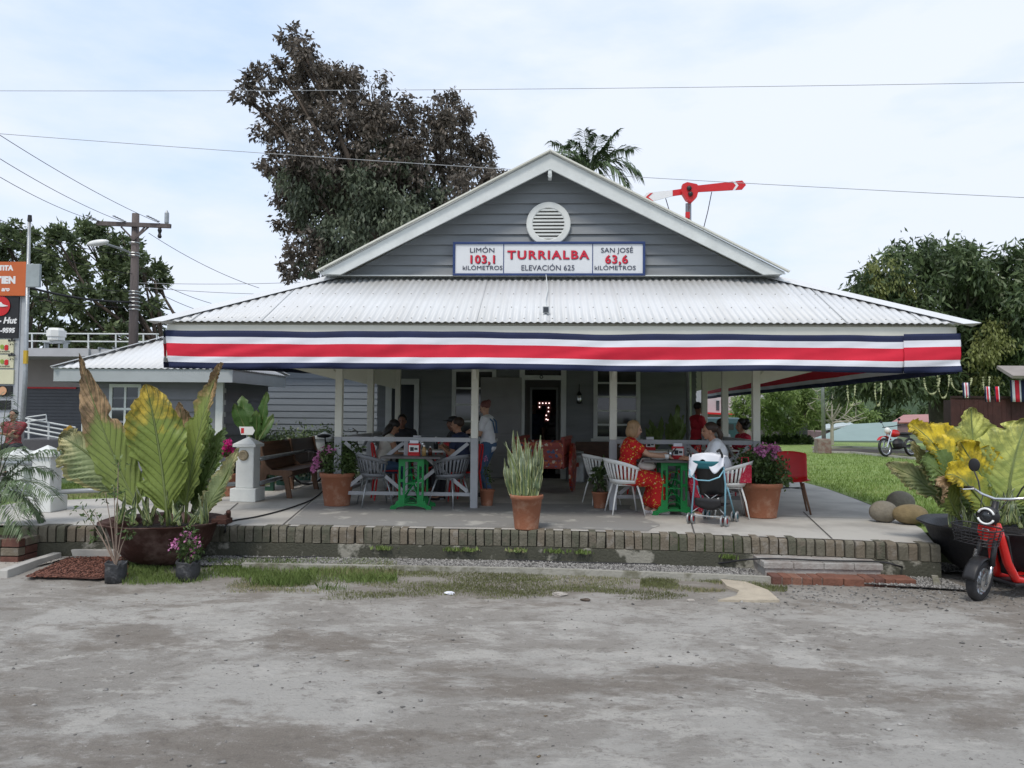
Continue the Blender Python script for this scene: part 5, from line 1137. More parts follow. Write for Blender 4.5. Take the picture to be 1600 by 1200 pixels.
def leafp(pl, b, t, wpx, bendpx, m_, dyb=0, dyt=0, nh=(0, -1, .15), Y=8.43, **k):
    B = ony(b[0], b[1], Y+dyb); T_ = ony(t[0], t[1], Y+dyt); s = Y/1200; return bigleaf('leaf', B, T_, wpx*s, (bendpx[0]*s, bendpx[2]*s if len(bendpx) > 2 else 0, -bendpx[1]*s), m_, pl, nh, **k)
leafp(ap, (228, 815), (124, 552), 60, (-12, 20), B_brown, -.05, -.15, (.35, -1, .2), seed=1, fold=.3, widest=.6, pw=.95)
leafp(ap, (262, 822), (228, 600), 88, (10, 0), B_yel, -.15, -.25, (.1, -1, .25), seed=2, fold=.12, ruff=.05, widest=.85, pw=.7)
leafp(ap, (290, 818), (346, 566), 54, (-22, 0), B_tip, .0, .05, (-.45, -1, .2), seed=3, fold=.35, widest=.62, pw=.9)
leafp(ap, (212, 792), (93, 682), 92, (0, -28), B_pale, .05, -.1, (-.25, -1, .7), seed=4, fold=.1, pleat=.03, ruff=.05, widest=.95)
leafp(ap, (285, 800), (280, 628), 60, (14, 0), B_brown, .35, .35, (0, -1, .1), seed=5)
leafp(ap, (300, 810), (352, 668), 58, (0, 0), B_green, .2, .25, (-.6, -1, .3), seed=6, fold=.4)
leafp(ap, (308, 815), (372, 700), 34, (4, 12), B_pale, .05, 0, (-.2, -1, .3), seed=7, fold=.35)
leafp(ap, (250, 815), (330, 690), 46, (6, 16), B_green, .15, .3, (-.5, -1, .2), seed=9)
leafp(ap, (300, 800), (320, 640), 64, (10, 0), B_green, .25, .4, (-.2, -1, .1), seed=16)
sp2 = thing('snake_plant', 'low striped snake plants growing in the rusty bowl in front of the big leaves', 'plant', (c[0], c[1], c[2]+.4))
def strap(parent, base, tip, W, bend, seed, m_=None):
    return bigleaf('leaf', base, tip, W, bend, m_ or B_snake, parent, (random.Random(seed).uniform(-.6, .6), -1, .1), pet=0, fold=.35, pleat=.0, ruff=.008, seed=seed, nu=22, nv=6, widest=.55)
rr = random.Random(5)
for i in range(26):
    px = rr.uniform(185, 325); b = LP(px, rr.uniform(815, 822), rr.uniform(-.35, .2)); ti = b+Vector((rr.uniform(-.16, .16), rr.uniform(-.1, .1), rr.uniform(.12, .42))); strap(sp2, b, ti, rr.uniform(.03, .055), (rr.uniform(-.05, .05), 0, 0), i)
# right bowl
blk = mat('black_painted_iron', (.012, .012, .014), .5, .3, 4, .3, 30, col2=(.05, .05, .05), thr=(.6, .75))
c2 = (ony(1580, 850, 8.45).x, 8.45, ZG)
bw2 = bowl('iron_bowl_planter', 'large black iron bowl planter behind the red scooter at the right edge', c2, .80, .54, blk, .88, 2, .1)
ap2 = thing('broad_leaf_plant', 'sprawling plant with big lime and yellow leaves in the black bowl at the right edge', 'plant', (c2[0], c2[1], c2[2]+.45))
Y2 = 8.4
for i, (b, t_, w_, bd, m_, db, dt, nh) in enumerate([
    ((1530, 800), (1518, 636), 84, (-4, 0), B_lime, .25, .3, (0, -1, .2)),
    ((1575, 815), (1606, 655), 120, (-20, 10), B_lime, .0, .0, (-.3, -1, .3)),
    ((1520, 800), (1420, 662), 62, (6, -36), B_yy, -.1, -.1, (.3, -1, .9)),
    ((1535, 760), (1440, 672), 64, (0, -30), B_yy, .05, .0, (0, -1, .8)),
    ((1545, 810), (1440, 722), 74, (-14, -28), B_green, -.1, -.35, (-.3, -1, .8)),
    ((1525, 815), (1385, 724), 44, (-10, -18), B_pale, .15, .2, (-.2, -1, .6)),
    ((1555, 820), (1478, 742), 60, (-4, -40), B_yy, -.25, -.5, (0, -1, .7)),
    ((1500, 810), (1424, 690), 46, (10, 14), B_pale, .0, .1, (.5, -1, .3)),
    ((1560, 800), (1500, 690), 80, (0, -6), B_yy, .1, .0, (0, -1, .4)),
    ((1590, 800), (1560, 690), 70, (0, -10), B_lime, .35, .3, (.1, -1, .4)),
    ((1600, 820), (1650, 690), 80, (0, 0), B_green, .1, .1, (-.3, -1, .3)),
    ((1500, 815), (1470, 760), 50, (-8, -24), B_brown, -.3, -.5, (0, -1, .6)),
    ((1540, 815), (1575, 735), 90, (0, 0), B_green, -.05, .1, (0, -1, .3)),
    ((1560, 815), (1530, 720), 90, (0, -10), B_green, .15, .2, (0, -1, .3))]):
    leafp(ap2, b, t_, w_, bd, m_, db, dt, nh, Y=Y2, seed=20+i, ruff=.035, pleat=.02, fold=.15, pw=.72)
sp3 = thing('snake_plant', 'striped snake plants standing in the black bowl under the yellow leaves', 'plant', (c2[0], c2[1], c2[2]+.45))
for i in range(26):
    b = ony(rr.uniform(1478, 1600), rr.uniform(818, 826), Y2+rr.uniform(-.4, .1)); ti = b+Vector((rr.uniform(-.2, .12), rr.uniform(-.1, .1), rr.uniform(.18, .5))); strap(sp3, b, ti, rr.uniform(.03, .06), (rr.uniform(-.05, .05), 0, 0), 60+i)
# terracotta pots
def pot(label, px, py, wtop, h, z=0, wob=0, name='flower_pot', rim=.14, taper=.72, m_=None):
    b = onz(px, py, z); r = wtop/2; b = Vector((b.x, b.y+r*taper, z)); t = thing(name, label, 'flower pot', tuple(b))
    m = MB(); m.lathe([(.001, .002), (r*taper, .002), (r*taper, .015), (r*.93, h*(1-rim)), (r*1.0, h*(1-rim)+.008), (r*1.02, h-.012), (r*1.0, h), (r*.92, h), (r*.88, h-.03), (r*.86, h*.75)], b, 32); m.build('pot_shell', m_ or M['terra'], t, smooth=True)
    m = MB(); m.lathe([(.001, h*.88), (r*.9, h*.87)], b, 20); m.build('soil', M['soil'], t); return t, b
def bush(name, label, c, blobs, n, size, m_, seed, flowers=None, cat='plant', stems=8, group=None):
    t = thing(name, label, cat, tuple(c), group); bl = [(c[0]+x, c[1]+y, c[2]+z, r) for x, y, z, r in blobs]
    m = MB(); r_ = random.Random(seed)
    for i in range(stems):
        b = r_.choice(bl); p = Vector(b[:3])+Vector((r_.uniform(-1, 1), r_.uniform(-1, 1), r_.uniform(-.5, 1)))*b[3]*.7; s0 = Vector(c)+Vector((r_.uniform(-.05, .05), r_.uniform(-.05, .05), 0)); m.tube([s0, s0.lerp(p, .5)+Vector((r_.uniform(-.03, .03), 0, .03)), p], [.008, .006, .003], 5)
    m.build('stem', M['trunk'], t); crownmesh('foliage', bl, n, size, m_, t, seed, K=14, clump=.3, droop=.15, asp=.5, shell=.7)
    if flowers:
        fl, fn, fm, fs = flowers; crownmesh('flower', [(c[0]+x, c[1]+y, c[2]+z, r) for x, y, z, r in fl], fn, fs, fm, t, seed+3, K=7, clump=.22, asp=.8, droop=0, shell=.8)
    return t
_, b = pot('tall terracotta pot with the snake plant standing at the middle front of the terrace', 822, 829, .385, .40); b0 = b
snp = thing('snake_plant', 'clump of tall pale-edged snake plant leaves in the central terracotta pot', 'plant', (b.x, b.y, .36))
rr = random.Random(12)
for i, (px, py, wpx) in enumerate([(802, 672, 9), (808, 674, 9), (845, 680, 10), (790, 690, 8), (812, 690, 11), (830, 696, 11), (838, 690, 10), (796, 706, 10), (788, 716, 9), (818, 702, 12), (826, 710, 11), (842, 712, 11), (805, 712, 12), (835, 718, 11), (815, 722, 12), (792, 728, 9), (848, 700, 8), (826, 690, 8), (800, 722, 10), (845, 730, 9), (820, 684, 9), (834, 704, 10)]):
    ti = ony(px, py, b.y+rr.uniform(-.1, .1)); ba = Vector((b.x+(ti.x-b.x)*.55+rr.uniform(-.03, .03), b.y+rr.uniform(-.12, .1), .36)); strap(snp, ba, ti, wpx*.0075*1.15, (rr.uniform(-.04, .04), 0, 0), i+100)
ti = ony(786, 692, b.y-.1); strap(snp, (b.x-.05, b.y-.08, .4), ti, .035, (.02, 0, .16), 140)
_, b = pot('large terracotta pot holding a pink flowering bush left of the grey chair', 521, 792, .50, .47); 
bush('flowering_bush', 'leafy bush with pink flowers on its left side in the large pot by the bench', (b.x, b.y, .42), [(0, 0, .15, .17), (-.12, 0, .2, .15), (.16, 0, .22, .16), (.05, 0, .32, .16), (-.15, 0, .33, .1), (.22, -.03, .35, .1), (.2, 0, .1, .12), (.1, .05, .42, .1)], 3600, .05, LM['bush'], 71, ([(-.3, -.05, .2, .07), (-.22, -.05, .28, .07), (-.15, -.06, .36, .06), (-.33, -.05, .12, .05), (-.05, -.1, .4, .05)], 260, LM['pink'], .035))
_, b = pot('very large wide terracotta pot with a flowering bush right of the stroller', 1196, 811, .545, .455); 
bush('flowering_bush', 'round green bush topped with lilac flowers in the wide pot beside the red chair', (b.x, b.y, .42), [(0, 0, .12, .2), (-.16, 0, .2, .16), (.16, 0, .18, .17), (.0, 0, .3, .18), (-.12, 0, .38, .13), (.12, 0, .38, .12), (-.22, 0, .1, .1), (.26, 0, .1, .1)], 4600, .05, LM['bush'], 72, ([(.05, -.1, .48, .08), (-.06, -.1, .46, .06), (.17, -.08, .5, .07), (.12, -.1, .42, .06)], 260, LM['pink'], .04))
_, b = pot('small terracotta pot with a single pink rose at the foot of the middle left post', 760, 791, .225, .235)
rs = thing('rose_plant', 'thin rose stem with one small pink bloom, by the middle left post', 'plant', (b.x, b.y, .2))
m = MB(); tp = ony(759, 716, b.y); m.tube([(b.x, b.y, .2), (b.x-.02, b.y, .4), tp], [.008, .006, .005], 5); m.build('stem', M['trunk'], rs); crownmesh('foliage', [(b.x, b.y, .45, .06), (b.x-.01, b.y, .55, .05), (b.x+.02, b.y, .38, .05)], 70, .05, LM['bush'], rs, 80); crownmesh('flower', [(tp.x, tp.y, tp.z, .03)], 40, .03, LM['pink'], rs, 81)
_, b = pot('small terracotta pot with a leafy plant at the foot of the middle right post', 938, 795, .24, .235)
bush('potted_shrub', 'small dark leafy shrub in the pot left of the white chair', (b.x, b.y, .22), [(0, 0, .12, .07), (-.05, 0, .22, .08), (.05, 0, .28, .08), (.0, 0, .36, .08)], 190, .085, LM['bush'], 82, stems=5)
_, b = pot('terracotta pot behind the white bollard holding magenta flowers', 352, 776, .42, .36)
bush('bougainvillea', 'magenta bougainvillea blooming in the pot behind the white bollard', (b.x, b.y, .3), [(0, 0, .15, .12), (-.05, 0, .3, .12)], 500, .06, LM['bush'], 83, ([(.02, 0, .36, .14), (-.05, 0, .5, .1), (.06, -.05, .25, .1)], 420, LM['magenta'], .05))
# plastic nursery bags with small plants
bagm = mat('dusty_black_bag', (.04, .042, .046), .5, .25, 12, .5, 40, col2=(.12, .12, .12), thr=(.55, .7))
def bag(label, px, py, w_, h):
    b = onz(px, py, ZG); m = MB(); m.lathe([(.001, 0), (w_*.5, 0), (w_*.53, h*.5), (w_*.5, h*.9), (w_*.54, h), (w_*.47, h*.97), (w_*.44, h*.85), (.001, h*.8)], (b.x, b.y+w_/2, ZG), 20, wob=.12); o = m.build('nursery_bag', bagm, smooth=True); setp(o, label, 'plant bag', 'black nursery bags'); return Vector((b.x, b.y+w_/2, ZG+h*.8))
b = bag('black nursery bag with a spindly bare shrub, the left one by the mulch', 172, 913, .19, .20)
t = thing('spindly_shrub', 'spindly half-bare shrub in the left nursery bag', 'shrub', tuple(b)); m = MB(); tips = []
for px, py in ((130, 795), (148, 800), (165, 770), (185, 720), (195, 800), (200, 830), (150, 830), (178, 760)):
    e = ony(px, py, b.y+random.Random(px).uniform(-.08, .08)); mid = b.lerp(e, .45)+Vector((0, 0, .04)); m.tube([b, mid, e], [.008, .005, .003], 5); tips.append((e.x, e.y, e.z-.02, .06))
m.build('stem', mat('grey_brown_twigs', (.25, .19, .15), .8, .2, 6), t); crownmesh('foliage', tips, 210, .05, LM['bush'], t, 85, clump=.4)
b = bag('black nursery bag with pink blossom in front of the rusty bowl', 285, 909, .22, .19)
bush('pink_periwinkle', 'small pink-flowered plant in the nursery bag in front of the rusty bowl', tuple(b), [(0, 0, .12, .09), (-.03, 0, .22, .09), (.05, 0, .2, .08), (0, 0, .32, .06)], 480, .045, LM['bush'], 86, ([(-.1, -.03, .2, .06), (.1, -.03, .22, .06), (0, -.05, .3, .05), (.05, -.05, .12, .05)], 150, LM['pink'], .028), stems=10)
# hedge planter and banana behind the bench
hb = ony(430, 700, 14.6)
hd2 = thing('hedge', 'clipped variegated green hedge behind the wooden bench', 'hedge', (hb.x, 15.2, 0))
crownmesh('foliage', [(ony(px, 690, 15.2).x, 15.2+.2*((px//9) % 2), .62+.05*math.sin(px), .3) for px in range(395, 520, 9)]+[(ony(px, 690, 15.2).x, 15.1, .3, .3) for px in range(395, 520, 12)], 9000, .07, leafmat('variegated_leaves', (.05, .09, .035), (.20, .27, .13), .5, .2, (.5, .52, .4)), hd2, 90, K=12, clump=.3)
bn = thing('banana_plant', 'young banana plant with broad upright leaves behind the white bollard', 'plant', (ony(392, 700, 13.2).x, 13.2, 0)); Bb = (395, 700)
B_ban = bladeleaf('banana_leaf', (.07, .15, .035), (.16, .22, .07), (.13, .2, .07), .8, 1.2, .3)
for i, (t_, w_, bd, nh) in enumerate((((378, 618), 30, (-6, 0), (.4, -1, 0)), ((417, 612), 22, (4, 0), (-.4, -1, .1)), ((427, 646), 20, (-2, 6), (0, -1, .3)), ((366, 630), 22, (-6, -10), (.4, -1, 0)), ((400, 640), 20, (4, 0), (0, -1, .2)))):
    leafp(bn, (398, 700), t_, w_, bd, B_ban, 0, random.Random(i).uniform(-.3, .3), nh, Y=13.2, seed=40+i, pet=.25, pleat=.004, ruff=.02, nu=50, nv=10)
# dark leafy plants inside the right veranda
iv = thing('indoor_plant', 'tall dark leafy plant standing by the veranda wall behind the right railing', 'plant', (ony(1057, 700, 15.2).x, 15.2, 0))
for i, (t_, w_) in enumerate((((1058, 632), 16), ((1048, 645), 14), ((1068, 648), 12), ((1040, 660), 12), ((1052, 655), 16), ((1072, 660), 10), ((1015, 655), 14), ((1025, 668), 14), ((1008, 668), 12), ((1034, 650), 10))):
    leafp(iv, (1050 if i < 6 else 1025, 705), t_, w_, (3, 0), B_green, 0, random.Random(i).uniform(-.3, .3), (random.Random(i).uniform(-.5, .5), -1, .1), Y=15.2, seed=60+i, nu=40, nv=8, pleat=.006)
# date palm at the left edge, in its brick planter
bx = onz(2, 882, ZG); brp = thing('brick_planter', 'old brick planter wall at the lower left edge under the palm', 'planter', (bx.x-.4, bx.y+.3, ZG))
m = MB(); rr = random.Random(2); xr = onz(31, 882, ZG).x
for row in range(3):
    x = xr; z = ZG+row*.095
    while x > xr-1.6:
        wd = rr.choice([.21, .21, .1]); m.box((x-wd, bx.y+rr.uniform(-.01, .01), z), (x-.008, bx.y+.11, z+.085), rr.randrange(3)); x -= wd
    y = bx.y+.12
    while y < bx.y+.9: m.box((xr-.11, y, z), (xr-rr.uniform(0, .01), y+.2, z+.085), rr.randrange(3)); y += .21
m.build('brick_wall', [bk3, rb[2], bk], brp, bevel=.006)
m = MB(); m.box((xr-1.6, bx.y+.1, ZG), (xr-.1, bx.y+.8, ZG+.26)); m.build('soil', M['soil'], brp)
dp = thing('date_palm', 'feathery dark green date palm fronds arching in from the left edge', 'palm', (xr-.75, bx.y+.5, ZG+.35)); pc = Vector((xr-.62, bx.y+.45, .40))
m = MB(); m.tube([(xr-.7, bx.y+.45, ZG+.35), pc+Vector((0, 0, -.05))], [.09, .07], 10); m.build('trunk', M['trunk'], dp)
for i, (px, py, ay) in enumerate(((98, 705, .55), (88, 778, .50), (68, 815, .42), (40, 835, .3), (12, 612, .2), (20, 648, .35), (85, 740, .5), (30, 700, .5), (55, 800, .5), (0, 760, .4))):
    m = MB(); frond(m, pc, ony(px, py, bx.y+.2+random.Random(i).uniform(-.5, .5)), (0, 0, ay*.6), 42, .27, .0085, .8, 30+i, rach=.009); m.build('frond', [M['palmrib'], M['palmleaf']], dp)
# boulders
for i, (px, py, w_, h, lab, col) in enumerate(((1388, 818, 41, 32, 'smooth round grey stone ball, the left one of three on the terrace corner', (.22, .20, .16)), (1415, 806, 40, 36, 'mottled round boulder behind and between the other two stone balls', (.2, .18, .14)), (1432, 822, 50, 30, 'brownish oblong boulder, the right one of three on the terrace corner', (.22, .17, .09)))):
    b = onz(px, py, 0); s = b.y/1200; m = MB(); m.ell((b.x, b.y+w_*s*.4, h*s*.5), (w_*s*.52, w_*s*.45, h*s*.52), 28, 18)
    m.v = [tuple(Vector(v)+Vector((0, 0, 1)).cross(Vector((1, 0, 0)))*0+(Vector(v)-Vector((b.x, b.y+w_*s*.4, h*s*.5)))*.10*noise.noise(Vector(v)*4+Vector((i*7, 0, 0)))) for v in m.v]
    setp(m.build('boulder', mat('boulder_stone%d' % i, col, .85, .25, 7, .5, 40), smooth=True), lab, 'boulder', 'stone balls at the terrace corner')
# ================================================================ bollards, pipes, bench, bicycle
def bollard(px, py, label, w_=.30, h=.93, med=False):
    b = onz(px, py, 0); b = Vector((b.x, b.y+w_/2, 0)); t = thing('gate_post', label, 'bollard', tuple(b), 'white square bollards along the walk'); m = MB()
    m.box((b.x-w_*.72, b.y-w_*.72, 0), (b.x+w_*.72, b.y+w_*.72, .2)); m.box((b.x-w_*.5, b.y-w_*.5, .2), (b.x+w_*.5, b.y+w_*.5, h-.14)); m.build('shaft', M['white'], t, bevel=.012)
    m = MB(); c = w_*.64; z = h-.14; m.box((b.x-c, b.y-c, z), (b.x+c, b.y+c, z+.04)); m.add([(b.x-c, b.y-c, z+.041), (b.x+c, b.y-c, z+.041), (b.x+c, b.y+c, z+.041), (b.x-c, b.y+c, z+.041), (b.x, b.y, z+.15)], [(0, 1, 4), (1, 2, 4), (2, 3, 4), (3, 0, 4)]); m.build('cap', M['white'], t)
    if med:
        m = MB(); m.lathe([(.001, .02), (.05, .022), (.065, .03), (.075, .018), (.08, 0)], (0, 0, 0), 24); m.xf(Matrix.Translation((b.x-.02, b.y-w_*.5-.001, h*.72)) @ Matrix.Rotation(R(90), 4, 'X')); m.build('round_plaque', mat('aged_brass_plaque', (.28, .23, .15), .5, .3, 40, .4, 90, metal=.3), t, smooth=True)
    return b
b1 = bollard(381, 784, 'white bollard with pyramid cap and a round plaque, left of the wooden bench', .27, .95, True)
b2 = bollard(62, 800, 'white bollard with pyramid cap behind the palm fronds', .25, .86)
b3 = bollard(22, 776, 'white bollard at the left edge in front of the seated man', .28, .74)
b4 = bollard(503, 752, 'white bollard cap showing just beyond the far end of the wooden bench', .28, .95)
def pipes(label, a, b, zs):
    t = thing('pipe_rail', label, 'railing', ((a.x+b.x)/2, (a.y+b.y)/2, 0), 'grey pipe rails between the bollards')
    for z in zs:
        m = MB(); m.tube([(a.x, a.y, z), (b.x, b.y, z)], .032, 10); m.build('pipe', M['metal'], t, smooth=True)
pipes('grey pipe rails from the plaque bollard to the bollard behind the palm', b1+Vector((-.14, 0, 0)), b2+Vector((.14, 0, 0)), (.25, .62))
pipes('grey pipe rails running off to the left from the palm bollard', b2+Vector((-.14, 0, 0)), Vector((-12.5, 10.2, 0)), (.25, .62))
pipes('grey pipe rails behind the bench from the plaque bollard to the far bollard', b1+Vector((.14, .1, 0)), b4+Vector((-.14, 0, 0)), (.25, .62))
# pew bench: runs in depth, faces +X
bn_ = thing('wooden_bench', 'long dark brown wooden pew with curved end panels beside the white bollard', 'bench', (-4.2, 13, 0)); y0, y1 = 11.75, 14.5; xb = -4.47
m = MB(); m.grid(lambda u, v: (xb+.10*(1-v)**1.4-.02*v, y0+.05+(y1-y0-.1)*u, .40+.46*v), 2, 8); m.build('backrest', M['wood'], bn_, smooth=True, solid=.025)
m = MB(); m.box((xb+.1, y0+.05, .385), (xb+.50, y1-.05, .42)); m.box((xb+.47, y0+.05, .33), (xb+.49, y1-.05, .385)); m.build('seat', M['wood'], bn_, bevel=.008)
for y in (y0, (y0+y1)/2, y1-.04):
    m = MB(); P_ = [(xb-.04, .86), (xb+.02, .88), (xb+.05, .70), (xb+.11, .50), (xb+.2, .43), (xb+.50, .43), (xb+.53, .38), (xb+.46, .33), (xb+.48, .2), (xb+.52, 0), (xb+.44, 0), (xb+.40, .22), (xb+.36, .34), (xb+.12, .36), (xb+.08, .2), (xb+.08, 0), (xb-.02, 0), (xb-.01, .3), (xb+.03, .5), (xb-.02, .68)]
    m.prism(P_, lambda x, z: (x, y, z), lambda x, z: (x, y+.045, z)); m.build('end_panel', M['woodend'], bn_, bevel=.005)
gb = thing('green_bench', 'low bench with dark green legs glimpsed under the wooden pew', 'bench', (-4.7, 14, 0)); m = MB(); m.box((-4.95, 12.6, .38), (-4.6, 15, .42)); m.build('seat', M['wood'], gb)
for y in (12.8, 13.8, 14.8):
    m = MB(); m.box((-4.93, y, 0), (-4.62, y+.06, .07)); m.box((-4.92, y, .07), (-4.86, y+.06, .38)); m.box((-4.68, y, .07), (-4.62, y+.06, .38)); m.build('leg', mat('dark_green_leg%d' % int(y), (.02, .08, .05), .5, .2, 5), gb)
def wheel(m, c, r, tw, ax, spokes=12, rimr=.012, mt=0, mr=1, n=28):
    """tyre ring + rim + spokes in the plane perpendicular to ax"""
    ax = Vector(ax).normalized(); u = ax.cross(Vector((0, 0, 1))).normalized(); v = Vector((0, 0, 1)); c = Vector(c)
    ring = lambda rr: [c+(u*math.cos(a)+v*math.sin(a))*rr for a in np.linspace(0, 2*math.pi, n+1)]
    m.tube(ring(r-tw), tw, 8, mt, cap=False); m.tube(ring(r-2*tw), rimr, 6, mr, cap=False); m.tube([c-ax*.03, c+ax*.03], .02, 8, mr)
    for k in range(spokes): a = 2*math.pi*k/spokes; m.tube([c, c+(u*math.cos(a)+v*math.sin(a))*(r-2*tw)], .0022 if spokes > 8 else .012, 4, mr)
# bicycle: local frame, forward +Y
bi = thing('bicycle', 'old black bicycle leaning in the shade between bench and veranda', 'bicycle', (0, 0, 0))
for y in (0, 1.02): m = MB(); wheel(m, (0, y, .33), .33, .018, (1, 0, 0), 20, .008); m.build('wheel', [M['black'], M['chrome']], bi, smooth=True)
m = MB(); bbk = (0, .42, .28); hd = (0, .86, .78); se = (0, .30, .78)
for p, q_ in ((bbk, hd), (se, hd), (bbk, se), (bbk, (0, 0, .33)), ((0, .32, .7), (0, 0, .33))): m.tube([p, q_], .014, 8)
m.tube([hd, (0, .93, .55), (0, 1.02, .33)], .013, 8); m.build('frame', M['black'], bi)
m = MB(); m.tube([(-.25, .72, 1.0), (-.22, .8, 1.02), (-.1, .86, .98), (0, .86, .95), (.1, .86, .98), (.22, .8, 1.02), (.25, .72, 1.0)], .012, 8); m.tube([(0, .86, .78), (0, .86, .96)], .013, 8); m.build('handlebar', M['chrome'], bi)
m = MB(); m.ell((0, .26, .90), (.08, .13, .035)); m.tube([(0, .3, .7), (0, .28, .88)], .013, 6); m.build('saddle', M['black'], bi, smooth=True)
p_ = onz(530, 752); bi.location = (p_.x-.35, 13.9, 0); bi.rotation_euler = (0, R(4), R(-70))
# small arrow sign by the banana
c = ony(386, 673, 13.0); ar = MB(); ar.prism([(-.14, .07), (.10, .07), (.14, 0), (.10, -.07), (-.10, -.07)], lambda x, z: (c.x+x, c.y-.01, c.z+z), lambda x, z: (c.x+x, c.y+.0, c.z+z)); ar.prism([(-.10, .045), (-.05, .045), (-.05, -.045), (-.10, -.045)], lambda x, z: (c.x+x, c.y-.014, c.z+z), lambda x, z: (c.x+x, c.y-.0105, c.z+z), 1)
asg = thing('arrow_sign', 'tiny red and white pointed sign at the foot of the banana plant', 'sign', (c.x, c.y, 0)); ar.build('board', [M['whiteplastic'], M['redplastic']], asg)
m = MB(); m.tube([(c.x, c.y+.012, 0), (c.x, c.y+.012, c.z)], .012, 6); m.build('stake', M['metal'], asg)
# ================================================================ tables
def make_table(name, label):
    t = thing(name, label, 'table'); 
    m = MB(); m.box((-.42, -.30, .705), (.42, .30, .735)); m.build('tabletop', mat('dark_worn_tabletop', (.09, .085, .085), .4, .3, 5, .1, 30), t, bevel=.006)
    for y in (-.2, .2):
        m = MB(); Y_ = lambda d: (lambda x, z: (x, y+d, z))
        for s in (-1, 1):
            for a, b in ((.085, .112), (.148, .175)):
                m.box((s*a, y-.012, .12), (s*b, y+.012, .70))
            m.box((s*.112, y-.0118, .12), (s*.148, y+.0118, .20)); m.box((s*.112, y-.0118, .60), (s*.148, y+.0118, .70)); m.box((s*.112, y-.0118, .38), (s*.148, y+.0118, .42))
            P_ = [(s*.085, .12), (s*.20, .12), (s*.22, .07), (s*.28, .05), (s*.29, .0), (s*.22, .0), (s*.19, .03), (s*.085, .05)]
            if s < 0: P_ = P_[::-1]
            m.prism(P_, Y_(-.015), Y_(.015))
        m.box((-.0848, y-.011, .055), (.0848, y+.011, .085)); m.box((-.0848, y-.011, .66), (.0848, y+.011, .70)); m.box((-.0848, y-.008, .35), (.0848, y+.008, .365))
        for k in range(5): z = .13+k*.1; m.tube([(-.08*math.cos(q_)*(1 if k % 2 else -1), y, z+.05*math.sin(q_)) for q_ in np.linspace(0, math.pi, 7)], .006, 5)
        m.build('iron_leg_frame', M['green'], t)
    m = MB(); m.bar((-.1, -.185, .15), (.1, .185, .55), .02, .02); m.bar((.1, -.185, .15), (-.1, .185, .55), .02, .02); m.box((-.06, -.185, .09), (.06, .185, .10)); m.build('iron_brace', M['green'], t)
    return t
tb1 = make_table('sewing_table', 'table on green cast-iron sewing machine legs, between the two grey chairs'); p_ = onz(641, 797); tb1.location = (p_.x, p_.y+.24, 0)
tb2 = copy_tree(tb1); tb2['label'] = 'table on green cast-iron sewing machine legs, between the two seated women'; p_ = onz(1054, 806); tb2.location = (p_.x, p_.y+.24, 0)
for t in (tb1, tb2): t['group'] = 'tables on green cast-iron legs'
t1 = Vector(tb1.location)+Vector((0, 0, .736)); t2 = Vector(tb2.location)+Vector((0, 0, .736))
def make_tub(name, label, mm, lm):
    t = thing(name, label, 'chair'); m = MB(); zs = .45
    m.grid(lambda u, v: (.215*math.cos(2*math.pi*u)*v*(1.06), .215*math.sin(2*math.pi*u)*v+.01, zs-.012*(1-v*v)), 28, 4); m.build('seat', mm, t, smooth=True, solid=.016)
    A0, A1 = R(-90-118), R(-90+118)
    def pt(a, h):  # h 0..1
        q_ = abs((a-R(-90))/R(118)); top = .80-.13*q_**2.2; z = zs+(top-zs)*h; r = .215+.075*h**.8; return Vector((r*1.06*math.cos(a), r*math.sin(a)+.01-.04*h*(1-q_), z))
    bk_ = MB(); bk_.grid(lambda u, v: pt(A0+(A1-A0)*u, .82+.18*v), 30, 2); bk_.grid(lambda u, v: pt(A0+(A1-A0)*u, .0+.16*v), 30, 1)
    for k in range(20):
        u0 = (k+.18)/20; u1 = (k+.72)/20; bk_.grid(lambda u, v: pt(A0+(A1-A0)*(u0+(u1-u0)*u), .155+.67*v), 1, 3)
    bk_.build('backrest', mm, t, smooth=True, solid=.009)
    for sx in (-1, 1):
        for sy in (-1, 1): l_ = MB(); l_.tube([(sx*.15, sy*.14, zs-.02), (sx*.20, sy*.19, .24), (sx*.25, sy*.235, 0)], [.015, .0135, .009], 8); l_.build('leg', lm, t, smooth=True)
    u_ = MB(); u_.tube([(-.15, -.14, zs-.03), (.15, -.14, zs-.03), (.15, .14, zs-.03), (-.15, .14, zs-.03), (-.15, -.14, zs-.03)], .009, 6); u_.build('under_frame', lm, t)
    return t
gc = make_tub('tub_chair', 'grey slatted plastic tub chair left of the green table, in front of the railing', M['greyplastic'], M['metal']); p_ = onz(585, 790); gc.location = (p_.x, p_.y+.02, 0); gc.rotation_euler = (0, 0, R(-68))
g2 = copy_tree(gc); g2['label'] = 'grey slatted plastic tub chair right of the green table, turned away from the camera'; p_ = onz(703, 791); g2.location = (p_.x, p_.y, 0); g2.rotation_euler = (0, 0, R(62))
wc = make_tub('tub_chair', 'white slatted tub chair under the woman in the red flowered dress', M['whiteplastic'], M['whiteplastic']); p_ = onz(976, 802); wc.location = (p_.x, p_.y, 0); wc.rotation_euler = (0, 0, R(-82)); WC1 = Vector(wc.location)
w2 = copy_tree(wc); w2['label'] = 'white slatted tub chair under the woman in the white blouse'; p_ = onz(1140, 808); w2.location = (p_.x, p_.y, 0); w2.rotation_euler = (0, 0, R(84)); WC2 = Vector(w2.location)
w3 = copy_tree(wc); w3['label'] = 'pale tub chair standing behind the middle right post'; w3.location = (ony(940, 700, 11.6).x, 11.6, .0); w3.rotation_euler = (0, 0, R(-75))
for c in (gc, g2, wc, w2, w3): c.scale = (.94,)*3; c['group'] = 'slatted plastic tub chairs'
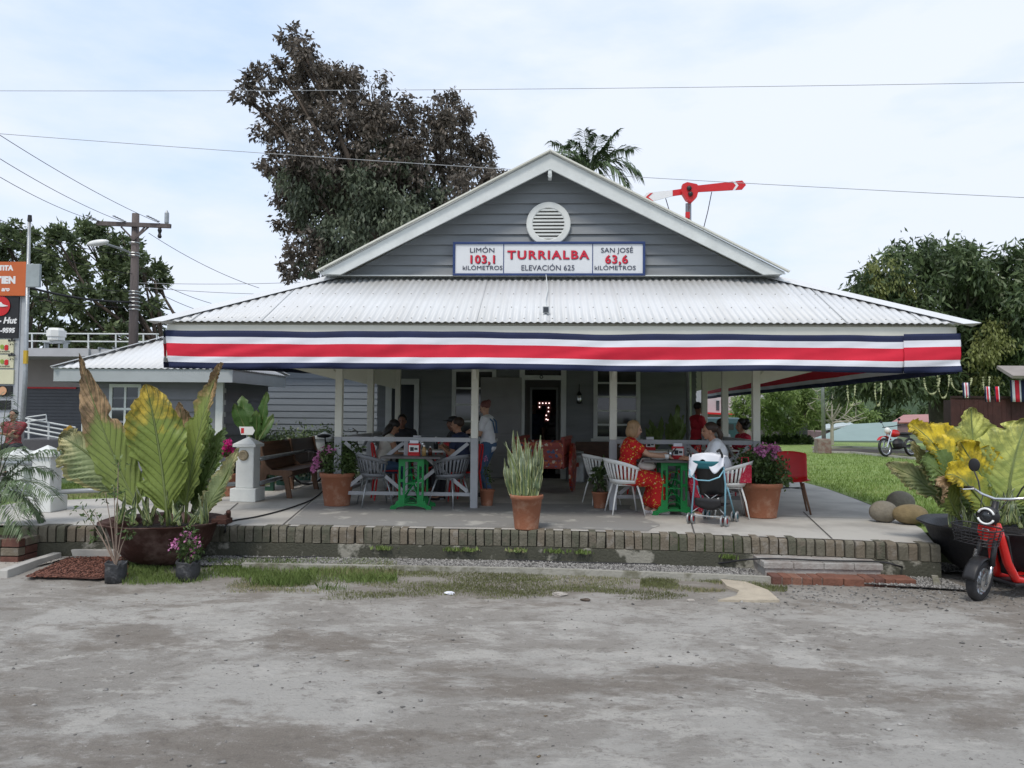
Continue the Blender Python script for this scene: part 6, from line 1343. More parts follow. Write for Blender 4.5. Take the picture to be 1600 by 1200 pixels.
# red shell chair with wooden legs
rc = thing('red_shell_chair', 'red moulded shell chair with wooden legs behind the large flower pot', 'chair'); m = MB()
def shell(u, v):
    a = (u-.5)*2
    if v < .5: q_ = v/.5; return (a*.235, .22-.44*q_+.0, .44+.035*a*a+.0-.015*math.sin(q_*3.1))
    q_ = (v-.5)/.5; return (a*(.235-.0*q_), -.22-.12*q_+.07*a*a*(.4+q_*.6), .44+.035*a*a*(1-q_)+.40*q_-.03*a*a*q_)
m.grid(shell, 12, 18); m.build('seat_shell', M['redplastic'], rc, smooth=True, solid=.012, sub=1)
for sx in (-1, 1):
    for sy in (-1, 1): l_ = MB(); l_.tube([(sx*.14, sy*.13, .42), (sx*.23, sy*.22, 0)], [.018, .013], 8); l_.build('leg', M['woodend'], rc, smooth=True)
m = MB(); m.bar((-.16, .14, .34), (.16, -.14, .34), .01, .012); m.bar((.16, .14, .34), (-.16, -.14, .34), .01, .012); m.build('wire_brace', M['black'], rc)
p_ = onz(1240, 802); rc.location = (p_.x, p_.y+.1, 0); rc.rotation_euler = (0, 0, R(18+180-30))
# red metal cafe chairs inside
def make_red():
    t = thing('metal_cafe_chair', 'red', 'chair'); m = MB(); m.box((-.18, -.18, .435), (.18, .18, .455)); m.build('seat', M['redplastic'], t, bevel=.01)
    m = MB(); m.tube([(-.17, -.17, .45), (-.16, -.22, .8), (-.1, -.235, .86), (.1, -.235, .86), (.16, -.22, .8), (.17, -.17, .45)], .012, 8); m.grid(lambda u, v: (-.055+.11*u, -.185-.05*v, .46+.38*v), 1, 3); m.build('backrest', M['redplastic'], t, solid=.004)
    for sx in (-1, 1):
        for sy in (-1, 1): l_ = MB(); l_.tube([(sx*.16, sy*.16, .435), (sx*.2, sy*.21, 0)], [.018, .012], 6); l_.build('leg', M['redplastic'], t)
    return t
r0 = make_red(); RC = [(605, 11.85, -70, 'red metal chair under the woman in the sleeveless white top'), (728, 11.75, 75, 'red metal chair under the seated person in dark blue by the middle left post'), (690, 12.6, 170, 'red metal chair at the far side of the white table behind the left railing'), (1005, 12.9, -80, 'red metal chair behind the red-dressed woman, beyond the right railing'), (1068, 12.2, 60, 'red metal chair behind the green table, beyond the right railing'), (628, 13.4, 180, 'red metal chair under the dark-clothed man at the back'), (708, 13.1, 100, 'red metal chair under the person in the black cap')]
for i, (px, Y_, a, lab) in enumerate(RC):
    c = r0 if i == 0 else copy_tree(r0); c['label'] = lab; c['group'] = 'red metal cafe chairs inside the veranda'; c.location = (ony(px, 700, Y_).x, Y_, 0); c.rotation_euler = (0, 0, R(a))
def make_cafe():
    t = thing('cafe_table', 'white', 'table'); m = MB(); m.box((-.55, -.33, .73), (.55, .33, .76)); m.build('tabletop', M['whiteplastic'], t, bevel=.005)
    for s in (-1, 1): l_ = MB(); l_.cyl((s*.4, 0, .02), (s*.4, 0, .73), .025); l_.box((s*.4-.03, -.25, 0), (s*.4+.03, .25, .02)); l_.build('leg', M['metal'], t)
    return t
c0 = make_cafe(); c0['label'] = 'white-topped cafe table just behind the left railing'; c0.location = (ony(655, 700, 12.1).x, 12.1, 0)
c1 = copy_tree(c0); c1['label'] = 'white-topped cafe table just behind the right railing'; c1.location = (ony(1030, 700, 12.7).x, 12.7, 0)
c2_ = copy_tree(c0); c2_['label'] = 'white-topped cafe table at the right side of the veranda beside two seated people'; c2_.location = (ony(1120, 700, 14).x, 13.6, 0); c2_.rotation_euler = (0, 0, R(90))
for c in (c0, c1, c2_): c['group'] = 'white cafe tables'
# table-top things
def napkin(label, p, rz=0):
    t = thing('napkin_holder', label, 'napkin holder', tuple(p), 'red napkin holders', rz); 
    def bx_(name, a, b, m_, bv=.004): m = MB(); m.box((a[0]+p.x, a[1]+p.y, a[2]+p.z), (b[0]+p.x, b[1]+p.y, b[2]+p.z)); m.build(name, m_, t, bevel=bv)
    bx_('holder_base', (-.085, -.05, 0), (.085, .05, .03), M['redplastic']); bx_('holder_body', (-.08, -.045, .031), (.08, .045, .17), M['redplastic']); bx_('picture_panel', (-.07, -.049, .05), (.07, -.046, .145), M['whiteplastic'], 0); bx_('dark_print', (-.05, -.052, .065), (.0, -.0495, .12), M['black'], 0); bx_('dark_print', (.01, -.052, .08), (.055, -.0495, .11), M['black'], 0); bx_('napkins', (-.06, -.03, .171), (.06, .03, .215), M['cwhite'])
napkin('red napkin holder with white napkins on the left green table', t1+Vector((.0, .02, 0)))
napkin('red napkin holder in the middle of the women\'s table', t2+Vector((.10, .12, 0)))
def bottle(label, p, h, r, m_, cap=M['whiteplastic']):
    t = thing('sauce_bottle', label, 'bottle', tuple(p)); m = MB(); m.lathe([(.001, 0), (r, 0), (r, h*.6), (r*.5, h*.75), (r*.45, h*.86), (.001, h*.86)], p, 12); m.build('bottle_body', m_, t, smooth=True); m = MB(); m.cyl(p+Vector((0, 0, h*.86)), p+Vector((0, 0, h)), r*.5); m.build('cap', cap, t)
M['amber'] = mat('amber_sauce', (.35, .22, .08), .3, .1, 5); M['sauce'] = mat('dark_sauce', (.08, .02, .01), .2, .2, 5)
bottle('amber sauce bottle right of the napkin holder on the left green table', t1+Vector((.15, -.05, 0)), .15, .03, M['amber'])
bottle('dark sauce bottle at the right rear of the left green table', t1+Vector((.22, .05, 0)), .13, .028, M['sauce'])
for i, (dx, dy, h, c_) in enumerate(((.25, .1, .2, 'glass'), (-.2, .05, .16, 'sauce'), (.05, .0, .18, 'chrome'), (.38, -.1, .14, 'chrome'))):
    p = Vector(c0.location)+Vector((dx, dy, .761)); bottle(['tall dark bottle', 'short brown bottle', 'shiny steel shaker', 'small shiny shaker'][i]+' on the white table behind the left railing', p, h, .035, M[c_])
napkin('red napkin holder on the white table behind the left railing', Vector(c0.location)+Vector((-.05, .1, .761))); napkin('red napkin holder on the white table behind the right railing', Vector(c1.location)+Vector((-.15, .0, .761)))
def crock(name, label, cat, p, prof, m_, n=20): m = MB(); m.lathe(prof, p, n); return setp(m.build(name, m_, smooth=True), label, cat)
crock('coffee_cup', 'small pale cup on the table in front of the red-dressed woman', 'cup', t2+Vector((-.08, -.1, 0)), [(.001, .004), (.025, .004), (.038, .07), (.035, .07), (.022, .012), (.001, .012)], M['whiteplastic'])
crock('dinner_plate', 'white plate in front of the red-dressed woman', 'plate', t2+Vector((-.2, -.15, 0)), [(.001, .004), (.06, .004), (.10, .016), (.10, .019), (.06, .008), (.001, .008)], M['whiteplastic'])
crock('dinner_plate', 'white plate with food in front of the woman in the white blouse', 'plate', t2+Vector((.25, -.13, 0)), [(.001, .004), (.06, .004), (.10, .016), (.10, .019), (.06, .008), (.001, .008)], M['whiteplastic'])
m = MB(); m.ell(t2+Vector((.25, -.13, .025)), (.06, .05, .025)); setp(m.build('meal', mat('brown_food', (.25, .12, .05), .7, .4, 20), smooth=True), 'brown food heaped on the right plate', 'food')
crock('drinking_glass', 'clear drinking glass beside the red napkin holder on the women\'s table', 'glass', t2+Vector((-.01, .05, 0)), [(.001, .004), (.028, .004), (.034, .13), (.031, .13), (.026, .012), (.001, .012)], M['chrome'])
# ================================================================ painted ox cart, milk can, dark bench, marquee number
cart = thing('painted_ox_cart', 'small red painted ox cart with ornate panels inside the veranda', 'ox cart', (0, 0, 0))
def folk():
    m = bpy.data.materials.new('folk_painting'); m.use_nodes = True; nt = m.node_tree; p = nt.nodes['Principled BSDF']; p.inputs['Roughness'].default_value = .4
    tc = nd(nt, 'ShaderNodeTexCoord'); v = nd(nt, 'ShaderNodeTexVoronoi'); v.inputs['Scale'].default_value = 24; nt.links.new(tc.outputs['Object'], v.inputs[0]); r = nd(nt, 'ShaderNodeValToRGB'); r.color_ramp.interpolation = 'CONSTANT'
    for i, (q_, c) in enumerate(((0, (.32, .03, .02)), (.45, (.5, .12, .03)), (.62, (.04, .08, .2)), (.72, (.6, .5, .4)), (.8, (.32, .03, .02)))):
        e = r.color_ramp.elements[i] if i < 2 else r.color_ramp.elements.new(q_); e.position = q_; e.color = (*c, 1)
    s = nd(nt, 'ShaderNodeSeparateColor'); nt.links.new(v.outputs['Color'], s.inputs[0]); nt.links.new(s.outputs[0], r.inputs[0]); nt.links.new(r.outputs[0], p.inputs['Base Color']); return m
M['folk'] = folk(); cr = mat('cart_red', (.30, .035, .02), .4, .15, 6)
m = MB(); m.box((-.36, -.55, .42), (.36, .55, .45)); m.build('cart_floor', cr, cart)
for s in (-1, 1):
    m = MB(); m.box((s*.36, -.57, .45), (s*.385, .57, .82)); p1 = m.build('side_panel', M['folk'], cart); m = MB()
    for k in range(6): y = -.55+k*.21; m.box((s*.387, y-.02, .42), (s*.41, y+.02, .95))
    m.box((s*.36, -.6, .9), (s*.42, .6, .95)); m.box((s*.386, -.6, .62), (s*.405, .6, .66)); m.build('side_rail', cr, cart)
    m = MB(); m.box((-.36, s*.55, .45), (.36, s*.572, .86)); m.build('end_panel', M['folk'], cart)
    m = MB(); c_ = (s*.5, -.05, .42); m.lathe([(.001, -.03), (.40, -.02), (.42, -.025), (.42, .025), (.40, .02), (.001, .03)], (0, 0, 0), 32); m.xf(Matrix.Translation(c_) @ Matrix.Rotation(R(90), 4, 'Y')); m.build('wheel', M['folk'], cart, bevel=.003)
m = MB(); m.bar((0, .6, .42), (0, 1.5, .35), .07, .07); m.bar((-.45, 1.5, .36), (.45, 1.5, .36), .07, .08); m.build('drawbar', cr, cart)
for s in (-1, 1): m = MB(); m.box((-.36, s*.575, .56), (.36, s*.59, .60)); m.box((-.36, s*.575, .75), (.36, s*.59, .79)); m.build('end_rail', cr, cart)
cart.location = (ony(851, 700, 13.3).x, 13.5, 0); cart.rotation_euler = (0, 0, R(-8))
c = ony(901, 742, 15.2); mk = thing('milk_can', 'old grey metal milk can by the wall right of the doorway', 'milk can', (c.x, 15.25, 0)); m = MB(); m.lathe([(.001, 0), (.17, 0), (.175, .02), (.17, .04), (.17, .34), (.165, .36), (.13, .45), (.10, .5), (.10, .54), (.14, .57), (.14, .60), (.001, .62)], (c.x, 15.25, 0), 24); m.build('can_body', M['metal'], mk, smooth=True)
for s in (-1, 1): m = MB(); m.tube([(c.x+s*.16, 15.25, .38), (c.x+s*.21, 15.25, .42), (c.x+s*.2, 15.25, .48), (c.x+s*.13, 15.25, .48)], .01, 6); m.build('handle', M['metal'], mk)
c = ony(935, 742, 15.4); db = thing('dark_bench', 'dark wooden bench against the wall under the right window', 'bench', (c.x, 15.5, 0)); m = MB(); m.box((c.x-.45, 15.2, .38), (c.x+.9, 15.6, .42)); m.build('seat', M['wood'], db)
m = MB(); m.box((c.x-.45, 15.6, .42), (c.x+.9, 15.64, .78)); m.build('backrest', M['wood'], db)
for x in (c.x-.45, c.x+.84): m = MB(); m.box((x, 15.2, 0), (x+.06, 15.6, .38)); m.build('leg', M['wood'], db)
c = ony(856, 642, 16.9); mq = thing('marquee_seven', 'red marquee figure seven with glowing round bulbs inside the doorway', 'light', tuple(c)); s_ = 16.9/1200
P7 = [(843, 630), (848, 630), (853, 630), (858, 630), (843, 636), (857, 637), (857, 643), (853.5, 649), (853.5, 655), (856, 656)]
m = MB(); P = lambda px, py, d=0: (ony(px, py, 16.9).x, 16.9-d, ony(px, py, 16.9).z)
m.prism([(840, 626.5), (861, 626.5), (861, 640), (857.5, 659), (849.5, 659), (853.5, 640), (853, 634), (846.5, 634), (846.5, 640), (840, 640)], lambda a, b: P(a, b, .06), lambda a, b: P(a, b, 0)); m.build('figure_body', mat('dark_red_metal', (.08, .012, .012), .4, .1, 5), mq)
for a, b in P7:
    m = MB(); m.ell(P(a, b, .075), .014, 8, 6); m.build('bulb', bpy.data.materials.get('glowing_bulb') or mat('glowing_bulb', (1, .72, .68), .5, .02, 5, emit=1.6), mq, smooth=True)
# ================================================================ stroller (local: forward +Y)
so_ = thing('stroller', 'black umbrella stroller with light blue frame and a white towel draped over it', 'stroller'); bl_ = mat('light_blue_frame', (.25, .50, .62), .35, .1, 6, metal=.3); tl = mat('teal_fabric', (.03, .16, .19), .8, .1, 5)
for s in (-1, 1):
    m = MB(); m.tube([(s*.23, .02, .10), (s*.215, .10, .55), (s*.21, .02, .80)], .013, 8); m.tube([(s*.2, .55, .10), (s*.21, .2, .5)], .012, 8); m.build('frame_tube', bl_, so_, smooth=True)
    m = MB(); m.tube([(s*.21, .02, .80), (s*.215, -.05, .95), (s*.21, -.14, 1.02), (s*.2, -.2, 1.0)], .016, 8); m.build('handle', M['black'], so_, smooth=True)
    for y, r_ in ((0, .075), (.57, .075)):
        for d in (-.03, .03):
            m = MB(); cx_ = s*(.23 if y == 0 else .2)+d
            m.lathe([(r_*.55, -.012), (r_*.9, -.012), (r_, -.006), (r_, .006), (r_*.9, .012), (r_*.55, .012)], (0, 0, 0), 20, 0); m.lathe([(.001, -.008), (r_*.56, -.006), (r_*.56, .006), (.001, .008)], (0, 0, 0), 12, 1)
            m.xf(Matrix.Translation((cx_, y, r_)) @ Matrix.Rotation(R(90), 4, 'Y')); m.build('wheel', [M['metal'], tl if y else M['redplastic']], so_, smooth=True)
m = MB(); m.tube([(-.22, .03, .16), (.21, .2, .5)], .007, 6); m.tube([(.22, .03, .16), (-.21, .2, .5)], .007, 6); m.tube([(-.23, .0, .12), (.23, 0, .12)], .008, 6); m.build('cross_brace', M['metal'], so_)
m = MB(); m.grid(lambda u, v: ((u-.5)*.40*(1-.15*v), .02+.20*v-.09*math.sin(math.pi*u), .90-.50*v), 8, 8); m.grid(lambda u, v: ((u-.5)*.36, .2+.28*v, .40+.03*v-.05*math.sin(math.pi*u)), 6, 5); m.build('seat_sling', M['black'], so_, smooth=True, solid=.02)
m = MB(); m.grid(lambda u, v: ((u-.5)*.40, -.04+.05*v-.09*math.sin(math.pi*u), .86-.10*v), 10, 3); m.build('canopy', tl, so_, smooth=True, solid=.012)
m = MB(); m.grid(lambda u, v: ((u-.5)*.36, .02+.42*v, .26-.08*math.sin(math.pi*u)*math.sin(math.pi*v)), 8, 8); m.grid(lambda u, v: ((u-.5)*.36, .02-.02*v, .26+.10*v-.06*math.sin(math.pi*u)*(1-v)), 8, 3); m.build('basket', M['black'], so_, smooth=True, solid=.006)
m = MB(); m.tube([(-.24, -.03, .76), (-.2, -.12, .66), (-.08, -.16, .61), (.08, -.16, .61), (.2, -.12, .66), (.24, -.03, .76)], .009, 6); m.build('lower_hoop', bl_, so_, smooth=True)
pr_ = onz(1087, 819); pl2 = onz(1131, 827); mid = (pr_+pl2)/2; RZS = R(-30); so_.location = (mid.x, mid.y+.12, 0); so_.rotation_euler = (0, 0, RZS); so_.scale = (.91,)*3
tw = MB()
def towel(u, v):
    a = (u-.5)*2; x = a*.24; y = .12-.30*v; z = .935+.025*math.cos(a*2)+.012*noise.noise(Vector((a*3, v*4, 0)))
    if v > .5: y = -.03-.06*(v-.5); z -= (v-.5)*.30*(1.1-.5*math.cos(a*5+1))*(.75+.6*abs(a))
    return Vector((x, y-.03*math.cos(a*1.6), z))
tw.grid(towel, 24, 20); tw.xf(Matrix.Translation(so_.location) @ Matrix.Rotation(RZS, 4, 'Z') @ Matrix.Scale(.91, 4)); setp(tw.build('white_towel', M['cwhite'], smooth=True, solid=.012), 'bright white towel draped over the top of the stroller', 'towel')
# ================================================================ scooter (local: forward +Y, wheel contact at origin)
sct = thing('electric_scooter', 'red electric scooter with wire basket parked at the right edge, partly cut off', 'scooter'); W = .195
rp2 = mat('glossy_red_paint', (.60, .015, .012), .25, .08, 3, coat=.5)
def swheel(y, nm='wheel'):
    m = MB(); m.lathe([(.125, -.035), (.165, -.045), (.187, -.03), (W, -.012), (W, .012), (.187, .03), (.165, .045), (.125, .035)], (0, 0, 0), 36); m.xf(Matrix.Translation((0, y, W)) @ Matrix.Rotation(R(90), 4, 'Y')); t_ = m.build('wheel', mat('tyre_rubber', (.03, .03, .032), .8, .3, 10, .3, 60), sct, smooth=True)
    m = MB(); m.lathe([(.128, -.03), (.12, -.012), (.12, .012), (.128, .03)], (0, 0, 0), 30); m.lathe([(.001, -.05), (.045, -.045), (.045, .045), (.001, .05)], (0, 0, 0), 16)
    for k in range(5): a = k*2*math.pi/5; m.bar((.03*math.cos(a), .03*math.sin(a), 0), (.122*math.cos(a), .122*math.sin(a), 0), .03, .024)
    m.xf(Matrix.Translation((0, y, W)) @ Matrix.Rotation(R(90), 4, 'Y')); m.build('rim', M['chrome'], t_)
    m = MB(); m.lathe([(.05, 0), (.085, 0), (.085, .004), (.05, .004)], (0, 0, 0), 24); m.xf(Matrix.Translation((-.055, y, W)) @ Matrix.Rotation(R(90), 4, 'Y')); m.build('brake_disc', M['chrome'], t_)
swheel(0); FWN = sct.children[0].name; swheel(-1.12)
m = MB(); m.grid(lambda u, v: ((v-.5)*.115, .225*math.cos(R(10)+R(130)*u)*(1), W+.225*math.sin(R(10)+R(130)*u)-.012*(2*v-1)**2), 14, 6); m.build('front_fender', M['black'], sct, smooth=True, solid=.006)
for s in (-1, 1):
    m = MB(); m.tube([(s*.075, 0, W), (s*.075, -.06, .38)], .017, 10); m.build('fork_lower', M['chrome'], sct, smooth=True)
    m = MB(); m.tube([(s*.075, -.05, .34), (s*.06, -.115, .56)], .024, 10); m.tube([(s*.06, -.11, .54), (0, -.135, .60)], .02, 8); m.build('fork_upper', M['black'], sct, smooth=True)
m = MB()
for k in range(9): z = .36+k*.012; m.lathe([(.028, 0), (.028, .006)], (.075, -.055-k*.004, z), 10)
m.build('shock_spring', M['chrome'], sct)
m = MB(); m.tube([(0, -.13, .58), (0, -.17, .80), (0, -.2, .93)], [.035, .035, .03], 12); m.build('steering_stem', M['black'], sct, smooth=True)
m = MB(); m.tube([(-.33, -.33, .985), (-.24, -.27, 1.0), (-.12, -.20, .97), (0, -.185, .95), (.12, -.20, .97), (.24, -.27, 1.0), (.33, -.33, .985)], .013, 10); hb_ = m.build('handlebar', M['chrome'], sct, smooth=True)
for s in (-1, 1):
    m = MB(); m.tube([(s*.25, -.275, 1.0), (s*.35, -.345, .982)], .02, 10); m.build('grip', M['black'], hb_, smooth=True)
    m = MB(); m.tube([(s*.22, -.235, 1.0), (s*.30, -.20, .985), (s*.36, -.27, .975)], .007, 6); m.build('brake_lever', M['chrome'], hb_)
    m = MB(); m.tube([(s*.16, -.23, .99), (s*.19, -.25, 1.08), (s*.25, -.27, 1.18)], .007, 6); m.build('mirror_stalk', M['black'], hb_); m = MB(); m.ell((s*.25, -.27, 1.23), (.055, .012, .065), 20, 10); m.build('mirror', M['black'], hb_, smooth=True)
m = MB(); m.ell((0, -.075, .80), (.10, .055, .088), 24, 14); hl = m.build('headlight', M['black'], sct, smooth=True)
m = MB()
for a0 in (20, 200): m.tube([(.072*math.cos(R(a)), -.022+.0, .80+.072*math.sin(R(a))) for a in range(a0, a0+141, 14)], .010, 8)
m.build('light_ring', mat('pale_light_ring', (.8, .82, .8), .3, .03, 5), hl, smooth=True); m = MB(); m.ell((0, -.028, .80), (.042, .014, .04), 18, 10); m.build('lamp_lens', M['glass'], hl, smooth=True)
m = MB(); m.prism([(-.075, .72), (.075, .72), (.085, .63), (.05, .55), (-.05, .55), (-.085, .63)], lambda x, z: (x, -.04-(.72-z)*.2, z), lambda x, z: (x*1.05, -.16-(.72-z)*.05, z)); m.build('front_cowl', rp2, sct, bevel=.015)
cw = MB(); cw.tube([(.03*math.cos(a), -.040, .665+.014*math.sin(a)) for a in np.linspace(.2, 2.9, 9)], .004, 6); cw.build('white_emblem', wl_, sct)
for s in (-1, 1):
    m = MB(); m.tube([(s*.03, -.17, .72), (s*.05, -.22, .58), (s*.07, -.30, .36), (s*.09, -.40, .20), (s*.10, -.6, .155), (s*.10, -.85, .16)], [.035, .04, .04, .04, .035, .03], 12); m.build('body_tube', rp2, sct, smooth=True)
m = MB(); m.grid(lambda u, v: ((u-.5)*.2, -.24-.14*v-.02*math.sin(math.pi*u), .62-.40*v), 6, 8); m.build('leg_shield', M['black'], sct, smooth=True, solid=.015)
m = MB(); m.box((-.13, -.88, .13), (.13, -.36, .165)); m.build('floorboard', M['black'], sct, bevel=.01)
m = MB(); m.box((-.11, -1.3, .30), (.11, -.86, .58)); m.build('rear_body', rp2, sct, bevel=.05); m = MB(); m.ell((0, -1.08, .66), (.13, .27, .06)); m.build('seat', M['black'], sct, smooth=True)
m = MB()
def brect(z, hw, y0, y1, r=.006): pts = []; [pts.append((hw*math.copysign(abs(math.cos(a))**.6, math.cos(a)), (y0+y1)/2+(y1-y0)/2*math.copysign(abs(math.sin(a))**.6, math.sin(a)), z)) for a in np.linspace(0, 2*math.pi, 33)]; return pts
m.tube(brect(.72, .20, -.01, .28), .007, 6, cap=False)
for z, k in ((.69, .97), (.66, .94), (.63, .91), (.60, .88), (.57, .85)): m.tube(brect(z, .20*k, .0, .28*k), .003, 5, cap=False)
for i in range(0, 32, 2): a = brect(.72, .20, -.01, .28)[i]; b = brect(.57, .17, 0, .238)[i]; m.tube([a, b], .003, 4)
for k in range(7): x = -.15+k*.05; m.tube([(x, .01, .57), (x, .23, .57)], .003, 4)
m.tube([(-.05, -.08, .60), (-.05, .1, .57)], .007, 5); m.tube([(.05, -.08, .60), (.05, .1, .57)], .007, 5); m.build('wire_basket', M['black'], sct)
m = MB()
for pts in ([(-.1, -.2, .95), (-.08, -.05, .85), (-.06, -.1, .6), (-.09, -.03, .3)], [(.12, -.2, .96), (.05, -.02, .9), (.04, -.1, .6)]): m.tube(pts, .005, 5)
m.build('brake_cable', M['black'], sct)
p_ = onz(1529, 936, ZG); FR = Matrix.Translation((0, -.13, 0)) @ Matrix.Rotation(R(14), 4, 'Z') @ Matrix.Translation((0, .13, 0))
for ch in list(sct.children):
    if ch.name.split('.')[0] in ('front_fender', 'fork_lower', 'fork_upper', 'shock_spring', 'steering_stem', 'handlebar', 'headlight', 'front_cowl', 'white_emblem', 'wire_basket', 'brake_cable') or ch.name == FWN:
        for q_ in [ch]+list(ch.children): q_.data.transform(FR)
sct.location = (p_.x-.05, p_.y-.02, ZG); sct.rotation_euler = (0, R(-6), R(113))
# ================================================================ motorcycle
mo = thing('motorcycle', 'red and black motorcycle parked on the lawn path below the mango tree', 'motorcycle')
for y in (0, -1.3):
    m = MB(); wheel(m, (0, y, .33), .33, .045, (1, 0, 0), 10, .02); m.build('wheel', [M['black'], M['chrome']], mo, smooth=True)
for s in (-1, 1): m = MB(); m.tube([(s*.08, 0, .33), (s*.08, -.35, .95)], .025, 8); m.build('fork', M['chrome'], mo)
m = MB(); m.grid(lambda u, v: ((v-.5)*.14, .38*math.cos(R(40)+R(100)*u), .33+.40*math.sin(R(40)+R(100)*u)), 8, 3); m.build('front_fender', M['redplastic'], mo, solid=.01)
m = MB(); m.ell((0, -.55, .82), (.13, .26, .14)); m.build('fuel_tank', rp2, mo, smooth=True); m = MB(); m.ell((0, -.68, .45), (.16, .26, .2), 10, 6); m.build('engine', M['black'], mo); m = MB(); m.ell((0, -1.05, .80), (.11, .38, .06)); m.build('seat', M['black'], mo, smooth=True)
m = MB(); m.tube([(-.38, -.48, 1.08), (-.15, -.38, 1.06), (.15, -.38, 1.06), (.38, -.48, 1.08)], .015, 8); m.build('handlebar', M['black'], mo); m = MB(); m.ell((0, -.22, .92), (.11, .09, .12)); m.build('headlight', M['whiteplastic'], mo, smooth=True)
for s in (-1, 1): m = MB(); m.tube([(s*.28, -.42, 1.08), (s*.34, -.42, 1.22)], .008, 5); m.ell((s*.36, -.42, 1.27), (.06, .015, .045)); m.build('mirror', M['black'], mo)
m = MB(); m.tube([(.12, -.5, .3), (.15, -.9, .3), (.16, -1.5, .42)], .04, 8); m.build('exhaust', M['black'], mo); m = MB(); m.bar((0, -.4, .8), (0, -1.3, .7), .06, .08); m.bar((0, -.6, .4), (0, -1.3, .33), .08, .05); m.bar((0, -1.3, .78), (0, -1.75, .85), .14, .05); m.build('frame', M['black'], mo)
p_ = onz(1385, 714); mo.location = (p_.x, p_.y, 0); mo.rotation_euler = (0, R(8), R(118)); mo.scale = (.95,)*3
# ================================================================ cables and litter on the ground
pts = [onz(*q_, 0)+Vector((0, 0, .012)) for q_ in ((505, 768), (490, 780), (470, 789), (440, 799), (400, 809), (365, 815))]+[Vector((onz(352, 822).x, edge_y(onz(352, 822).x)-.0, .01)), Vector((onz(345, 826).x, edge_y(-4)-.07, -.05)), onz(346, 850, ZG+.05), onz(370, 868, ZG+.04), onz(420, 872, ZG+.04), onz(520, 869, ZG+.04), onz(640, 868, ZG+.04), onz(760, 873, ZG+.04), onz(880, 878, ZG+.04), onz(1000, 881, ZG+.04), onz(1100, 882, ZG+.04), onz(1170, 874, -.20), onz(1215, 873, -.168), onz(1290, 876, -.168), onz(1375, 878, -.168), onz(1402, 884, -.2), onz(1420, 888, ZG+.05), onz(1440, 888, ZG+.04), onz(1480, 893, ZG+.04)]
sm_ = []
for i in range(len(pts)-1):
    p0, p1, p2, p3 = pts[max(i-1, 0)], pts[i], pts[i+1], pts[min(i+2, len(pts)-1)]
    for k in range(5): t = k/5; sm_.append(.5*((2*p1)+(p2-p0)*t+(2*p0-5*p1+4*p2-p3)*t*t+(3*p1-p0-3*p2+p3)*t**3))
m = MB(); m.tube(sm_, .010, 6); setp(m.build('power_cable', M['wire'], smooth=True, keep=True), 'black cable snaking from the bench down over the kerb and across the grey step', 'cable')
def chip(label, px, py, s, m_, name='stone_chip'): b = onz(px, py, ZG); m = MB(); m.ell((b.x, b.y, ZG+s*.25+dz(b.x, b.y)), (s, s*.5, s*.3), 8, 5); m.v = [tuple(Vector(v)+Vector((noise.noise(Vector(v)*30), noise.noise(Vector(v)*31+Vector((5, 0, 0))), 0))*s*.4) for v in m.v]; setp(m.build(name, m_), label, 'litter')
chip('crumpled white scrap lying in the brown patch of grass', 702, 929, .05, M['cwhite'], 'paper_scrap'); chip('flat pale stone chip on the dirt left of the pale slab', 875, 931, .07, M['sand']); chip('small brown stick on the dirt', 915, 940, .05, M['trunk'], 'stick'); chip('small pale stone chip near the middle of the dirt', 1080, 940, .04, M['sand'])
# ================================================================ people
def fuse(mb, name, m_, parent, voxel=.009, it=3, solid=True):
    me = bpy.data.meshes.new('tmp'); me.from_pydata(mb.v, [], mb.f); o = bpy.data.objects.new('tmp', me); COL.objects.link(o)
    md = o.modifiers.new('r', 'REMESH'); md.mode = 'VOXEL'; md.voxel_size = voxel; s_ = o.modifiers.new('s', 'SMOOTH'); s_.factor = .5; s_.iterations = it
    dg = bpy.context.evaluated_depsgraph_get(); nm = bpy.data.meshes.new_from_object(o.evaluated_get(dg)); bpy.data.objects.remove(o); bpy.data.meshes.remove(me)
    nm.name = name; nm.materials.clear(); nm.materials.append(m_); nm.polygons.foreach_set('use_smooth', [True]*len(nm.polygons))
    q = bpy.data.objects.new(name, nm); COL.objects.link(q); q.parent = parent; return q
def cap(m, pts, rs, n=14):
    """rounded tapered limb through points"""
    pts = [Vector(p) for p in pts]; P = [pts[0]]; Rr = [rs[0]]
    for i in range(len(pts)-1):
        for k in range(1, 7): t = k/6; P.append(pts[i].lerp(pts[i+1], t)); Rr.append(rs[i]+(rs[i+1]-rs[i])*t)
    m.tube(P, Rr, n)
    for p, r in zip(pts, rs): m.ell(p, r*.995, 14, 10)
def ik(a, b, l1, l2, pole):
    a = Vector(a); b = Vector(b); d = b-a; L_ = min(d.length, (l1+l2)*.998); dn = d.normalized(); x = (l1*l1-l2*l2+L_*L_)/(2*L_); h = math.sqrt(max(0, l1*l1-x*x)); pole = Vector(pole); pp = (pole-dn*pole.dot(dn)).normalized(); return a+dn*x+pp*h, a+dn*L_
def mcol(name, c, **k): return bpy.data.materials.get(name) or mat(name, c, **{**dict(rough=.75, var=.1, scale=8), **k})
SK = {'tan': mcol('tan_skin', (.36, .19, .12), rough=.5, var=.06), 'light': mcol('light_skin', (.48, .29, .20), rough=.5, var=.06), 'dark': mcol('brown_skin', (.20, .10, .065), rough=.5, var=.06)}
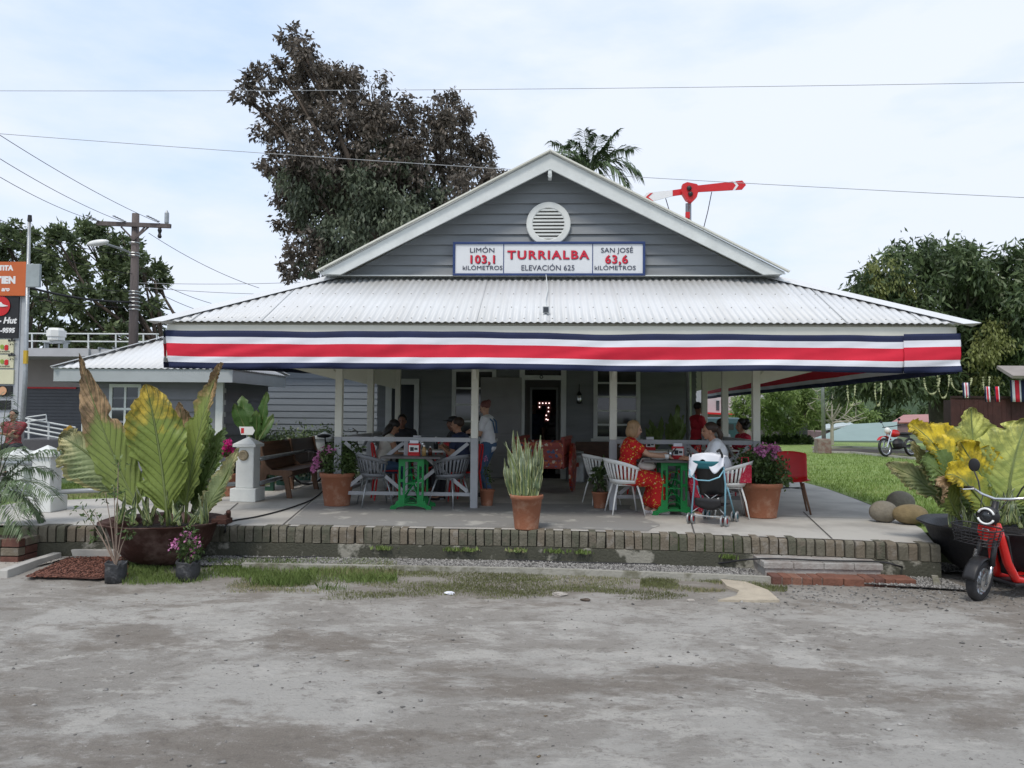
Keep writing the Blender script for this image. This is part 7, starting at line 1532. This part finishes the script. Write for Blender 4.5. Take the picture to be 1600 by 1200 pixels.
HR = {'black': mcol('black_hair', (.012, .010, .010), rough=.45, var=.3, scale=40, stretch=(1, 1, .1)), 'blond': mcol('dark_blond_hair', (.30, .19, .10), rough=.5, var=.3, scale=40, stretch=(1, 1, .1)), 'red': mcol('dyed_red_hair', (.13, .045, .04), rough=.5, var=.3, scale=40), 'brown': mcol('dark_brown_hair', (.035, .02, .014), rough=.5, var=.3, scale=40)}
def person(label, loc, rz, pose='sit', sc_=1.0, seat=.46, lean=.0, hands=None, look=(0, 0), skin='tan', hair='black', style='short', top=None, sleeve=.6, bottom=None, dress=None, shoes=None, feet=None, vox=.010, female=True, cap_hat=None, apron=None, legs=True):
    t = thing('person', label, 'person', loc, None, rz); t.scale = (sc_,)*3
    sh_w = .165 if female else .19; b = MB()
    if pose == 'sit': pel = Vector((0, 0, seat+.09))
    else: pel = Vector((0, 0, .90))
    tor = Matrix.Rotation(-lean, 3, 'X')
    up = lambda x, y, z: pel+tor @ Vector((x, y, z))
    waist = up(0, -.01, .15); chest = up(0, .0, .33); neck = up(0, -.005, .47); sh = {s: up(s*sh_w, -.01, .43) for s in (-1, 1)}
    hd = up(0, .02, .635); HM = Matrix.Rotation(look[0], 3, 'Z') @ Matrix.Rotation(look[1]-lean*.4, 3, 'X')
    def torso(m, e=0):
        I = tor
        m.ell(pel+tor @ Vector((0, 0, .01)), (.165+e, .125+e, .13+e), 18, 12, 0, I); m.ell(waist, (.135+e, .105+e, .15+e), 18, 12, 0, I); m.ell(chest, (.155+e+(0 if female else .015), .115+e, .165+e), 18, 12, 0, I)
        cap(m, [sh[-1], up(0, -.015, .44), sh[1]], [.055+e, .07+e, .055+e])
        if female: [m.ell(up(s*.07, .085, .31), (.065+e, .06+e, .065+e), 14, 10, 0, I) for s in (-1, 1)]
    torso(b); cap(b, [up(0, -.01, .42), neck, up(0, .015, .55)], [.06, .052, .05])
    # head
    H = lambda x, y, z: hd+HM @ Vector((x, y, z))
    b.ell(H(0, -.012, .03), (.072, .09, .085), 20, 14, 0, HM); b.ell(H(0, .012, -.03), (.058, .07, .078), 18, 12, 0, HM); b.ell(H(0, .045, -.085), (.03, .028, .024), 12, 8, 0, HM)
    b.ell(H(0, .092, -.018), (.012, .02, .014), 10, 8, 0, HM); b.ell(H(0, .086, .004), (.009, .012, .028), 10, 8, 0, HM)
    for s in (-1, 1): b.ell(H(s*.072, -.005, -.01), (.010, .02, .03), 10, 8, 0, HM)
    b.ell(H(0, .078, -.052), (.024, .012, .010), 10, 8, 0, HM)
    # arms
    hands = hands or {}; arms = {}
    for s in (-1, 1):
        tgt = Vector(hands.get(s, (s*.20, .25, .62) if pose == 'sit' else (s*.24, .05, .80)))
        e_, w_ = ik(sh[s], tgt, .27, .245, (s*.55, -.55, -.8)); arms[s] = (e_, w_); cap(b, [sh[s], sh[s].lerp(e_, .5), e_, e_.lerp(w_, .4), w_], [.052, .044, .037, .036, .024])
        d = (w_-e_).normalized(); side = d.cross(Vector((0, 0, 1)));
        side = side.normalized() if side.length > .1 else Vector((1, 0, 0)); nrm = side.cross(d)
        pc_ = w_+d*.05; b.ell(pc_, .001, 4, 4); cap(b, [w_+d*.015, w_+d*.075], [.024, .030]); 
        for k in range(4):
            o_ = side*(k-1.5)*.019; L0 = [.062, .072, .068, .052][k]; a0 = w_+d*.085+o_; a1 = a0+d*L0*.5-nrm*.010+o_*.1; a2 = a1+d*L0*.35-nrm*.028; cap(b, [a0, a1, a2], [.0100, .0092, .0082], 8)
        th = w_+d*.035+side*s*.028; cap(b, [th, th+d*.03+side*s*.02-nrm*.01, th+d*.06+side*s*.018-nrm*.022], [.012, .0105, .009], 8)
    # legs
    hips = {s: pel+Vector((s*.09, 0, -.02)) for s in (-1, 1)}; lg = {}; feet = feet or {}
    for s in (-1, 1):
        if pose == 'sit': ank = Vector(feet.get(s, (s*.10, .42, .075))); kn, ank = ik(hips[s], ank, .42, .40, (s*.1, .5, 1))
        else: ank = Vector(feet.get(s, (s*.10, 0, .075))); kn, ank = ik(hips[s], ank, .42, .42, (0, 1, 0))
        lg[s] = (kn, ank); cap(b, [hips[s], hips[s].lerp(kn, .5), kn, kn.lerp(ank, .35), ank], [.092, .078, .056, .054, .036])
        fd = Vector((s*.10, 1, 0)).normalized(); cap(b, [ank+Vector((0, -.03, -.035)), ank+fd*.09+Vector((0, 0, -.045)), ank+fd*.16+Vector((0, 0, -.052))], [.036, .034, .022])
    fuse(b, 'body', SK[skin], t, vox*.85)
    # clothes
    if top:
        m = MB(); torso(m, .018)
        for s in (-1, 1):
            e_, w_ = arms[s]
            if sleeve > .05:
                if sleeve <= 1: q = sh[s].lerp(e_, sleeve); cap(m, [sh[s], q], [.070, .062-.008*sleeve])
                else: cap(m, [sh[s], e_, e_.lerp(w_, sleeve-1)], [.070, .054, .044])
        if pose == 'stand': m.ell(pel+Vector((0, 0, -.03)), (.18, .14, .12), 18, 10)
        fuse(m, 'shirt', top, t, vox)
    if bottom:
        m = MB(); m.ell(pel, (.182, .145, .135), 18, 12)
        for s in (-1, 1): kn, ank = lg[s]; cap(m, [hips[s], hips[s].lerp(kn, .5), kn, kn.lerp(ank, .35), ank+Vector((0, 0, .03))], [.112, .096, .074, .070, .058])
        fuse(m, 'trousers', bottom, t, vox)
    if dress:
        m = MB(); torso(m, .022)
        for s in (-1, 1):
            e_, w_ = arms[s]; cap(m, [sh[s], sh[s].lerp(e_, .45)], [.072, .070]); kn, ank = lg[s]
            cap(m, [hips[s], hips[s].lerp(kn, .5)+Vector((0, 0, .0)), kn+Vector((0, .015, 0)), kn.lerp(ank, .45)+Vector((0, .02, 0)), kn.lerp(ank, .72)+Vector((0, .015, 0))], [.14, .125, .108, .112, .12])
        kn = (lg[1][0]+lg[-1][0])/2; an = (lg[1][1]+lg[-1][1])/2; cap(m, [pel, kn, kn.lerp(an, .7)], [.14, .10, .12])
        fuse(m, 'dress', dress, t, vox, 4)
    if shoes:
        for s in (-1, 1):
            kn, ank = lg[s]; fd = Vector((s*.10, 1, 0)).normalized(); m = MB(); cap(m, [ank+Vector((0, -.035, -.045)), ank+fd*.09+Vector((0, 0, -.05)), ank+fd*.17+Vector((0, 0, -.055))], [.036, .038, .028]); m.box(tuple(ank+Vector((-.035, -.06, -.078))), tuple(ank+Vector((.035, .17, -.062)))); fuse(m, 'shoe', shoes, t, vox*.9)
    # hair
    m = MB()
    m.ell(H(0, -.028, .045), (.084, .095, .085), 20, 14, 0, HM)
    if style == 'bob':
        for s in (-1, 1): m.ell(H(s*.062, -.025, -.03), (.032, .062, .095), 14, 10, 0, HM)
        m.ell(H(0, -.07, -.03), (.08, .055, .10), 16, 12, 0, HM)
    if style == 'tail': m.ell(H(0, -.11, .03), (.04, .04, .04)); cap(m, [H(0, -.12, .02), H(0, -.15, -.06), H(0, -.13, -.16)], [.035, .038, .016])
    if style == 'bun': m.ell(H(0, -.10, .075), (.048, .045, .045))
    if style == 'long': m.ell(H(0, -.06, -.08), (.085, .06, .15), 16, 12, 0, HM)
    if style == 'afro': [m.ell(H(.10*math.sin(a), -.05+.05*math.cos(a), .03+.05*math.cos(a*2)), .06, 10, 8) for a in range(0, 7)]
    # keep the face free
    nv = [Vector(v) for v in m.v]; hi = HM.inverted()
    for i, v in enumerate(nv):
        l_ = hi @ (v-hd)
        if l_.y > .055 and l_.z < .062: l_.y = .045; m.v[i] = tuple(hd+HM @ l_)
    fuse(m, 'hair', HR[hair], t, .008)
    for s in (-1, 1): m = MB(); m.ell(H(s*.028, .077, .006), (.012, .008, .007), 10, 8, 0, HM); o = m.build('eye', mcol('dark_eyes', (.03, .02, .015), rough=.2), None, smooth=True, keep=True); o.parent = t
    m = MB(); m.ell(H(0, .090, -.052), (.020, .006, .006), 10, 6, 0, HM); o = m.build('lips', mcol('lip_colour', (.34, .09, .08), rough=.4), None, smooth=True, keep=True); o.parent = t
    if cap_hat:
        m = MB(); m.ell(H(0, -.02, .06), (.092, .105, .072), 18, 12, 0, HM); m.ell(H(0, .10, .045), (.06, .07, .010), 14, 8, 0, HM); fuse(m, 'cap', cap_hat, t, .008)
    return t, dict(sh=sh, arms=arms, lg=lg, pel=pel, hd=hd, H=H, up=up)
def floral(name, base, spots, scl):
    m = bpy.data.materials.new(name); m.use_nodes = True; nt = m.node_tree; p = nt.nodes['Principled BSDF']; p.inputs['Roughness'].default_value = .8; p.inputs['Specular IOR Level'].default_value = .2
    tc = nd(nt, 'ShaderNodeTexCoord'); v = nd(nt, 'ShaderNodeTexVoronoi'); v.inputs['Scale'].default_value = scl; n = nd(nt, 'ShaderNodeTexNoise'); n.inputs['Scale'].default_value = scl*.9; n.inputs['Detail'].default_value = 3
    mx_ = nd(nt, 'ShaderNodeVectorMath', operation='MULTIPLY_ADD'); nt.links.new(n.outputs['Color'], mx_.inputs[0]); mx_.inputs[1].default_value = (.05, .05, .05); nt.links.new(tc.outputs['Object'], mx_.inputs[2]); nt.links.new(mx_.outputs[0], v.inputs[0])
    r = nd(nt, 'ShaderNodeValToRGB'); r.color_ramp.interpolation = 'CONSTANT'; r.color_ramp.elements[0].color = (*spots, 1); r.color_ramp.elements[1].position = .27; r.color_ramp.elements[1].color = (*base, 1); nt.links.new(v.outputs['Distance'], r.inputs[0])
    v2 = nd(nt, 'ShaderNodeTexVoronoi'); v2.inputs['Scale'].default_value = scl*.45; nt.links.new(mx_.outputs[0], v2.inputs[0]); r2 = nd(nt, 'ShaderNodeMath', operation='LESS_THAN'); r2.inputs[1].default_value = .13; nt.links.new(v2.outputs['Distance'], r2.inputs[0])
    q = nd(nt, 'ShaderNodeMix', data_type='RGBA'); nt.links.new(r2.outputs[0], q.inputs[0]); nt.links.new(r.outputs[0], q.inputs[6]); q.inputs[7].default_value = (.7, .65, .45, 1); nt.links.new(q.outputs[2], p.inputs['Base Color']); return m
DR = floral('red_flowered_cloth', (.46, .018, .018), (.52, .36, .05), 26); PT = floral('red_patterned_cloth', (.42, .02, .05), (.55, .2, .22), 45)
jean = mcol('blue_denim', (.06, .12, .22), scale=20); wsh = mcol('white_blouse', (.72, .74, .78)); drk = mcol('dark_clothes', (.025, .027, .032)); nav = mcol('dark_blue_clothes', (.02, .03, .07)); rsh = mcol('red_shirt', (.42, .02, .035)); mrn = mcol('maroon_print_shirt', (.20, .035, .04), scale=25, var=.5); crm = mcol('cream_top', (.52, .50, .45)); wshoe = mcol('white_shoes', (.68, .66, .64)); bshoe = mcol('dark_shoes', (.03, .025, .025))
# 1 woman in the red dress: faces right (+X)
P0 = WC1+Vector((.02, 0, 0))
person('seated woman in red flowered dress with blond bob, looking at a phone', tuple(P0), R(-84), 'sit', .97, lean=.16, hands={1: (.10, .52, .80), -1: (-.06, .50, .82)}, look=(0, -.12), skin='light', hair='blond', style='bob', dress=DR, shoes=wshoe, feet={1: (.09, .40, .075), -1: (-.07, .33, .075)}, vox=.008)
pm_ = Matrix.Translation(P0) @ Matrix.Rotation(R(-84), 4, 'Z')
def loc_(v): return pm_ @ (Vector(v)*.97)
ph = thing('smartphone', 'dark smartphone held up by the woman in the red flowered dress', 'phone', tuple(loc_((.02, .66, .86)))); m = MB(); c = loc_((.02, .66, .86)); m.box((-.004, -.036, -.075), (.004, .036, .075)); m.xf(Matrix.Translation(c) @ Matrix.Rotation(R(35), 4, 'Y')); m.build('phone_case', M['black'], ph, bevel=.003)
m = MB(); m.box((-.0055, -.032, -.068), (-.0042, .032, .068)); m.xf(Matrix.Translation(c) @ Matrix.Rotation(R(35), 4, 'Y')); m.build('screen', M['glass'], ph)
hb2 = thing('handbag', 'small pale handbag resting on the lap of the woman in the red dress', 'handbag', tuple(loc_((.06, .26, .66)))); m = MB(); c = loc_((.08, .27, .665)); m.ell(c, (.125, .05, .06), 16, 10); m.build('bag_body', mcol('pale_bag', (.55, .52, .48)), hb2, smooth=True); m = MB(); m.tube([c+Vector((-.1, -.01, .03)), c+Vector((-.06, -.02, .10)), c+Vector((.04, -.02, .10)), c+Vector((.1, -.01, .03))], .008, 6); m.build('bag_handle', mcol('pale_bag', (.55, .52, .48)), hb2)
# 2 woman in white blouse: faces left
P2 = WC2+Vector((-.06, .0, 0))
person('seated woman in white blouse with dark tied hair, behind the black stroller', tuple(P2), R(82), 'sit', .98, lean=.30, hands={1: (.03, .48, .78), -1: (-.12, .44, .77)}, look=(.1, .05), skin='tan', hair='brown', style='tail', top=wsh, sleeve=1.5, bottom=PT, shoes=wshoe, feet={1: (.12, .38, .075), -1: (-.10, .30, .075)}, vox=.008)
rbg = ony(1164, 740, WC2.y-.1); m = MB(); c = Vector((onz(1143, 800).x, WC2.y-.20, .60)); m.box(c-Vector((.075, .035, .13)), c+Vector((.075, .035, .10))); m.tube([c+Vector((-.05, 0, .1)), c+Vector((-.04, 0, .2)), c+Vector((.04, 0, .2)), c+Vector((.05, 0, .1))], .008, 6); 
o = m.build('red_cloth_bag', PT, bevel=.03); setp(o, 'red patterned cloth bag hanging at the back of the right white chair', 'bag')
# 3 girl in sleeveless white top
def at(px, Y): return (ony(px, 700, Y).x, Y, 0)
person('seated young woman in sleeveless cream top looking down, behind the left grey chair', at(596, 11.85), R(-62), 'sit', .96, lean=.30, hands={1: (.08, .40, .77), -1: (-.08, .36, .77)}, look=(0, -.5), skin='tan', hair='black', style='long', top=crm, sleeve=.0, bottom=jean, shoes=bshoe, vox=.010)
person('dark-clothed man with short hair seated deep in the left side of the veranda', at(628, 13.5), R(-175), 'sit', 1.0, skin='dark', hair='black', top=drk, sleeve=.8, bottom=drk, female=False, vox=.012)
person('person in dark blue seated with folded arms just left of the middle left post', at(724, 11.75), R(72), 'sit', .98, lean=.15, hands={1: (.06, .30, .82), -1: (-.06, .30, .80)}, look=(.2, 0), skin='tan', hair='brown', style='short', top=nav, sleeve=.5, bottom=drk, shoes=bshoe, vox=.010)
person('person in a black cap seated behind the one in dark blue', at(708, 13.1), R(95), 'sit', .98, skin='dark', hair='black', top=drk, sleeve=.9, bottom=drk, female=False, vox=.012, cap_hat=M['black'])
# 7 waitress
t, d = person('standing waitress with red hair, white tee and denim dungarees beside the middle left post', at(763, 12.4), R(75), 'stand', .93, lean=.08, hands={1: (.10, .30, 1.12), -1: (-.02, .30, 1.10)}, look=(.1, -.35), skin='light', hair='red', style='bun', top=wsh, sleeve=.6, bottom=jean, shoes=bshoe, feet={1: (.10, .05, .075), -1: (-.08, -.05, .075)}, vox=.009)
m = MB(); m.grid(lambda u, v: ((u-.5)*.2, .135+.012*math.cos(u*3), 1.02+.24*v), 4, 4); o = m.build('dungaree_bib', jean, None, smooth=True, keep=True, solid=.01); o.parent = t
for s in (-1, 1): m = MB(); m.tube([(s*.08, .14, 1.25), (s*.09, .10, 1.34), (s*.09, .0, 1.385), (s*.08, -.11, 1.30), (s*.05, -.14, 1.1)], .014, 6); o = m.build('strap', jean, None, smooth=True, keep=True); o.parent = t
person('man in a red shirt standing with his back turned at the veranda right end', at(1090, 14.6), R(-75), 'stand', .95, hands={1: (.16, .3, 1.0), -1: (-.14, .3, 1.0)}, look=(.2, -.3), skin='dark', hair='black', top=rsh, sleeve=.9, bottom=drk, shoes=bshoe, female=False, vox=.012)
person('woman with bushy black hair in a red top seated beyond the right railing', at(1160, 13.2), R(100), 'sit', .98, skin='tan', hair='black', style='afro', top=PT, sleeve=.6, bottom=drk, vox=.012)
person('person with reddish face seated left of the bushy-haired woman beyond the right railing', at(1128, 13.9), R(-70), 'sit', .98, skin='tan', hair='brown', top=wsh, sleeve=.6, bottom=drk, vox=.012)
person('seated man in maroon shirt with folded arms behind the left edge bollard', at(20, 15.6), R(-170), 'sit', 1.0, hands={1: (-.08, .20, .86), -1: (.08, .22, .82)}, skin='tan', hair='black', top=mrn, sleeve=.7, bottom=drk, shoes=bshoe, female=False, vox=.011, seat=.48)
o = MB(); p_ = at(10, 15.8); o.box((p_[0]-1.5, 15.55, 0), (p_[0]+.9, 16.0, .46)); setp(o.build('low_wall', M['concrete'], bevel=.02), 'low concrete wall that the man in maroon sits on', 'wall')
person('dim figure in dark blue standing inside the doorway, left of the glowing seven', at(834, 17.4), R(175), 'stand', .95, skin='dark', hair='black', style='long', top=nav, sleeve=.8, bottom=drk, vox=.014)
person('dim figure in a grey apron standing inside the doorway under the glowing seven', at(864, 17.7), R(165), 'stand', .93, skin='dark', hair='black', style='short', top=mcol('grey_top', (.12, .11, .11)), sleeve=.8, bottom=drk, vox=.014)
# stools under the two outdoor sitters
for i, (px, Y_, a, lab) in enumerate(((1160, 13.2, 100, 'red metal chair under the bushy-haired woman beyond the right railing'), (1128, 13.9, -70, 'red metal chair under the reddish-faced person beyond the right railing'))):
    c = copy_tree(r0); c['label'] = lab; c.location = at(px, Y_); c.rotation_euler = (0, 0, R(a))
